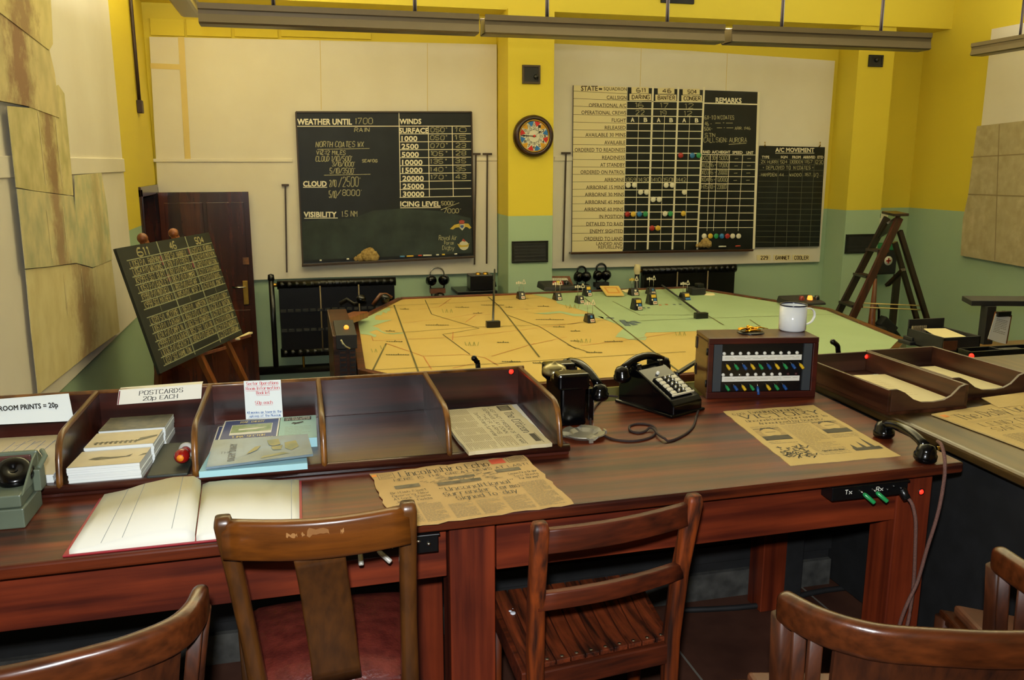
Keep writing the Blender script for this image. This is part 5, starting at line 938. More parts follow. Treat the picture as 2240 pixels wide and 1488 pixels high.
stack([V(-0.553, 2.24, 0), V(-0.390, 2.24, 0), V(-0.384, 2.36, 0), V(-0.547, 2.36, 0)], PZ, 0.052, 'postcard_stack', 'middle postcard stack showing a row of parked machines', 'postcards', 'postcard stacks', SEPIA, airfield)
stack([V(-0.545, 2.365, 0), V(-0.380, 2.365, 0), V(-0.374, 2.49, 0), V(-0.539, 2.49, 0)], PZ, 0.056, 'postcard_stack', 'rear postcard stack with a dark crowd picture, against the tray back', 'postcards', 'postcard stacks', DKP, crowd)
def room_draw(m, sh):
    for i in range(26): a, b = random.uniform(0.25, 0.85), random.uniform(0.25, 0.85); rule(m, sh, a, b, a+random.uniform(-0.15, 0.15), b+random.uniform(-0.1, 0.12), 0.0012, BINK)
    for i in range(5): rule(m, sh, 0.3+i*0.1, 0.55, 0.33+i*0.1, 0.85, 0.0015, BINK)
stack([V(-0.86, 2.17, 0), V(-0.605, 2.15, 0), V(-0.60, 2.48, 0), V(-0.85, 2.49, 0)], PZ, 0.02, 'print_stack', 'stack of blue line drawing prints in the leftmost compartment', 'prints', None, SEPIA, room_draw)
# stamp pad and rubber stamp
m = MB(); m.box(-0.39, -0.295, 2.108, 2.36, PZ, PZ+0.012, mat('dark_green_cloth', '#18201c', '#222b22', rough=0.6, scale=9)); top('stamp_pad', m, 'flat dark green box lying beside the postcard stacks', 'box', bevel=0.003)
t2 = thing('rubber_stamp', 'red handled rubber stamp lying on the flat green box', 'stamp', V(-0.315, 2.16, PZ+0.012)); REDW = mat('red_lacquer', '#8e1410', rough=0.15, coat=0.6); ORG = mat('orange_dot', '#e88a1c', rough=0.5)
a = az(394, 1003, PZ+0.035); d = (az(416, 975, PZ+0.035)-a).normalized()
m = MB(); m.lathe([(0, 0), (0.012, 0.002), (0.0185, 0.012), (0.018, 0.024), (0.0115, 0.036), (0.009, 0.044), (0.011, 0.052), (0.013, 0.056), (0, 0.057)], REDW, a, d, 20); obj('handle', m, t2)
m = MB(); m.lathe([(0, 0.0005), (0.0085, 0.0005), (0.0085, 0.003)], ORG, a-d*0.0012, d, 16); obj('handle_dot', m, t2)
m = MB(); m.lathe([(0, 0.057), (0.019, 0.057), (0.02, 0.066), (0.017, 0.072), (0, 0.072)], mat('grey_rubber', '#b4b2aa', rough=0.5), a, d, 20); obj('stamp_base', m, t2)
# booklets
NAVY = mat('navy_cover', '#27376e', rough=0.35); GRNP = mat('green_photo', '#6f8a52', '#a9b083', rough=0.4, scale=30); CYAN = mat('pale_blue_paper', '#a4d3da', rough=0.5); PGREEN = mat('pale_teal_cover', '#9cc3b8', rough=0.45); DIARY = mat('painted_blue_cover', '#7b93a8', '#5e6f70', rough=0.3, scale=7); DGOLD = mat('painted_gold', '#8b834a', '#5f6a4c', rough=0.35, scale=22); GOLDP = mat('gold_print', '#d8c98a', rough=0.5)
def flatdoc(P, th, mt, name, label, cat, draw=None, group=None, edge=None):
    m = MB(); m.extr(P, (0, 0, th), edge or mt); T = [p+V(0, 0, th) for p in P]; sh = Sheet(*T, (0, 0, 1)); area(m, sh, 0, 0, 1, 1, mt, 0.0003)
    if draw: draw(m, sh)
    return top(name, m, label, cat, group)
def digby(m, sh):
    area(m, sh, 0, 0, 1, 0.025, WHITE, .0005); area(m, sh, 0, 0.975, 1, 1, WHITE, .0005); area(m, sh, 0, 0, 0.025, 1, WHITE, .0005); area(m, sh, 0.975, 0, 1, 1, WHITE, .0005)
    area(m, sh, 0.16, 0.42, 0.88, 0.80, WHITE, .0006); area(m, sh, 0.17, 0.50, 0.87, 0.79, GRNP, .0008); shape(m, sh, [(0.3, 0.58), (0.6, 0.60), (0.8, 0.66), (0.6, 0.64), (0.3, 0.63)], WHITE, .001)
    for tx, a0, a1, b in (('RAF DIGBY', 0.30, 0.72, 0.86), ("'LIMA' SECTOR", 0.22, 0.78, 0.31), ('OPERATIONS ROOM', 0.09, 0.91, 0.20), ('MUSEUM', 0.33, 0.67, 0.09)): hand_on(m, sh, tx, a0, b, a1, b+0.07, GOLDP, 0.0019, 0, serif=True, h=0.001)
zb = PZ
flatdoc([V(-0.258, 2.235, zb), V(-0.12, 2.235, zb), V(-0.12, 2.485, zb), V(-0.255, 2.485, zb)], 0.012, NAVY, 'booklet', 'navy RAF DIGBY booklet underneath, showing only its left margin', 'booklet', digby, 'navy booklets', WHITE)
flatdoc([V(-0.243, 2.24, zb+0.013), V(-0.088, 2.25, zb+0.013), V(-0.082, 2.485, zb+0.013), V(-0.236, 2.49, zb+0.013)], 0.012, NAVY, 'booklet', 'navy RAF DIGBY booklet on top, with white border and landscape photo', 'booklet', digby, 'navy booklets', WHITE)
def fighter(m, sh):
    area(m, sh, 0.10, 0.80, 0.86, 0.96, INK); hand_on(m, sh, '229 FIGHTER COMMAND', 0.13, 0.885, 0.83, 0.945, WHITE, 0.0009, 0, h=0.001); hand_on(m, sh, 'OPS ROOM MUSEUM', 0.15, 0.815, 0.81, 0.87, WHITE, 0.0011, 0, h=0.001)
    shape(m, sh, [(0.3, 0.66), (0.5, 0.64), (0.66, 0.70), (0.62, 0.74), (0.45, 0.70), (0.36, 0.72)], GREYS); shape(m, sh, [(0.38, 0.60), (0.5, 0.66), (0.42, 0.69)], GREYS); column(m, sh, 0.15, 0.15, 0.85, 0.55, 6, GREYINK, 0.0014)
flatdoc([V(-0.085, 2.275, zb), V(0.018, 2.27, zb), V(0.02, 2.485, zb), V(-0.08, 2.485, zb)], 0.026, PGREEN, 'booklet_stack', 'stack of pale teal booklets with a black title strip', 'booklets', fighter, None, CYAN)
def diary(m, sh):
    hand_on(m, sh, 'THE', 0.1, 0.42, 0.22, 0.5, INK, 0.001, 0)
    sv = Sheet(sh.p(0.25, 0.12), sh.p(0.25, 0.78), sh.p(0.16, 0.78), sh.p(0.16, 0.12), (0, 0, 1)); hand_on(m, sv, 'DIGBY DIARY', 0.0, 0.0, 1.0, 0.7, BROWNINK, 0.0016, 0, serif=True)
    shape(m, sh, [(0.56, 0.82), (0.68, 0.86), (0.70, 0.60), (0.62, 0.55), (0.58, 0.62)], DGOLD); shape(m, sh, [(0.60, 0.52), (0.72, 0.56), (0.70, 0.36), (0.62, 0.38)], DGOLD); shape(m, sh, [(0.74, 0.66), (0.86, 0.72), (0.88, 0.42), (0.80, 0.28), (0.74, 0.4)], DGOLD); shape(m, sh, [(0.36, 0.3), (0.46, 0.44), (0.5, 0.62), (0.44, 0.58), (0.38, 0.4)], DGOLD); shape(m, sh, [(0.5, 0.08), (0.78, 0.16), (0.72, 0.24), (0.52, 0.16)], DGOLD)
flatdoc([V(-0.268, 2.098, zb), V(-0.01, 2.098, zb), V(-0.014, 2.25, zb), V(-0.255, 2.25, zb)], 0.016, CYAN, 'paper_stack', 'stack of pale blue sheets under the painted diary booklet', 'papers')
flatdoc([V(-0.250, 2.092, zb+0.022), V(0.005, 2.112, zb+0.028), V(-0.006, 2.262, zb+0.034), V(-0.246, 2.268, zb+0.034)], 0.006, DIARY, 'booklet', 'wide painted booklet titled DIGBY DIARY at the front of the compartment', 'booklet', diary)
# newspapers
NEWS = mat('aged_newsprint', '#bf9f68', '#b2925c', rough=0.7, scale=4, spec=0.2); NEWS2 = mat('tan_newsprint', '#cdb377', '#c2a769', rough=0.7, scale=4, spec=0.2); NEWS3 = mat('pale_newsprint', '#c9bd97', '#bdb088', rough=0.7, scale=5, spec=0.2)
def torn(P, n, amp, seed):
    random.seed(seed); out = []
    for i in range(4):
        a, b = P[i], P[(i+1) % 4]
        for k in range(n): q = a.lerp(b, k/n); o = V(random.uniform(-amp, amp), random.uniform(-amp, amp), 0) if k else V(0, 0, 0); out.append(q+o)
    return out
def paper(P, mt, label, draw, th=0.0015, amp=0.003, seed=3, n=14, group='front pages'):
    m = MB(); m.extr(torn(P, n, amp, seed), (0, 0, th), mt); sh = Sheet(*[p+V(0, 0, th) for p in P], (0, 0, 1)); draw(m, sh); return top('newspaper', m, label, 'newspaper', group)
HALF = mat('halftone_grey', '#6d6247', '#4b432f', rough=0.7, scale=60)
def echo(m, sh):
    hand_on(m, sh, 'Lincolnshire Echo', 0.17, 0.86, 0.735, 0.955, INK, 0.0019, 0, serif=True); hand_on(m, sh, 'HERE IS THE GREAT NEWS AT LAST!', 0.12, 0.785, 0.97, 0.83, INK, 0.0016, 0)
    for a in ((0.04, 0.85, 0.135, 0.96), (0.87, 0.88, 0.985, 0.98)): 
        for q in ((a[0], a[1], a[2], a[1]), (a[0], a[3], a[2], a[3]), (a[0], a[1], a[0], a[3]), (a[2], a[1], a[2], a[3])): rule(m, sh, *q, 0.001, INK)
        column(m, sh, a[0]+0.01, a[1]+0.01, a[2]-0.01, a[3]-0.01, 4, MIDINK, 0.002)
    area(m, sh, 0.755, 0.885, 0.85, 0.985, mat('red_stamp', '#d0583c', rough=0.6)); area(m, sh, 0.005, 0.92, 0.035, 0.96, ORG)
    for i in range(60): a, b = random.uniform(0.28, 0.72), random.uniform(0.60, 0.755); rule(m, sh, a, b, a+random.uniform(-0.04, 0.06), b+random.uniform(-0.02, 0.03), 0.0022, HALF)
    for a in ((0.10, 0.64, 0.25, 0.70), (0.35, 0.61, 0.62, 0.66), (0.74, 0.71, 0.90, 0.77), (0.44, 0.70, 0.6, 0.74)): area(m, sh, *a, HALF)
    for i, tx in enumerate(('British Fleet', 'Opening New', 'Attack Shells', 'Jap Airfields')): hand_on(m, sh, tx, 0.06, 0.555-i*0.055, 0.27, 0.59-i*0.055, INK, 0.0011, 0)
    for tx, a0, a1, b in (('"Unconditional"', 0.34, 0.80, 0.49), ('Surrender Terms', 0.345, 0.80, 0.40), ('Signed To-day', 0.40, 0.76, 0.31)): hand_on(m, sh, tx, a0, b, a1, b+0.065, INK, 0.0017, 0, serif=True)
    for i, tx in enumerate(('Cease Fire Order', 'To U-Boats', 'For Norway?')): hand_on(m, sh, tx, 0.80+0.02*i, 0.64-i*0.055, 0.985-0.01*i, 0.675-i*0.055, INK, 0.0011, 0)
    for a0, a1, b1 in ((0.03, 0.16, 0.36), (0.17, 0.30, 0.36), (0.33, 0.47, 0.27), (0.49, 0.63, 0.27), (0.65, 0.79, 0.27), (0.81, 0.97, 0.48)): column(m, sh, a0, 0.03, a1, b1, int(60*(b1-0.03)), GREYINK, 0.0022)
zE = ZD+0.0003
paper([az(870, 1158, ZD), az(1255, 1103, ZD), az(1145, 997, ZD+0.012), az(808, 1038, ZD+0.004)], NEWS, 'browned Lincolnshire Echo front page with torn edges in the middle of the desk', echo, amp=0.005)
def victory(m, sh):
    hand_on(m, sh, 'Evening Chronicle', 0.24, 0.905, 0.80, 0.96, INK, 0.0017, 0, serif=True); hand_on(m, sh, '6,001', 0.05, 0.90, 0.18, 0.935, MIDINK, 0.0015, 0)
    hand_on(m, sh, 'VICTORY', 0.10, 0.81, 0.93, 0.885, INK, 0.003, 0, serif=True)
    hand_on(m, sh, 'Unconditional Surrender is', 0.10, 0.745, 0.95, 0.785, INK, 0.0014, 0, serif=True); hand_on(m, sh, 'Announced by Doenitz', 0.19, 0.685, 0.86, 0.725, INK, 0.0014, 0, serif=True)
    DH = MATS['dark_photo']; SK = mat('pale_halftone', '#b89c62', '#9b824e', rough=0.7, scale=50)
    for a0, b0, flip in ((0.06, 0.40, 1), (0.69, 0.44, -1)):
        area(m, sh, a0, b0, a0+0.26, b0+0.21, MIDINK); area(m, sh, a0, b0+0.07, a0+0.26, b0+0.2, SK, 0.0008)
        c = (a0+0.13, b0+0.125); shape(m, sh, [(c[0]+0.085*math.cos(k*math.pi/8), c[1]+0.07*math.sin(k*math.pi/8)) for k in range(16)], NEWS2, 0.001); shape(m, sh, [(a0, b0), (a0+0.26, b0), (a0+0.22, b0+0.06), (a0+0.13, b0+0.075), (a0+0.03, b0+0.06)], MIDINK, 0.0012)
        rule(m, sh, c[0]-0.05, c[1]+0.01, c[0]+0.05, c[1]+0.01, 0.003, HALF, 0.0014); shape(m, sh, [(c[0]-0.09, c[1]+0.04), (c[0], c[1]+0.085), (c[0]+0.09, c[1]+0.04), (c[0]+0.05, c[1]+0.09), (c[0]-0.05, c[1]+0.09)], MIDINK, 0.0014)
    for i in range(70): a, b = random.uniform(0.07, 0.32), random.uniform(0.09, 0.28); rule(m, sh, a, b, a+random.uniform(-0.05, 0.05), b+random.uniform(-0.03, 0.05), 0.004, MIDINK)
    area(m, sh, 0.70, 0.125, 0.96, 0.17, MIDINK); 
    for x, h_ in ((0.73, 0.06), (0.82, 0.10), (0.90, 0.16)): shape(m, sh, [(x-0.02, 0.17), (x+0.02, 0.17), (x, 0.17+h_)], MIDINK)
    for a0, a1, b0, b1 in ((0.36, 0.65, 0.10, 0.64), (0.06, 0.32, 0.33, 0.38), (0.69, 0.95, 0.35, 0.42), (0.06, 0.33, 0.62, 0.66), (0.38, 0.95, 0.655, 0.675)): column(m, sh, a0, b0, a1, b1, max(2, int(46*(b1-b0))), GREYINK, 0.0024)
    hand_on(m, sh, 'Special Late News', 0.42, 0.155, 0.62, 0.175, INK, 0.0014, 0)
paper([az(1729, 1020, ZD), az(1970, 998, ZD), az(1779, 887, ZD), az(1582, 901, ZD)], NEWS2, 'tan Evening Chronicle VICTORY front page on the right of the desk', victory, amp=0.002, seed=5)
# pile in the right compartment
m = MB(); P = [V(0.40, 2.12, PZ), V(0.638, 2.15, PZ), V(0.642, 2.53, PZ), V(0.395, 2.50, PZ)]; m.extr(P, (0, 0, 0.004), WHITE); top('white_sheets', m, 'white sheets under the newspaper in the rightmost compartment', 'papers')
def citizen(m, sh):
    hand_on(m, sh, 'The Citizen', 0.2, 0.80, 0.72, 0.905, INK, 0.0024, 0, serif=True)
    for a in ((0.02, 0.78, 0.15, 0.94), (0.76, 0.84, 0.93, 0.91)): area(m, sh, *a, MIDINK)
    for i in range(4): rule(m, sh, 0.04+i*0.03, 0.80, 0.04+i*0.03, 0.92, 0.003, NEWS3, 0.001)
    for (tx, a0, a1, b) in (('LAST SHOT FIRED', 0.05, 0.55, 0.66), ('GERMANS LAY DOWN', 0.05, 0.7, 0.58), ('THEIR ARMS', 0.2, 0.7, 0.50), ('END OF THE WAR', 0.55, 0.95, 0.66), ('Donitz Orders Surrender', 0.15, 0.75, 0.43)): hand_on(m, sh, tx, a0, b, a1, b+0.045, MIDINK, 0.0013, 0)
    for a0, a1 in ((0.03, 0.17), (0.19, 0.33), (0.35, 0.49), (0.51, 0.65), (0.67, 0.81), (0.83, 0.97)): column(m, sh, a0, 0.03, a1, 0.38, 17, GREYINK, 0.0018)
    column(m, sh, 0.76, 0.4, 0.97, 0.62, 10, GREYINK, 0.0018)
    for q in ((0.74, 0.92, 0.97, 0.92), (0.74, 0.72, 0.97, 0.72)): rule(m, sh, *q, 0.0015, INK)
z1 = PZ+0.006
CP = [V(0.375, 2.475, z1), V(0.400, 2.082, z1), V(0.632, 2.10, z1), V(0.615, 2.49, z1)]
m = MB(); m.extr(torn(CP, 12, 0.0025, 8), (0, 0, 0.010), NEWS3); citizen(m, Sheet(*[p+V(0, 0, 0.010) for p in CP], (0, 0, 1))); top('newspaper_pile', m, 'folded pale Citizen newspapers lying sideways in the rightmost compartment', 'newspaper')
# open ledger
t = thing('ledger_book', 'large open ledger with red cover and blank ruled pages, left on the desk', 'book', V(-0.26, 1.95, ZD)); REDC = mat('red_cloth_cover', '#8e1a24', rough=0.5); PAGE = mat('cream_page', '#d8d6c8', rough=0.6); PAGL = mat('page_rule', '#9aa3a3', rough=0.6); PAGB = mat('page_column_line', '#7d8890', rough=0.6)
BL_, BM_, BR_, TR_, TM_, TL_ = az(137, 1220, ZD), az(420, 1199, ZD), az(662, 1165, ZD), az(662, 1040, ZD), az(440, 1052, ZD), az(228, 1064, ZD)
BL_ = V(-0.497, 1.765, ZD); BM_ = V(-0.245, 1.768, ZD); BR_ = V(-0.026, 1.772, ZD); TR_ = V(-0.026, 2.075, ZD); TM_ = V(-0.262, 2.078, ZD); TL_ = V(-0.49, 2.075, ZD)
m = MB(); m.extr([BL_, BM_, BR_, TR_, TM_, TL_], (0, 0, 0.004), REDC); obj('cover', m, t, 0.001)
def pages(b0, t0, b1, t1, hi, lo, name, cols):
    """a block of pages rising to a curl beside the spine"""
    m = MB(); n = 14; prof = [(k/n, lo+(hi-lo)*math.sin(math.pi*min(1, (k/n)*0.62+0.0))**1.5*(1 if k < n else 0.55)) for k in range(n+1)]
    vs = []
    for a, z in prof:
        p, q = b0.lerp(b1, a), t0.lerp(t1, a); rag = 0.002*math.sin(a*20); vs += [p+V(0, 0.004, 0.004), p+V(0, 0.006, z), q+V(0, -0.004+rag, z*1.15), q+V(0, -0.004, 0.004)]
    fs = []
    for k in range(n):
        for c in range(3): fs.append((k*4+c, (k+1)*4+c, (k+1)*4+c+1, k*4+c+1))
    fs += [(0, 1, 2, 3), (n*4+3, n*4+2, n*4+1, n*4)]; m.add(vs, fs, PAGE, True)
    for c in cols:
        k = c*n; i = int(k); f = k-i
        if i >= n: i, f = n-1, 1.0
        a0 = vs[i*4+1].lerp(vs[(i+1)*4+1], f); a1 = vs[i*4+2].lerp(vs[(i+1)*4+2], f); m.ribbon(a0+V(0, 0, 0.0008), a1+V(0, 0, 0.0008), 0.0011, (0, 0, 1), PAGB)
    obj(name, m, t)
pages(BL_+V(0.012, 0, 0), TL_+V(0.012, 0, 0), BM_, TM_, 0.036, 0.012, 'left_pages', (0.25, 0.42, 0.82)); pages(BR_-V(0.006, 0, 0), TR_-V(0.006, 0, 0), BM_+V(0.003, 0, 0), TM_+V(0.003, 0, 0), 0.020, 0.008, 'right_pages', (0.08,))
# field telephone box
t = thing('field_telephone', 'grey green metal field telephone case with black handset, at the left end of the desk', 'telephone', V(-0.7, 2.05, ZD)); OLIVE = mat('grey_green_enamel', '#5f6a58', '#525c4c', rough=0.4, scale=8, bump=0.03, bscale=60); BRNI = mat('brown_lining', '#4a2318', rough=0.5)
x0, x1, y0, y1 = -0.86, -0.612, 1.94, 2.075
m = MB(); m.box(x0, x1, y0, y1, ZD, ZD+0.045, OLIVE); m.box(x0, x1-0.004, y0+0.004, y1, ZD+0.047, ZD+0.075, OLIVE); m.box(x0+0.01, x1-0.012, y1-0.006, y1, ZD+0.075, ZD+0.125, BRNI); obj('case', m, t, 0.006)
m = MB(); m.extr([V(x1-0.006, y0+0.01, ZD+0.07), V(x1-0.006, y1+0.03, ZD+0.07), V(x1-0.006, y1+0.035, ZD+0.11), V(x1-0.006, y1+0.01, ZD+0.13), V(x1-0.006, y1-0.03, ZD+0.12)], (0.005, 0, 0), OLIVE); obj('side_cheek', m, t, 0.002)
m = MB(); m.box(x0, x1, y1, y1+0.012, ZD+0.06, ZD+0.132, OLIVE); obj('lid', m, t, 0.004)
m = MB(); m.box(x1-0.002, x1+0.014, y0+0.09, y0+0.13, ZD+0.05, ZD+0.10, OLIVE); m.tube([V(x1+0.01, y0+0.10, ZD+0.10), V(x1+0.018, y0+0.13, ZD+0.12), V(x1+0.006, y0+0.15, ZD+0.128)], 0.006, MATS['pale_teal_cover'] if False else OLIVE); obj('buckle', m, t, 0.003)
m = MB(); c = ay(30, 1030, 2.025); m.lathe([(0, 0.002), (0.008, 0.002), (0.011, 0.007), (0.030, 0.008), (0.038, 0.002), (0.041, -0.006), (0.041, -0.012), (0.03, -0.016), (0.014, -0.03), (0, -0.03)], BAKE, c, (0.15, -0.55, 0.8), 28); m.tube([c+V(0, 0.012, -0.02), c+V(-0.07, 0.0, 0.0), c+V(-0.15, 0.0, 0.0)], 0.014, BAKE, 12); obj('handset', m, t)
m = MB(); m.lathe([(0, 0.03), (0.009, 0.03), (0.009, 0.012), (0.012, 0.008), (0.012, 0)], CHROME, V(-0.712, 1.96, ZD+0.075), n=14); obj('terminal', m, t)
m = MB(); m.tube([V(-0.80, 2.0, ZD+0.08), V(-0.74, 1.99, ZD+0.10), V(-0.70, 2.0, ZD+0.09)], 0.007, BRASS); obj('cradle', m, t)
# ---------------------------------------------------------------- telephones, switchboard and trays
def handset_mesh(m, a, b, rise, r=0.026, up=V(0, 0, 1), grip=0.0125):
    """bakelite handset: two cups joined by an arched grip"""
    a, b = Vector(a), Vector(b); d = (b-a).normalized()
    for p, lean in ((a, 0.25), (b, -0.25)):
        ax_ = (up-d*lean*0.6).normalized()
        m.lathe([(0, -0.004), (r*0.8, -0.004), (r*1.02, 0.004), (r*1.02, 0.016), (r*0.9, 0.02), (r*0.86, 0.03), (r*0.62, 0.042), (0, 0.046)], BAKE, p, ax_, 26)
    n = 10; path = []
    for i in range(n+1):
        k = i/n; path.append(a.lerp(b, 0.02+0.96*k)+up*(0.034+rise*math.sin(math.pi*k)**0.7))
    m.tube(path, grip, BAKE, 12, scale=[1.25]+[1.0]*(n-1)+[1.25])
# bell set with handset hung at its right side
t = thing('bell_telephone', 'black upright telephone bell set with two domed gongs, right of the pigeonholes', 'telephone', V(0.77, 2.42, ZD))
zb1 = ay(1240, 822, 2.35).z; X0, X1, Yb0, Yb1 = 0.735, 0.815, 2.352, 2.52
m = MB(); m.box(X0, X1, Yb0, Yb1, ZD, ZD+0.125, BAKE); obj('body', m, t, 0.008, seg=3)
for y0_, y1_, nm in ((Yb0-0.012, Yb0+0.048, 'front_cover'), (Yb1-0.045, Yb1+0.012, 'rear_cover')):
    m = MB(); m.box(X0-0.012, X1+0.006, y0_, y1_, ZD+0.115, ZD+0.165, BAKE); obj(nm, m, t, 0.008, seg=3)
for (x, y, z) in ((ay(1213, 808, 2.455).x, 2.455, ay(1213, 808, 2.455).z-ZD), (ay(1233, 819, 2.415).x, 2.415, ay(1233, 819, 2.415).z-ZD-0.006)):
    m = MB(); m.lathe([(0.040, -0.014), (0.040, -0.004), (0.035, 0.008), (0.021, 0.017), (0.006, 0.020), (0.006, 0.024), (0, 0.024)], mat('dull_brass_gong', '#9a9270', rough=0.25, metal=1.0) if 'dull_brass_gong' not in MATS else MATS['dull_brass_gong'], V(x, y, ZD+z), n=26); m.tube([V(x, y, ZD+0.12), V(x, y, ZD+z)], 0.005, CHROME, 6); obj('gong', m, t)
m = MB(); m.box(0.755, 0.80, 2.41, 2.47, ZD+0.125, ZD+0.135, CHROME); obj('gong_plate', m, t)
m = MB(); handset_mesh(m, V(0.862, 2.372, ZD+0.078), V(0.822, 2.55, ZD+0.118), 0.024, 0.027); obj('handset', m, t)
m = MB(); m.box(0.838, 0.855, 2.40, 2.43, ZD, ZD+0.10, BAKE); m.box(0.815, 0.86, 2.45, 2.50, ZD+0.07, ZD+0.10, BAKE); m.box(0.856, 0.858, 2.405, 2.425, ZD+0.01, ZD+0.06, CHROME); obj('hook_bracket', m, t, 0.003)
# desk telephone with a key panel
P0, P1, P2 = az(1345, 878, ZD), az(1448, 917, ZD), az(1518, 897, ZD)
rz = math.radians(24); pc = V(1.112, 2.500, ZD)
t = thing('key_telephone', 'black desk telephone with handset on top and a sloping panel of white keys', 'telephone', pc, rz)
W2, FY, BY = 0.074, -0.128, 0.115
def sect(w_, y, z): return [(-w_, y, z), (w_, y, z)]
m = MB(); pr_ = [(BY, 0.0), (FY+0.006, 0.0), (FY, 0.008), (FY, 0.038), (FY+0.014, 0.052), (0.03, 0.122), (0.06, 0.128), (BY-0.01, 0.10), (BY, 0.05)]
m.extr([V(-W2*0.92, y, z) for y, z in pr_], (W2*1.84, 0, 0), BAKE); obj('body', m, t, 0.012, local=True, seg=3)
m = MB(); m.box(-W2-0.006, W2+0.006, FY-0.004, BY+0.004, 0, 0.010, BAKE); obj('foot_plate', m, t, 0.004, local=True)
n_ = V(0, -0.055, 0.14).normalized(); n_ = V(0, -(0.122-0.052), (0.03-FY-0.014)).normalized()
def slope(u, v, h=0.0): a = V(0, FY+0.014, 0.052).lerp(V(0, 0.03, 0.122), v); return a+V(u, 0, 0)+n_*h
m = MB(); m.hexa([slope(-0.048, 0.10, 0.0), slope(0.048, 0.10, 0), slope(0.048, 0.66, 0), slope(-0.048, 0.66, 0), slope(-0.048, 0.10, 0.006), slope(0.048, 0.10, 0.006), slope(0.048, 0.66, 0.006), slope(-0.048, 0.66, 0.006)], mat('dead_black', '#060606', rough=0.7, spec=0.15)); obj('key_panel', m, t, local=True)
IVORY = mat('ivory_key', '#d8d0b4', rough=0.35)
m = MB(); m.bar(slope(-0.05, 0.08, 0.008), slope(0.05, 0.08, 0.008), 0.005, 0.006, IVORY, tuple(n_)); obj('panel_strip', m, t, local=True, label='cream strip along the lower panel edge')
for r in range(5):
    v_ = 0.155+r*0.105
    for u in (-0.034, 0.034): m = MB(); m.hexa([slope(u-0.0105, v_-0.04, 0.006), slope(u+0.0105, v_-0.04, 0.006), slope(u+0.0105, v_+0.04, 0.006), slope(u-0.0105, v_+0.04, 0.006), slope(u-0.0095, v_-0.035, 0.011), slope(u+0.0095, v_-0.035, 0.011), slope(u+0.0095, v_+0.035, 0.011), slope(u-0.0095, v_+0.035, 0.011)], IVORY); obj('white_key', m, t, local=True)
    for u in (-0.010, 0.010): m = MB(); m.lathe([(0, 0.014), (0.004, 0.013), (0.0055, 0.004), (0.0055, 0)], CHROME, slope(u, v_, 0.006), n_, 10); obj('switch_stud', m, t, local=True)
m = MB(); m.lathe([(0, 0.010), (0.005, 0.009), (0.006, 0)], WHITE, slope(-0.005, 0.80, 0.0), n_, 12); obj('round_button', m, t, local=True, label='white round button')
for sg in (-1, 1): m = MB(); m.box(sg*0.052-0.012, sg*0.052+0.012, 0.035, 0.095, 0.105, 0.140, BAKE); obj('cradle', m, t, 0.006, local=True)
m = MB(); handset_mesh(m, V(-0.105, 0.06, 0.092), V(0.098, 0.075, 0.092), 0.028, 0.028); obj('handset', m, t, local=True)
CORD = mat('brown_braided_cord', '#2e1a16', '#1f110e', rough=0.8, scale=200)
m = MB(); px = [(1352, 868), (1325, 868), (1302, 890), (1292, 915), (1295, 938), (1315, 950), (1345, 962), (1385, 965), (1420, 958), (1435, 945), (1428, 932), (1400, 927), (1378, 932), (1380, 943), (1400, 947), (1425, 940), (1440, 955), (1460, 965), (1490, 955), (1515, 935), (1525, 905), (1532, 882), (1522, 870)]
ctl = [az(x, y, ZD+0.004) for x, y in px]
def smooth(pts, k=4):
    out = []
    for i in range(len(pts)-1):
        p0, p1, p2, p3 = pts[max(i-1, 0)], pts[i], pts[i+1], pts[min(i+2, len(pts)-1)]
        for j in range(k): q = j/k; out.append(0.5*((2*p1)+(p2-p0)*q+(2*p0-5*p1+4*p2-p3)*q*q+(3*p1-p0-3*p2+p3)*q**3))
    return out+[pts[-1]]
sp = smooth(ctl)
for i, p in enumerate(sp):
    if 58 < i < 68: p.z += 0.006
m.tube(sp, 0.0036, CORD, 8); obj('cord', m, t, label='dark brown braided cord looping over the desk')
# ashtray
t = thing('ashtray', 'pale octagonal metal ashtray on the desk beside the bell set', 'ashtray', V(0.773, 2.25, ZD)); ALU = mat('dull_aluminium', '#a8a494', rough=0.4, metal=0.7)
c = V(0.773, 2.252, ZD+0.001); m = MB(); prof = [(0.0, 0.004), (0.030, 0.004), (0.042, 0.013), (0.062, 0.015), (0.064, 0.012), (0.046, 0.0), (0, 0.0)]; n = 32; vs = []
for i in range(n):
    a = 2*math.pi*i/n; notch = 1.0 if (i % 8) in (0, 1) else 0.0
    for r, z in prof: vs.append(c+V(r*math.cos(a)*(1+0.02*math.cos(8*a)), r*math.sin(a), z-(0.007*notch if r > 0.04 and z > 0.01 else 0)))
k = len(prof); m.add(vs, [(i*k+q, ((i+1) % n)*k+q, ((i+1) % n)*k+q+1, i*k+q+1) for i in range(n) for q in range(k-1)], ALU); obj('dish', m, t)
m = MB(); m.box(c.x-0.006, c.x+0.006, c.y-0.068, c.y-0.062, c.z, c.z+0.014, ALU); m.box(c.x+0.062, c.x+0.068, c.y-0.01, c.y+0.01, c.z+0.004, c.z+0.015, ALU); obj('cigarette_rest', m, t)
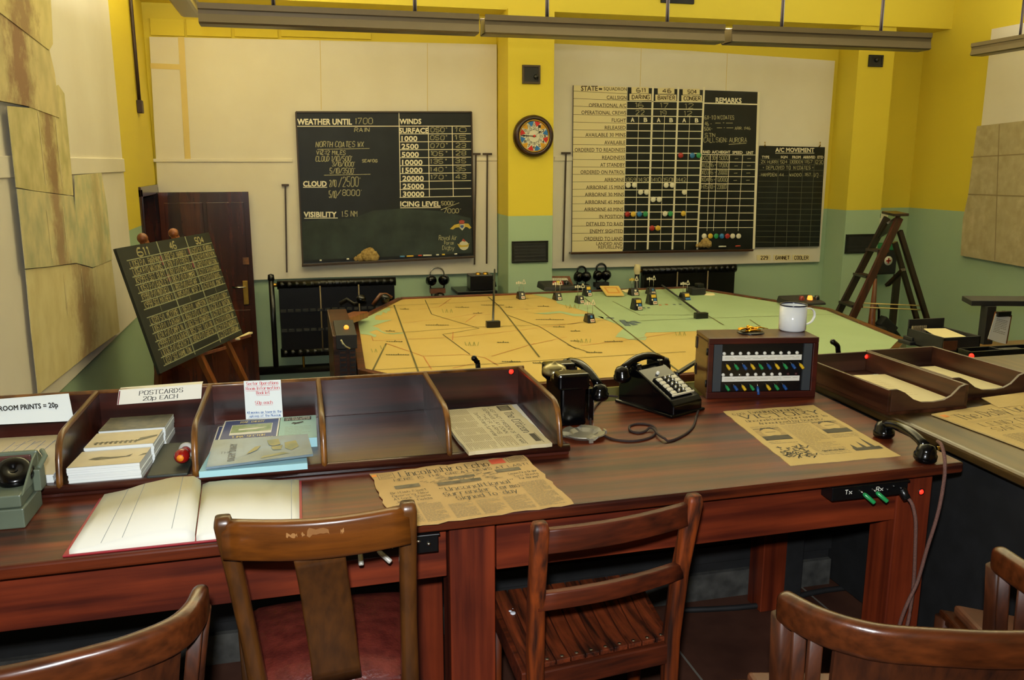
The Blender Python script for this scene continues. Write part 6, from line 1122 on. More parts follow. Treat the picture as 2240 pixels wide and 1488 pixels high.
# switchboard cabinet
P1, P2 = az(1545, 873, ZD), az(1783, 869, ZD); d = (P2-P1); Wd = d.length; rz = math.atan2(d.y, d.x); zt = ay(1552, 741, P1.y).z; HT = zt-ZD; DP = 0.155
t = thing('switchboard', 'wooden switchboard cabinet with rows of white buttons and coloured toggle levers', 'switchboard', P1, rz); SBW = wood('switchboard_wood', '#3a1a0f', '#5f3820', 'y', rough=0.3, coat=0.2); SBR = wood('switchboard_front_wood', '#34100a', '#4f1b10', 'x', rough=0.35)
m = MB(); T = 0.022
m.box(0, Wd, 0.012, DP, HT-0.014, HT, SBW); m.box(0, 0.014, 0.012, DP, 0, HT-0.014, SBW); m.box(Wd-0.014, Wd, 0.012, DP, 0, HT-0.014, SBW); m.box(0.014, Wd-0.014, 0.012, DP, 0, 0.014, SBW); m.box(0.014, Wd-0.014, DP-0.01, DP, 0.014, HT-0.014, SBW); obj('case', m, t, 0.003, local=True)
m = MB()
for a in ((0, Wd, HT-0.020, HT), (0, Wd, 0, 0.022), (0, 0.018, 0.022, HT-0.020), (Wd-0.018, Wd, 0.022, HT-0.020)): m.box(a[0], a[1], 0, 0.012, a[2], a[3], SBR)
obj('front_frame', m, t, 0.002, local=True)
m = MB(); m.box(0.018, Wd-0.018, 0.012, 0.018, 0.022, HT-0.02, BLACK); obj('panel', m, t, local=True)
SLATEG = mat('slate_grey_strip', '#343a3e', rough=0.5)
for a, b in ((0.020, 0.048), (Wd-0.048, Wd-0.020)): m = MB(); m.box(a, b, 0.004, 0.012, 0.024, HT-0.022, SLATEG); obj('side_strip', m, t, local=True, label='grey side strip')
def fx(x, y): xl = 460-45*(y-265)/845; xr = 2030-90*(y-260)/820; return (x-xl)/(xr-xl)*Wd
def fz(y): return HT*(1-(y-264)/832)
LV = {'Y': mat('yellow_lever', '#d8b020', rough=0.3), 'G': mat('green_lever', '#1f8a4a', rough=0.3), 'B': mat('blue_lever', '#1a4a8c', rough=0.3)}
for row, (yb_, n_b, yt0, yt1, yl, code) in enumerate(((482, 10, 508, 580, 655, 'YGBYGBYGBY'), (776, 10, 800, 870, 945, 'GBYGbYGB'))):
    for i in range(n_b):
        x = fx((685 if row == 0 else 668)+i*115-(1 if row else 0)*i*0.5, yb_); m = MB(); mt = WHITE if not (row and i > 7) else mat('dark_red_button', '#3a1512', rough=0.4) if 'dark_red_button' not in MATS else MATS['dark_red_button']
        if row and i == 2: mt = CHROME
        m.lathe([(0, 0.006), (0.0050, 0.005), (0.0058, 0)], mt, (x, 0.012, fz(yb_)), (0, -1, 0), 14); obj('button', m, t, local=True)
    m = MB(); a = fx(660 if row == 0 else 650, yt0); b = fx(1785 if row == 0 else 1745, yt0); m.box(a, b, 0.0095, 0.012, fz(yt1), fz(yt0), WHITE); sh = Sheet((a, 0.0095, fz(yt1)), (b, 0.0095, fz(yt1)), (b, 0.0095, fz(yt0)), (a, 0.0095, fz(yt0)), (0, -1, 0)); column(m, sh, 0.03, 0.25, 0.97, 0.75, 2, GREYINK, 0.0008); obj('label_tape', m, t, local=True, label='white label tape')
    for i, c in enumerate(code):
        x = fx((700 if row == 0 else 685)+i*115, yl-40); z = fz(yl-45); m = MB(); dn = V(0.006, -0.018, -0.012) if c.isupper() else V(0.002, -0.008, -0.026)
        s0 = V(x, 0.012, z); m.tube([s0, s0+dn*0.5], 0.0018, CHROME, 6); m.tube([s0+dn*0.4, s0+dn*0.7, s0+dn*1.35, s0+dn*1.45], 0.0052, LV[c.upper()], 10, scale=[0.6, 1.0, 1.0, 0.75]); obj('lever', m, t, local=True)
for z in (HT*0.78, HT*0.25): m = MB(); m.tube([(-0.003, 0.006, z-0.012), (-0.003, 0.006, z+0.012)], 0.003, BLACK, 6); obj('catch', m, t, local=True)
for z in (HT*0.8, HT*0.35): m = MB(); m.box(-0.003, 0.0, DP-0.02, DP-0.004, z-0.02, z+0.02, BLACK); obj('hinge', m, t, local=True)
ZSB = zt
# mug and gilt badge on the cabinet
mc = (az(1707, 727, ZSB)+az(1771, 727, ZSB))/2+V(0.01, 0.035, 0); mr = 0.046; mh = 0.092
t = thing('enamel_mug', 'white enamel mug with dark blue rim standing on the switchboard cabinet', 'mug', V(mc.x, mc.y, ZSB)); EN = mat('white_enamel', '#e9edec', rough=0.12, spec=0.6, coat=0.5); RIM = mat('navy_rim', '#141a33', rough=0.2)
m = MB(); m.lathe([(0, 0.002), (mr-0.006, 0), (mr, 0.006), (mr, mh-0.003), (mr-0.0025, mh-0.003), (mr-0.003, 0.008), (0, 0.006)], EN, (0, 0, 0), n=48); obj('body', m, t, local=True)
m = MB(); m.lathe([(mr-0.003, mh-0.004), (mr-0.003, mh), (mr, mh+0.001), (mr+0.0015, mh-0.001), (mr+0.0005, mh-0.004)], RIM, (0, 0, 0), n=48); obj('rim', m, t, local=True, label='dark blue rim')
m = MB(); hp = [V(mr-0.002, 0, 0.074), V(mr+0.020, 0, 0.075), V(mr+0.035, 0, 0.064), V(mr+0.038, 0, 0.046), V(mr+0.028, 0, 0.028), V(mr+0.012, 0, 0.020), V(mr-0.002, 0, 0.019)]; m.sweep(smooth(hp, 3), [(0.0028*math.cos(k*math.pi/5), 0.007*math.sin(k*math.pi/5)) for k in range(10)], EN, up=(0, 1, 0)); obj('handle', m, t, local=True)
bc = (az(1607, 728, ZSB)+az(1676, 728, ZSB))/2; t = thing('gilt_badge', 'gilt winged badge lying on the switchboard cabinet beside the mug', 'badge', bc)
m = MB(); m.lathe([(0, 0.005), (0.035, 0.006), (0.045, 0.004), (0.046, 0), (0, 0)], BLACK, (0, 0, 0), n=24); obj('backing', m, t, local=True)
m = MB()
for sg in (-1, 1):
    for i in range(5): m.sweep([V(sg*0.006, 0.004*i-0.008, 0.014), V(sg*0.028, 0.006*i-0.014, 0.020-0.001*i), V(sg*(0.056-0.004*i), 0.008*i-0.018, 0.015)], [(0.004*math.cos(k*math.pi/3), 0.0025*math.sin(k*math.pi/3)) for k in range(6)], GOLD, scale=[1, 1.1, 0.5])
obj('wings', m, t, local=True)
m = MB(); m.ball((0, 0, 0.016), 0.012, GOLD, (1, 1, 0.6), 12, 0.06); m.lathe([(0.010, 0.0), (0.016, 0.003), (0.018, 0)], GOLD, (0, -0.002, 0.012), n=16); m.ball((0, 0.016, 0.018), 0.007, GOLD, (1, 1, 0.8), 10); m.tube([V(-0.028, -0.016, 0.010), V(0, -0.021, 0.012), V(0.028, -0.016, 0.010)], 0.004, GOLD); obj('crest', m, t, local=True)
# ---------------------------------------------------------------- right desk with document trays
t = thing('side_desk', 'dark wooden desk at right carrying the document trays', 'desk', V(2.4, 1.9, 0))
m = MB(); m.extr([V(1.738, 1.05, ZD-0.035), V(3.1, 1.05, ZD-0.035), V(3.1, 2.86, ZD-0.035), V(1.80, 2.86, ZD-0.035), V(1.775, 2.1, ZD-0.035)], (0, 0, 0.035), RDESKW); obj('desk_top', m, t, 0.012, seg=3)
m = MB(); m.box(1.86, 1.885, 1.12, 2.75, 0.02, ZD-0.035, BLACKM); obj('side_panel', m, t)
m = MB(); m.box(1.885, 3.0, 2.70, 2.73, 0.02, ZD-0.035, BLACKM); obj('back_panel', m, t)
for x, y in ((1.83, 1.1), (2.95, 1.1), (2.95, 2.7)): m = MB(); m.box(x, x+0.08, y, y+0.08, 0, ZD-0.035, OAKD); obj('leg', m, t)
TRW = wood('tray_wood', '#2a120a', '#54301c', 'y', rough=0.35); TRE = wood('tray_end_wood', '#27130b', '#4d3020', 'x', rough=0.4)
def tray(x0, x1, y0, y1, label, h=0.082):
    t = thing('document_tray', label, 'tray', V((x0+x1)/2, (y0+y1)/2, ZD), 0, 'wooden document trays'); z0 = ZD; z1 = ZD+h; k = 0.011
    m = MB(); m.box(x0, x1, y0, y1, z0, z0+0.010, TRW); obj('base', m, t)
    for a, b in ((x0, x0+k), (x1-k, x1)): m = MB(); m.box(a, b, y0, y1, z0+0.010, z1, TRW); obj('side', m, t, 0.002)
    m = MB(); m.box(x0+k, x1-k, y1-k, y1, z0+0.010, z1, TRE); obj('back', m, t, 0.002)
    W = x1-x0-2*k; pts = [(0, 0.010), (W, 0.010), (W, h), (W*0.93, h-0.006), (W*0.82, h-0.034), (W*0.72, h-0.046), (W*0.58, h-0.050), (W*0.42, h-0.048), (W*0.30, h-0.036), (W*0.18, h-0.012), (W*0.08, h), (0, h)]
    m = MB(); m.extr([V(x0+k+x, y0, z0+z) for x, z in pts], (0, k, 0), TRE); obj('front', m, t, 0.0015)
    return t
t1_ = tray(1.768, 2.066, 2.222, 2.735, 'nearer wooden document tray with scooped front, beside the switchboard')
t2_ = tray(2.070, 2.372, 2.302, 2.752, 'farther wooden document tray with scooped front, at the right edge')
led(ay(1895, 780, 2.7235), (0, -1, 0), t1_, r=0.0085); 
led(V(2.363, 2.46, ZD+0.072)+V(-0.003, 0, 0), (-1, 0, 0), t2_, r=0.0085) if False else None
PBL = mat('blue_grey_paper', '#8d9fa8', rough=0.6)
m = MB(); m.extr([V(1.80, 2.25, ZD+0.0105), V(2.03, 2.27, ZD+0.0105), V(2.03, 2.62, ZD+0.0105), V(1.79, 2.61, ZD+0.0105)], (0, 0, 0.012), PBL); m.extr([V(1.80, 2.27, ZD+0.0225), V(2.035, 2.235, ZD+0.0225), V(2.045, 2.60, ZD+0.0225), V(1.805, 2.63, ZD+0.0225)], (0, 0, 0.003), CREAMB); sh = Sheet(V(1.80, 2.27, ZD+0.0255), V(2.035, 2.235, ZD+0.0255), V(2.045, 2.60, ZD+0.0255), V(1.805, 2.63, ZD+0.0255), (0, 0, 1)); column(m, sh, 0.1, 0.2, 0.7, 0.8, 8, NEWS2, 0.002); top('paper_pile', m, 'cream papers in the nearer document tray', 'papers')
m = MB(); m.extr([V(2.10, 2.35, ZD+0.0105), V(2.345, 2.36, ZD+0.0105), V(2.335, 2.69, ZD+0.0105), V(2.11, 2.70, ZD+0.0105)], (0, 0, 0.008), CREAMB); m.extr([V(2.09, 2.55, ZD+0.0185), V(2.15, 2.53, ZD+0.0185), V(2.16, 2.70, ZD+0.0185), V(2.09, 2.71, ZD+0.0185)], (0, 0, 0.002), WHITE); top('paper_pile', m, 'cream papers in the farther document tray', 'papers')
def daily(m, sh):
    hand_on(m, sh, 'The Daily Graphic', 0.1, 0.80, 0.95, 0.92, MIDINK, 0.0022, 0, serif=True); hand_on(m, sh, 'LEND OF THE', 0.12, 0.64, 0.8, 0.71, MIDINK, 0.0018, 0, serif=True); hand_on(m, sh, 'SAFELY HOME', 0.12, 0.54, 0.8, 0.61, MIDINK, 0.0018, 0, serif=True)
    for b in (0.76, 0.74): rule(m, sh, 0.08, b, 0.95, b, 0.0012, GREYINK)
    for a0, a1 in ((0.08, 0.3), (0.33, 0.55), (0.58, 0.8)): column(m, sh, a0, 0.05, a1, 0.48, 20, GREYINK, 0.0024)
    area(m, sh, 0.02, 0.90, 0.07, 0.95, ORG)
zz = ZD+0.002; P = [V(1.925, 1.74, zz), V(2.36, 1.74, zz), V(2.36, 2.25, zz+0.006), V(1.902, 2.185, zz)]
paper([p+V(0, 0, 0) for p in P], NEWS2, 'tan newspaper with a curled top edge on the right desk, below the trays', daily, th=0.004, amp=0.0015, seed=9)
m = MB(); m.extr([V(2.15, 2.18, zz+0.007), V(2.40, 2.19, zz+0.007), V(2.40, 2.285, zz+0.02), V(2.17, 2.275, zz+0.012)], (0, 0, 0.002), NEWS2); top('newspaper_page', m, 'loose raised newspaper page behind the one on the right desk', 'newspaper')
# receiver on the desk corner with its cord
t = thing('telephone_receiver', 'black telephone receiver lying on the right end of the long desk', 'telephone', V(1.6, 1.92, ZD)); a, b = V(1.612, 2.03, ZD+0.005), V(1.588, 1.832, ZD+0.005)
m = MB(); handset_mesh(m, a, b, 0.020, 0.029); obj('handset', m, t)
m = MB(); m.lathe([(0.0, 0.01), (0.004, 0.01), (0.007, 0)], BRASS, V(1.617, 1.822, ZD+0.036), (0.8, -0.5, 0.4), 10); obj('cord_socket', m, t)
CORD2 = mat('pinkish_braided_cord', '#6e4b40', '#4f342d', rough=0.8, scale=300)
def cpath(l): return smooth([ay(x, y, Y) for x, y, Y in l])
m = MB(); m.tube(cpath([(2051, 966, 1.825), (2060, 975, 1.78), (2067, 1010, 1.745), (2064, 1060, 1.74), (2050, 1130, 1.74), (2028, 1200, 1.75), (2008, 1270, 1.76), (1985, 1320, 1.76), (1970, 1360, 1.77), (1960, 1400, 1.78)]), 0.0048, CORD2, 8); obj('cord', m, t, label='pinkish braided cord hanging from the desk edge')
# switch boxes under the desk edge
def swbox(x0, x1, z0, z1, dep, label, col, levers, words, plug):
    t = thing('switch_box', label, 'switch box', V((x0+x1)/2, dsk(x0, 0.055).y-dep/2, z0), 0, 'black switch boxes under the desk edge'); y = dsk((x0+x1)/2, 0.05).y
    m = MB(); m.box(x0, x1, y-dep, y, z0, z1, BLACK); m.box(x0-0.004, x1+0.004, y-dep-0.004, y, z1-0.004, z1+0.001, BLACK); obj('box', m, t, 0.003)
    h = z1-z0
    for u, dx in levers:
        m = MB(); s0 = V(x0+(x1-x0)*u, y-dep, z0+h*0.6); dn = V(dx, -0.012, -0.012); m.tube([s0, s0+dn*0.6], 0.003, CHROME, 6); m.tube([s0+dn*0.5, s0+dn*0.8, s0+dn*2.1, s0+dn*2.2], 0.0058, col, 10, scale=[0.7, 1, 1, 0.8]); obj('lever', m, t)
    m = MB(); sh = Sheet(V(x0, y-dep-0.0005, z0), V(x1, y-dep-0.0005, z0), V(x1, y-dep-0.0005, z1), V(x0, y-dep-0.0005, z1), (0, -1, 0))
    for tx, a in words: hand_on(m, sh, tx, a, 0.45, a+0.09, 0.75, WHITE, 0.0018, 0)
    obj('lettering', m, t)
    for u in (0.72, 0.80, 0.9): m = MB(); m.lathe([(0, 0.006), (0.004, 0.005), (0.005, 0)], CHROME if not plug else BLACK, V(x0+(x1-x0)*u, y-dep, z0+h*(0.5 if u != 0.8 else 0.7)), (0, -1, 0), 10); obj('screw', m, t)
    return t, y
t, y = swbox(1.288, 1.512, 0.690, 0.728, 0.05, 'black switch box with two green levers under the right end of the desk', LV['G'], ((0.36, 0.012), (0.53, 0.012)), (('Tx', 0.16), ('Rx', 0.57)), True)
m = MB(); m.lathe([(0, 0.02), (0.010, 0.02), (0.012, 0.0), (0.012, -0.01)], BLACK, V(1.50, y-0.05, 0.695), (0.1, -0.7, -0.7), 14); obj('plug', m, t)
m = MB(); yc = y-0.07; m.tube(cpath([(1988, 1092, yc), (1996, 1105, yc-0.01), (2003, 1140, yc-0.015), (2002, 1200, yc-0.01), (1999, 1270, yc), (1992, 1330, yc+0.01), (1980, 1390, yc+0.01), (1975, 1420, yc+0.01)]), 0.0048, CORD2, 8); obj('cord', m, t, label='pinkish braided cord from the plug')
GLV = mat('grey_lever', '#a9a69c', rough=0.3)
swbox(0.045, 0.268, 0.684, 0.728, 0.05, 'black switch box with pale grey levers behind the leather seated chair', GLV, ((0.22, 0.0), (0.36, 0.015)), (('Tx', 0.0), ('Rx', 0.45)), False)
# black levers and arms rising behind the desk
def arm(pts, r, label, sc_=None):
    pts[-1] = V(pts[-1].x, 2.60, 0.705) if pts[-1].x < 1.5 else V(pts[-1].x, 2.785, ZD)
    m = MB(); m.tube(smooth(pts, 4), r, BAKE, 10); m.ball(pts[0], r*1.15, BAKE); top('gooseneck', m, label, 'gooseneck', 'black goosenecks behind the desks', 0)
arm([ay(1037, 784, 2.63), ay(1043, 792, 2.63), ay(1046, 806, 2.63), ay(1047, 850, 2.63)], 0.0085, 'curved black gooseneck rising behind the rightmost compartment')
arm([ay(1822, 748, 2.785), ay(1832, 757, 2.785), ay(1834, 772, 2.785), ay(1845, 790, 2.785)], 0.0095, 'curved black gooseneck rising between the switchboard and the nearer tray')
m = MB(); a, b = ay(1482, 818, 2.66), ay(1522, 786, 2.78)
for o in (0, 0.016): m.bar(a+V(0, o, -0.3*o), b+V(0.02, o*1.2, -0.5*o), 0.010, 0.010, BLACK)
m.lathe([(0, 0.03), (0.014, 0.028), (0.016, 0)], BLACK, a, (-0.6, 0.1, -0.6), 12); m.bar(a, V(a.x, 2.68, 0.5), 0.010, 0.010, BLACK); top('lamp_bracket', m, 'slanting black double arm bracket left of the switchboard', 'arm')
m = MB(); p = az(1797, 1258, 0.0); m.extr([V(p.x-0.010, p.y, 0.02), V(p.x+0.016, p.y, 0.02), V(p.x+0.016, p.y, 0.066), V(p.x-0.006, p.y, 0.064)], (0, 0.002, 0), CREAMB); m.tube([V(p.x, p.y, 0.065), V(p.x-0.003, p.y+0.03, 0.12), V(p.x, YLP-0.06, 0.12)], 0.0012, GREYS, 5); top('paper_tag', m, 'small cream paper tag hanging on string under the desk', 'tag')
m = MB(); m.tube(smooth([V(1.2, 2.5, 0.012), V(1.5, 2.46, 0.012), V(1.8, 2.5, 0.012), V(2.2, 2.48, 0.012), V(2.6, 2.52, 0.012)]), 0.010, BLACKM, 8); top('floor_cable', m, 'thick black cable lying on the floor under the desks', 'cable')
# ---------------------------------------------------------------- chairs
def to_floor(a, b): a, b = Vector(a), Vector(b); return a+(b-a)*((0-a.z)/(b.z-a.z))
RECT = lambda w_, h_: [(-w_/2, -h_/2), (w_/2, -h_/2), (w_/2, h_/2), (-w_/2, h_/2)]
def rrect(w_, h_, r=0.3, n=3):
    out = []
    for cx, cy, a0 in ((1, 1, 0), (-1, 1, 90), (-1, -1, 180), (1, -1, 270)):
        for k in range(n+1): a = math.radians(a0+90*k/n); rr = r*min(w_, h_); out.append((cx*(w_/2-rr)+rr*math.cos(a), cy*(h_/2-rr)+rr*math.sin(a)))
    return out
# leather seated chair
t = thing('chair', 'honey coloured chair with oxblood leather seat and broad centre splat', 'chair', V(0.02, 1.8, 0))
L0, R0 = ay(488, 1146, 1.555), ay(892, 1114, 1.535); L1, R1 = V(-0.128, 1.665, 0.475), V(0.182, 1.640, 0.475)
for a, b in ((L0, L1), (R0, R1)):
    m = MB(); lo = V(b.x, b.y+0.015, 0.30); ft = V(b.x, b.y-0.06, 0.0); m.sweep([a+V(0, 0, 0.014), a, a.lerp(b, 0.33)+V(0, 0.012, 0), a.lerp(b, 0.66)+V(0, 0.012, 0), b, lo, ft], rrect(0.034, 0.032), CHAIRAZ, up=(0, 1, 0), scale=[0.8, 1, 1, 1, 1.1, 1.05, 0.9]); obj('back_leg', m, t)
m = MB(); path = []
for i in range(11):
    k = i/10; p = L0.lerp(R0, k); path.append(p+V(0, -0.022*math.sin(math.pi*k), -0.031-0.004*math.sin(math.pi*k)))
m.sweep(path, rrect(0.026, 0.078, 0.32), CHAIRA); 
WORN = mat('bare_worn_patch', '#8f6436', '#7a5026', rough=0.5, scale=20)
for k0, k1, h0, h1 in ((0.33, 0.39, 0.012, 0.018), (0.44, 0.56, 0.006, 0.019), (0.62, 0.64, 0.012, 0.018), (0.41, 0.43, 0.013, 0.017)):
    random.seed(int(k0*100)); ring = [(k0+(k1-k0)*(0.5-0.5*math.cos(q_*math.pi/9)), h1+random.uniform(-0.003, 0.005)) for q_ in range(10)]+[(k1-(k1-k0)*(0.5-0.5*math.cos(q_*math.pi/9)), h0+random.uniform(-0.003, 0.004)) for q_ in range(1, 9)]
    P_ = [L0.lerp(R0, k_)+V(0, -0.022*math.sin(math.pi*k_)-0.0135, -0.031+0.028-hh) for k_, hh in ring]; m.poly(P_, WORN)
obj('top_rail', m, t)
mid = path[5]; sb = (L1+R1)/2
m = MB(); sp_ = [mid+V(0.0, 0.004, -0.03), mid.lerp(sb, 0.5)+V(0.002, 0.012, 0), sb+V(0.004, 0.0, 0.0)]; m.sweep(smooth(sp_, 4), rrect(0.098, 0.014, 0.3), CHAIRAZ, up=(0, 1, 0), scale=[0.97, 0.97, 0.97, 0.98, 1.0, 1.0, 1.0, 1.02, 1.04]); obj('splat', m, t)
FL, FR = V(-0.178, 2.02, 0.44), V(0.225, 2.02, 0.44)
m = MB(); n = 12; vs = []
for j in range(n+1):
    for i in range(n+1):
        a, b = i/n, j/n; p = (L1+V(-0.005, 0.012, 0)).lerp(R1+V(0.005, 0.012, 0), a).lerp((FL+V(0, -0.01, 0)).lerp(FR+V(0, -0.01, 0), a), b); z = 0.470+0.034*(math.sin(math.pi*a)*math.sin(math.pi*b))**0.35 if 0 < i < n and 0 < j < n else 0.462
        vs.append(V(p.x, p.y, z))
m.add(vs, [(j*(n+1)+i, j*(n+1)+i+1, (j+1)*(n+1)+i+1, (j+1)*(n+1)+i) for j in range(n) for i in range(n)], LEATHER, True); q = [vs[0], vs[n], vs[-1], vs[-n-1]]; m.extr([V(p.x, p.y, 0.448) for p in q], (0, 0, 0.014), LEATHER); obj('seat', m, t, label='oxblood leather seat')
m = MB()
for a, b in ((L1, R1), (FL, FR), (L1, FL), (R1, FR)): m.bar(V(a.x, a.y, 0.425), V(b.x, b.y, 0.425), 0.024, 0.055, CHAIRA)
obj('seat_rail', m, t, 0.003)
for p in (FL, FR): m = MB(); m.sweep([V(p.x, p.y, 0.45), V(p.x, p.y, 0.0)], rrect(0.036, 0.036), CHAIRAZ, up=(0, 1, 0), scale=[1, 0.8]); obj('front_leg', m, t)
# slatted chair
t = thing('chair', 'weathered brown chair with a slatted seat and two back rails', 'chair', V(0.63, 1.8, 0))
L0, R0 = ay(1181, 1156, 1.555), ay(1518, 1094, 1.63); L1 = V(0.452, 1.615, 0.45); R1 = V(0.800, 1.675, 0.45)
for a, b in ((L0, L1), (R0, R1)):
    m = MB(); m.sweep([a+V(0, 0, 0.012), a, a.lerp(b, 0.5)+V(0, 0.010, 0), b, V(b.x, b.y+0.0, 0.30), V(b.x, b.y-0.05, 0)], rrect(0.036, 0.034, 0.25), CHAIRBZ, up=(0, 1, 0), scale=[0.78, 1, 1, 1.05, 1.0, 0.9]); obj('back_leg', m, t)
def rail2(f0, f1, bow):
    path = []
    for i in range(9): k = i/8; f = (f0+f1)/2; path.append(L0.lerp(L1, f).lerp(R0.lerp(R1, f), k)+V(0, -bow*math.sin(math.pi*k)+0.004, 0))
    m = MB(); m.sweep(path, rrect(0.020, abs(f1-f0)*0.37, 0.2), CHAIRB); return m
obj('top_rail', rail2(0.02, 0.165, 0.020), t); obj('lower_rail', rail2(0.445, 0.555, 0.018), t)
PNT = mat('white_paint_spots', '#cfd2da', rough=0.5)
FL, FR = V(0.438, 1.975, 0.45), V(0.832, 1.985, 0.45); RL, RR = V(0.437, 1.63, 0.45), V(0.795, 1.672, 0.45); n = 10
for i in range(n):
    a0, a1 = (i+0.02)/n, (i+0.94)/n; m = MB(); pts = []
    for j in range(7):
        b = j/6; z = 0.455-0.012*math.sin(math.pi*min(1, b*1.15)); e0, e1 = RL.lerp(FL, b), RR.lerp(FR, b)
        pts.append((e0.lerp(e1, a0), e0.lerp(e1, a1), z))
    vs = []
    for p, q, z in pts: vs += [V(p.x, p.y, z-0.012), V(q.x, q.y, z-0.012), V(q.x, q.y, z), V(p.x, p.y, z)]
    fs = [(0, 3, 2, 1), (24, 25, 26, 27)]
    for j in range(6):
        for c in range(4): fs.append((j*4+c, j*4+(c+1) % 4, (j+1)*4+(c+1) % 4, (j+1)*4+c))
    m.add(vs, fs, CHAIRBY); c = RL.lerp(FL, 0.045).lerp(RR.lerp(FR, 0.045), (a0+a1)/2); m.lathe([(0, 0.0015), (0.004, 0.001), (0.005, 0)], CHROME, V(c.x, c.y, 0.4535), n=10)
    if i == 0:
        for px, py, r in ((1122, 1341, 0.007), (1128, 1331, 0.004), (1116, 1337, 0.004), (1110, 1316, 0.002), (1121, 1314, 0.002)): q = az(px, py, 0.449); m.lathe([(0, 0.0012), (r, 0.0008), (r, -0.008)], PNT, V(min(q.x, 0.47), q.y, 0.449), n=9)
    obj('seat_slat', m, t, 0.0015)
m = MB()
for a, b in ((RL, RR), (FL, FR), (RL, FL), (RR, FR)): m.bar(V(a.x, a.y, 0.415), V(b.x, b.y, 0.415), 0.022, 0.05, CHAIRB)
obj('seat_rail', m, t, 0.003)
for p in (FL, FR): m = MB(); m.sweep([V(p.x, p.y-0.02, 0.40), V(p.x, p.y-0.02, 0.0)], rrect(0.036, 0.036), CHAIRBZ, up=(0, 1, 0), scale=[1, 0.85]); obj('front_leg', m, t)
m = MB(); m.bar(V(L1.x, L1.y, 0.2), V(R1.x, R1.y, 0.2), 0.02, 0.03, CHAIRB); obj('stretcher', m, t)
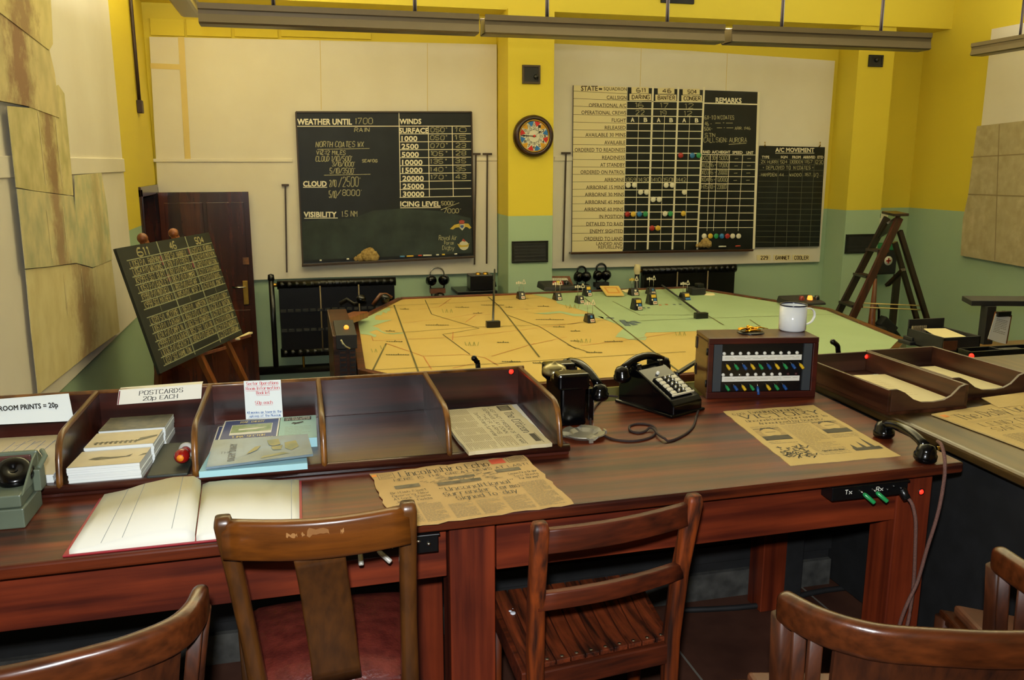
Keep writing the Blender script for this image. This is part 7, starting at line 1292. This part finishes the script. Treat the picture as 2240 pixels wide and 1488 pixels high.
# curved back armchairs
def tubchair(label, pts, zt, seatdir, slats, group='curved back oak chairs', hs=0.062, seatmat=None, splat=(0.36, 0.64)):
    """pts: world points of the top of the bowed back rail, left end to right end"""
    P = smooth([V(p[0], p[1], zt) for p in pts], 4); c = sum(P, Vector())/len(P); sd = Vector((seatdir[0], seatdir[1], 0)).normalized()
    t = thing('armchair', label, 'chair', V(c.x+sd.x*0.12, c.y+sd.y*0.12, 0), 0, group); n = len(P)
    m = MB(); path = [p-V(0, 0, hs/2) for p in P]; m.sweep(path, rrect(0.030, hs, 0.42, 4), OAK, scale=[0.82]+[0.95]+[1.0]*(n-4)+[0.95, 0.82]); obj('back_rail', m, t)
    SEATZ = 0.45
    def at_(k): f = k*(n-1); i = min(int(f), n-2); return P[i].lerp(P[i+1], f-i)
    def base(k): p = at_(k); q = c+(p-c)*0.86+sd*0.06; return V(q.x, q.y, SEATZ)
    for k in (0.02, 0.98):
        p = at_(k)-V(0, 0, hs*0.8); b = base(k); m = MB(); m.sweep([p, p.lerp(b, 0.4)+sd*0.012, b, V(b.x, b.y, 0.2)-sd*0.02, V(b.x, b.y, 0)-sd*0.06], rrect(0.034, 0.040, 0.25), OAKZ, up=(0, 1, 0), scale=[0.9, 0.9, 1.1, 1, 0.9]); obj('back_leg', m, t)
    for k in slats:
        p = at_(k)-V(0, 0, hs*0.8); b = base(k); m = MB(); m.sweep([p, p.lerp(b, 0.5)+sd*0.012, b], rrect(0.024, 0.014, 0.25), OAKZ, up=tuple(sd)); obj('back_slat', m, t)
    k0, k1 = splat; vs = []; nn = 6
    for i in range(nn+1):
        k = k0+(k1-k0)*i/nn; p = at_(k)-V(0, 0, hs*0.8); b = base(k); 
        for q in (p, p.lerp(b, 0.5)+sd*0.012, b): vs += [q-sd*0.006, q+sd*0.006]
    fs = []
    for i in range(nn):
        for (a, b_) in ((0, 2), (2, 4)): fs += [(i*6+a, (i+1)*6+a, (i+1)*6+b_, i*6+b_), (i*6+a+1, i*6+b_+1, (i+1)*6+b_+1, (i+1)*6+a+1)]
    fs += [(0, 2, 3, 1), (2, 4, 5, 3), (nn*6, nn*6+1, nn*6+3, nn*6+2), (nn*6+2, nn*6+3, nn*6+5, nn*6+4)]
    m = MB(); m.add(vs, fs, OAKZ); obj('back_panel', m, t)
    w_ = (P[-1]-P[0]).length; u = Vector((sd.y, -sd.x, 0)); o = base(0.5)
    fl2, fr2, bl2, br2 = o-u*w_*0.42+sd*0.37, o+u*w_*0.42+sd*0.37, base(0.02), base(0.98)
    m = MB(); m.extr([V(p.x, p.y, SEATZ-0.035) for p in (bl2, o-sd*0.01, br2, fr2, fl2)], (0, 0, 0.03), OAK); obj('seat_frame', m, t, 0.006)
    m = MB(); ctr = (bl2+br2+fr2+fl2)/4; m.extr([V(ctr.x+(p.x-ctr.x)*0.88, ctr.y+(p.y-ctr.y)*0.88, SEATZ-0.005) for p in (bl2, o, br2, fr2, fl2)], (0, 0, 0.03), seatmat or TANL); obj('seat', m, t, 0.01, label='leather seat')
    for p in (fl2, fr2): m = MB(); q = ctr+(p-ctr)*0.93; m.sweep([V(q.x, q.y, SEATZ-0.02), V(q.x, q.y, 0)], rrect(0.04, 0.04, 0.25), OAKZ, up=(0, 1, 0), scale=[1, 0.85]); obj('front_leg', m, t)
    return t, fl2, fr2
tC, a_, b_ = tubchair('bowed back oak chair at lower right, nearest the camera', [(0.779, 1.200), (0.786, 1.172), (0.802, 1.130), (0.828, 1.092), (0.870, 1.056), (0.95, 1.023), (1.04, 0.993), (1.14, 0.974), (1.20, 0.985), (1.245, 1.01), (1.268, 1.05)], 0.82, (0.259, 0.966), (0.13, 0.20, 0.80, 0.87), splat=(0.27, 0.73))
tE, a_, b_ = tubchair('bowed back oak chair at lower left, cut off by the frame', [(-0.88, 1.60), (-0.875, 1.52), (-0.84, 1.42), (-0.77, 1.335), (-0.68, 1.285), (-0.57, 1.262), (-0.454, 1.263), (-0.338, 1.292), (-0.278, 1.317), (-0.229, 1.354), (-0.206, 1.405), (-0.199, 1.470)], 0.82, (-0.1, 0.99), (0.08, 0.92), splat=(0.18, 0.84))
tD, a_, b_ = tubchair('bowed back oak chair at the right edge, drawn up to the right desk', [(1.401, 1.38), (1.396, 1.344), (1.39, 1.297), (1.386, 1.23), (1.40, 1.14), (1.45, 1.05), (1.53, 0.99), (1.62, 0.97)], 0.75, (0.62, 0.78), (0.12, 0.3), splat=(0.45, 0.7))
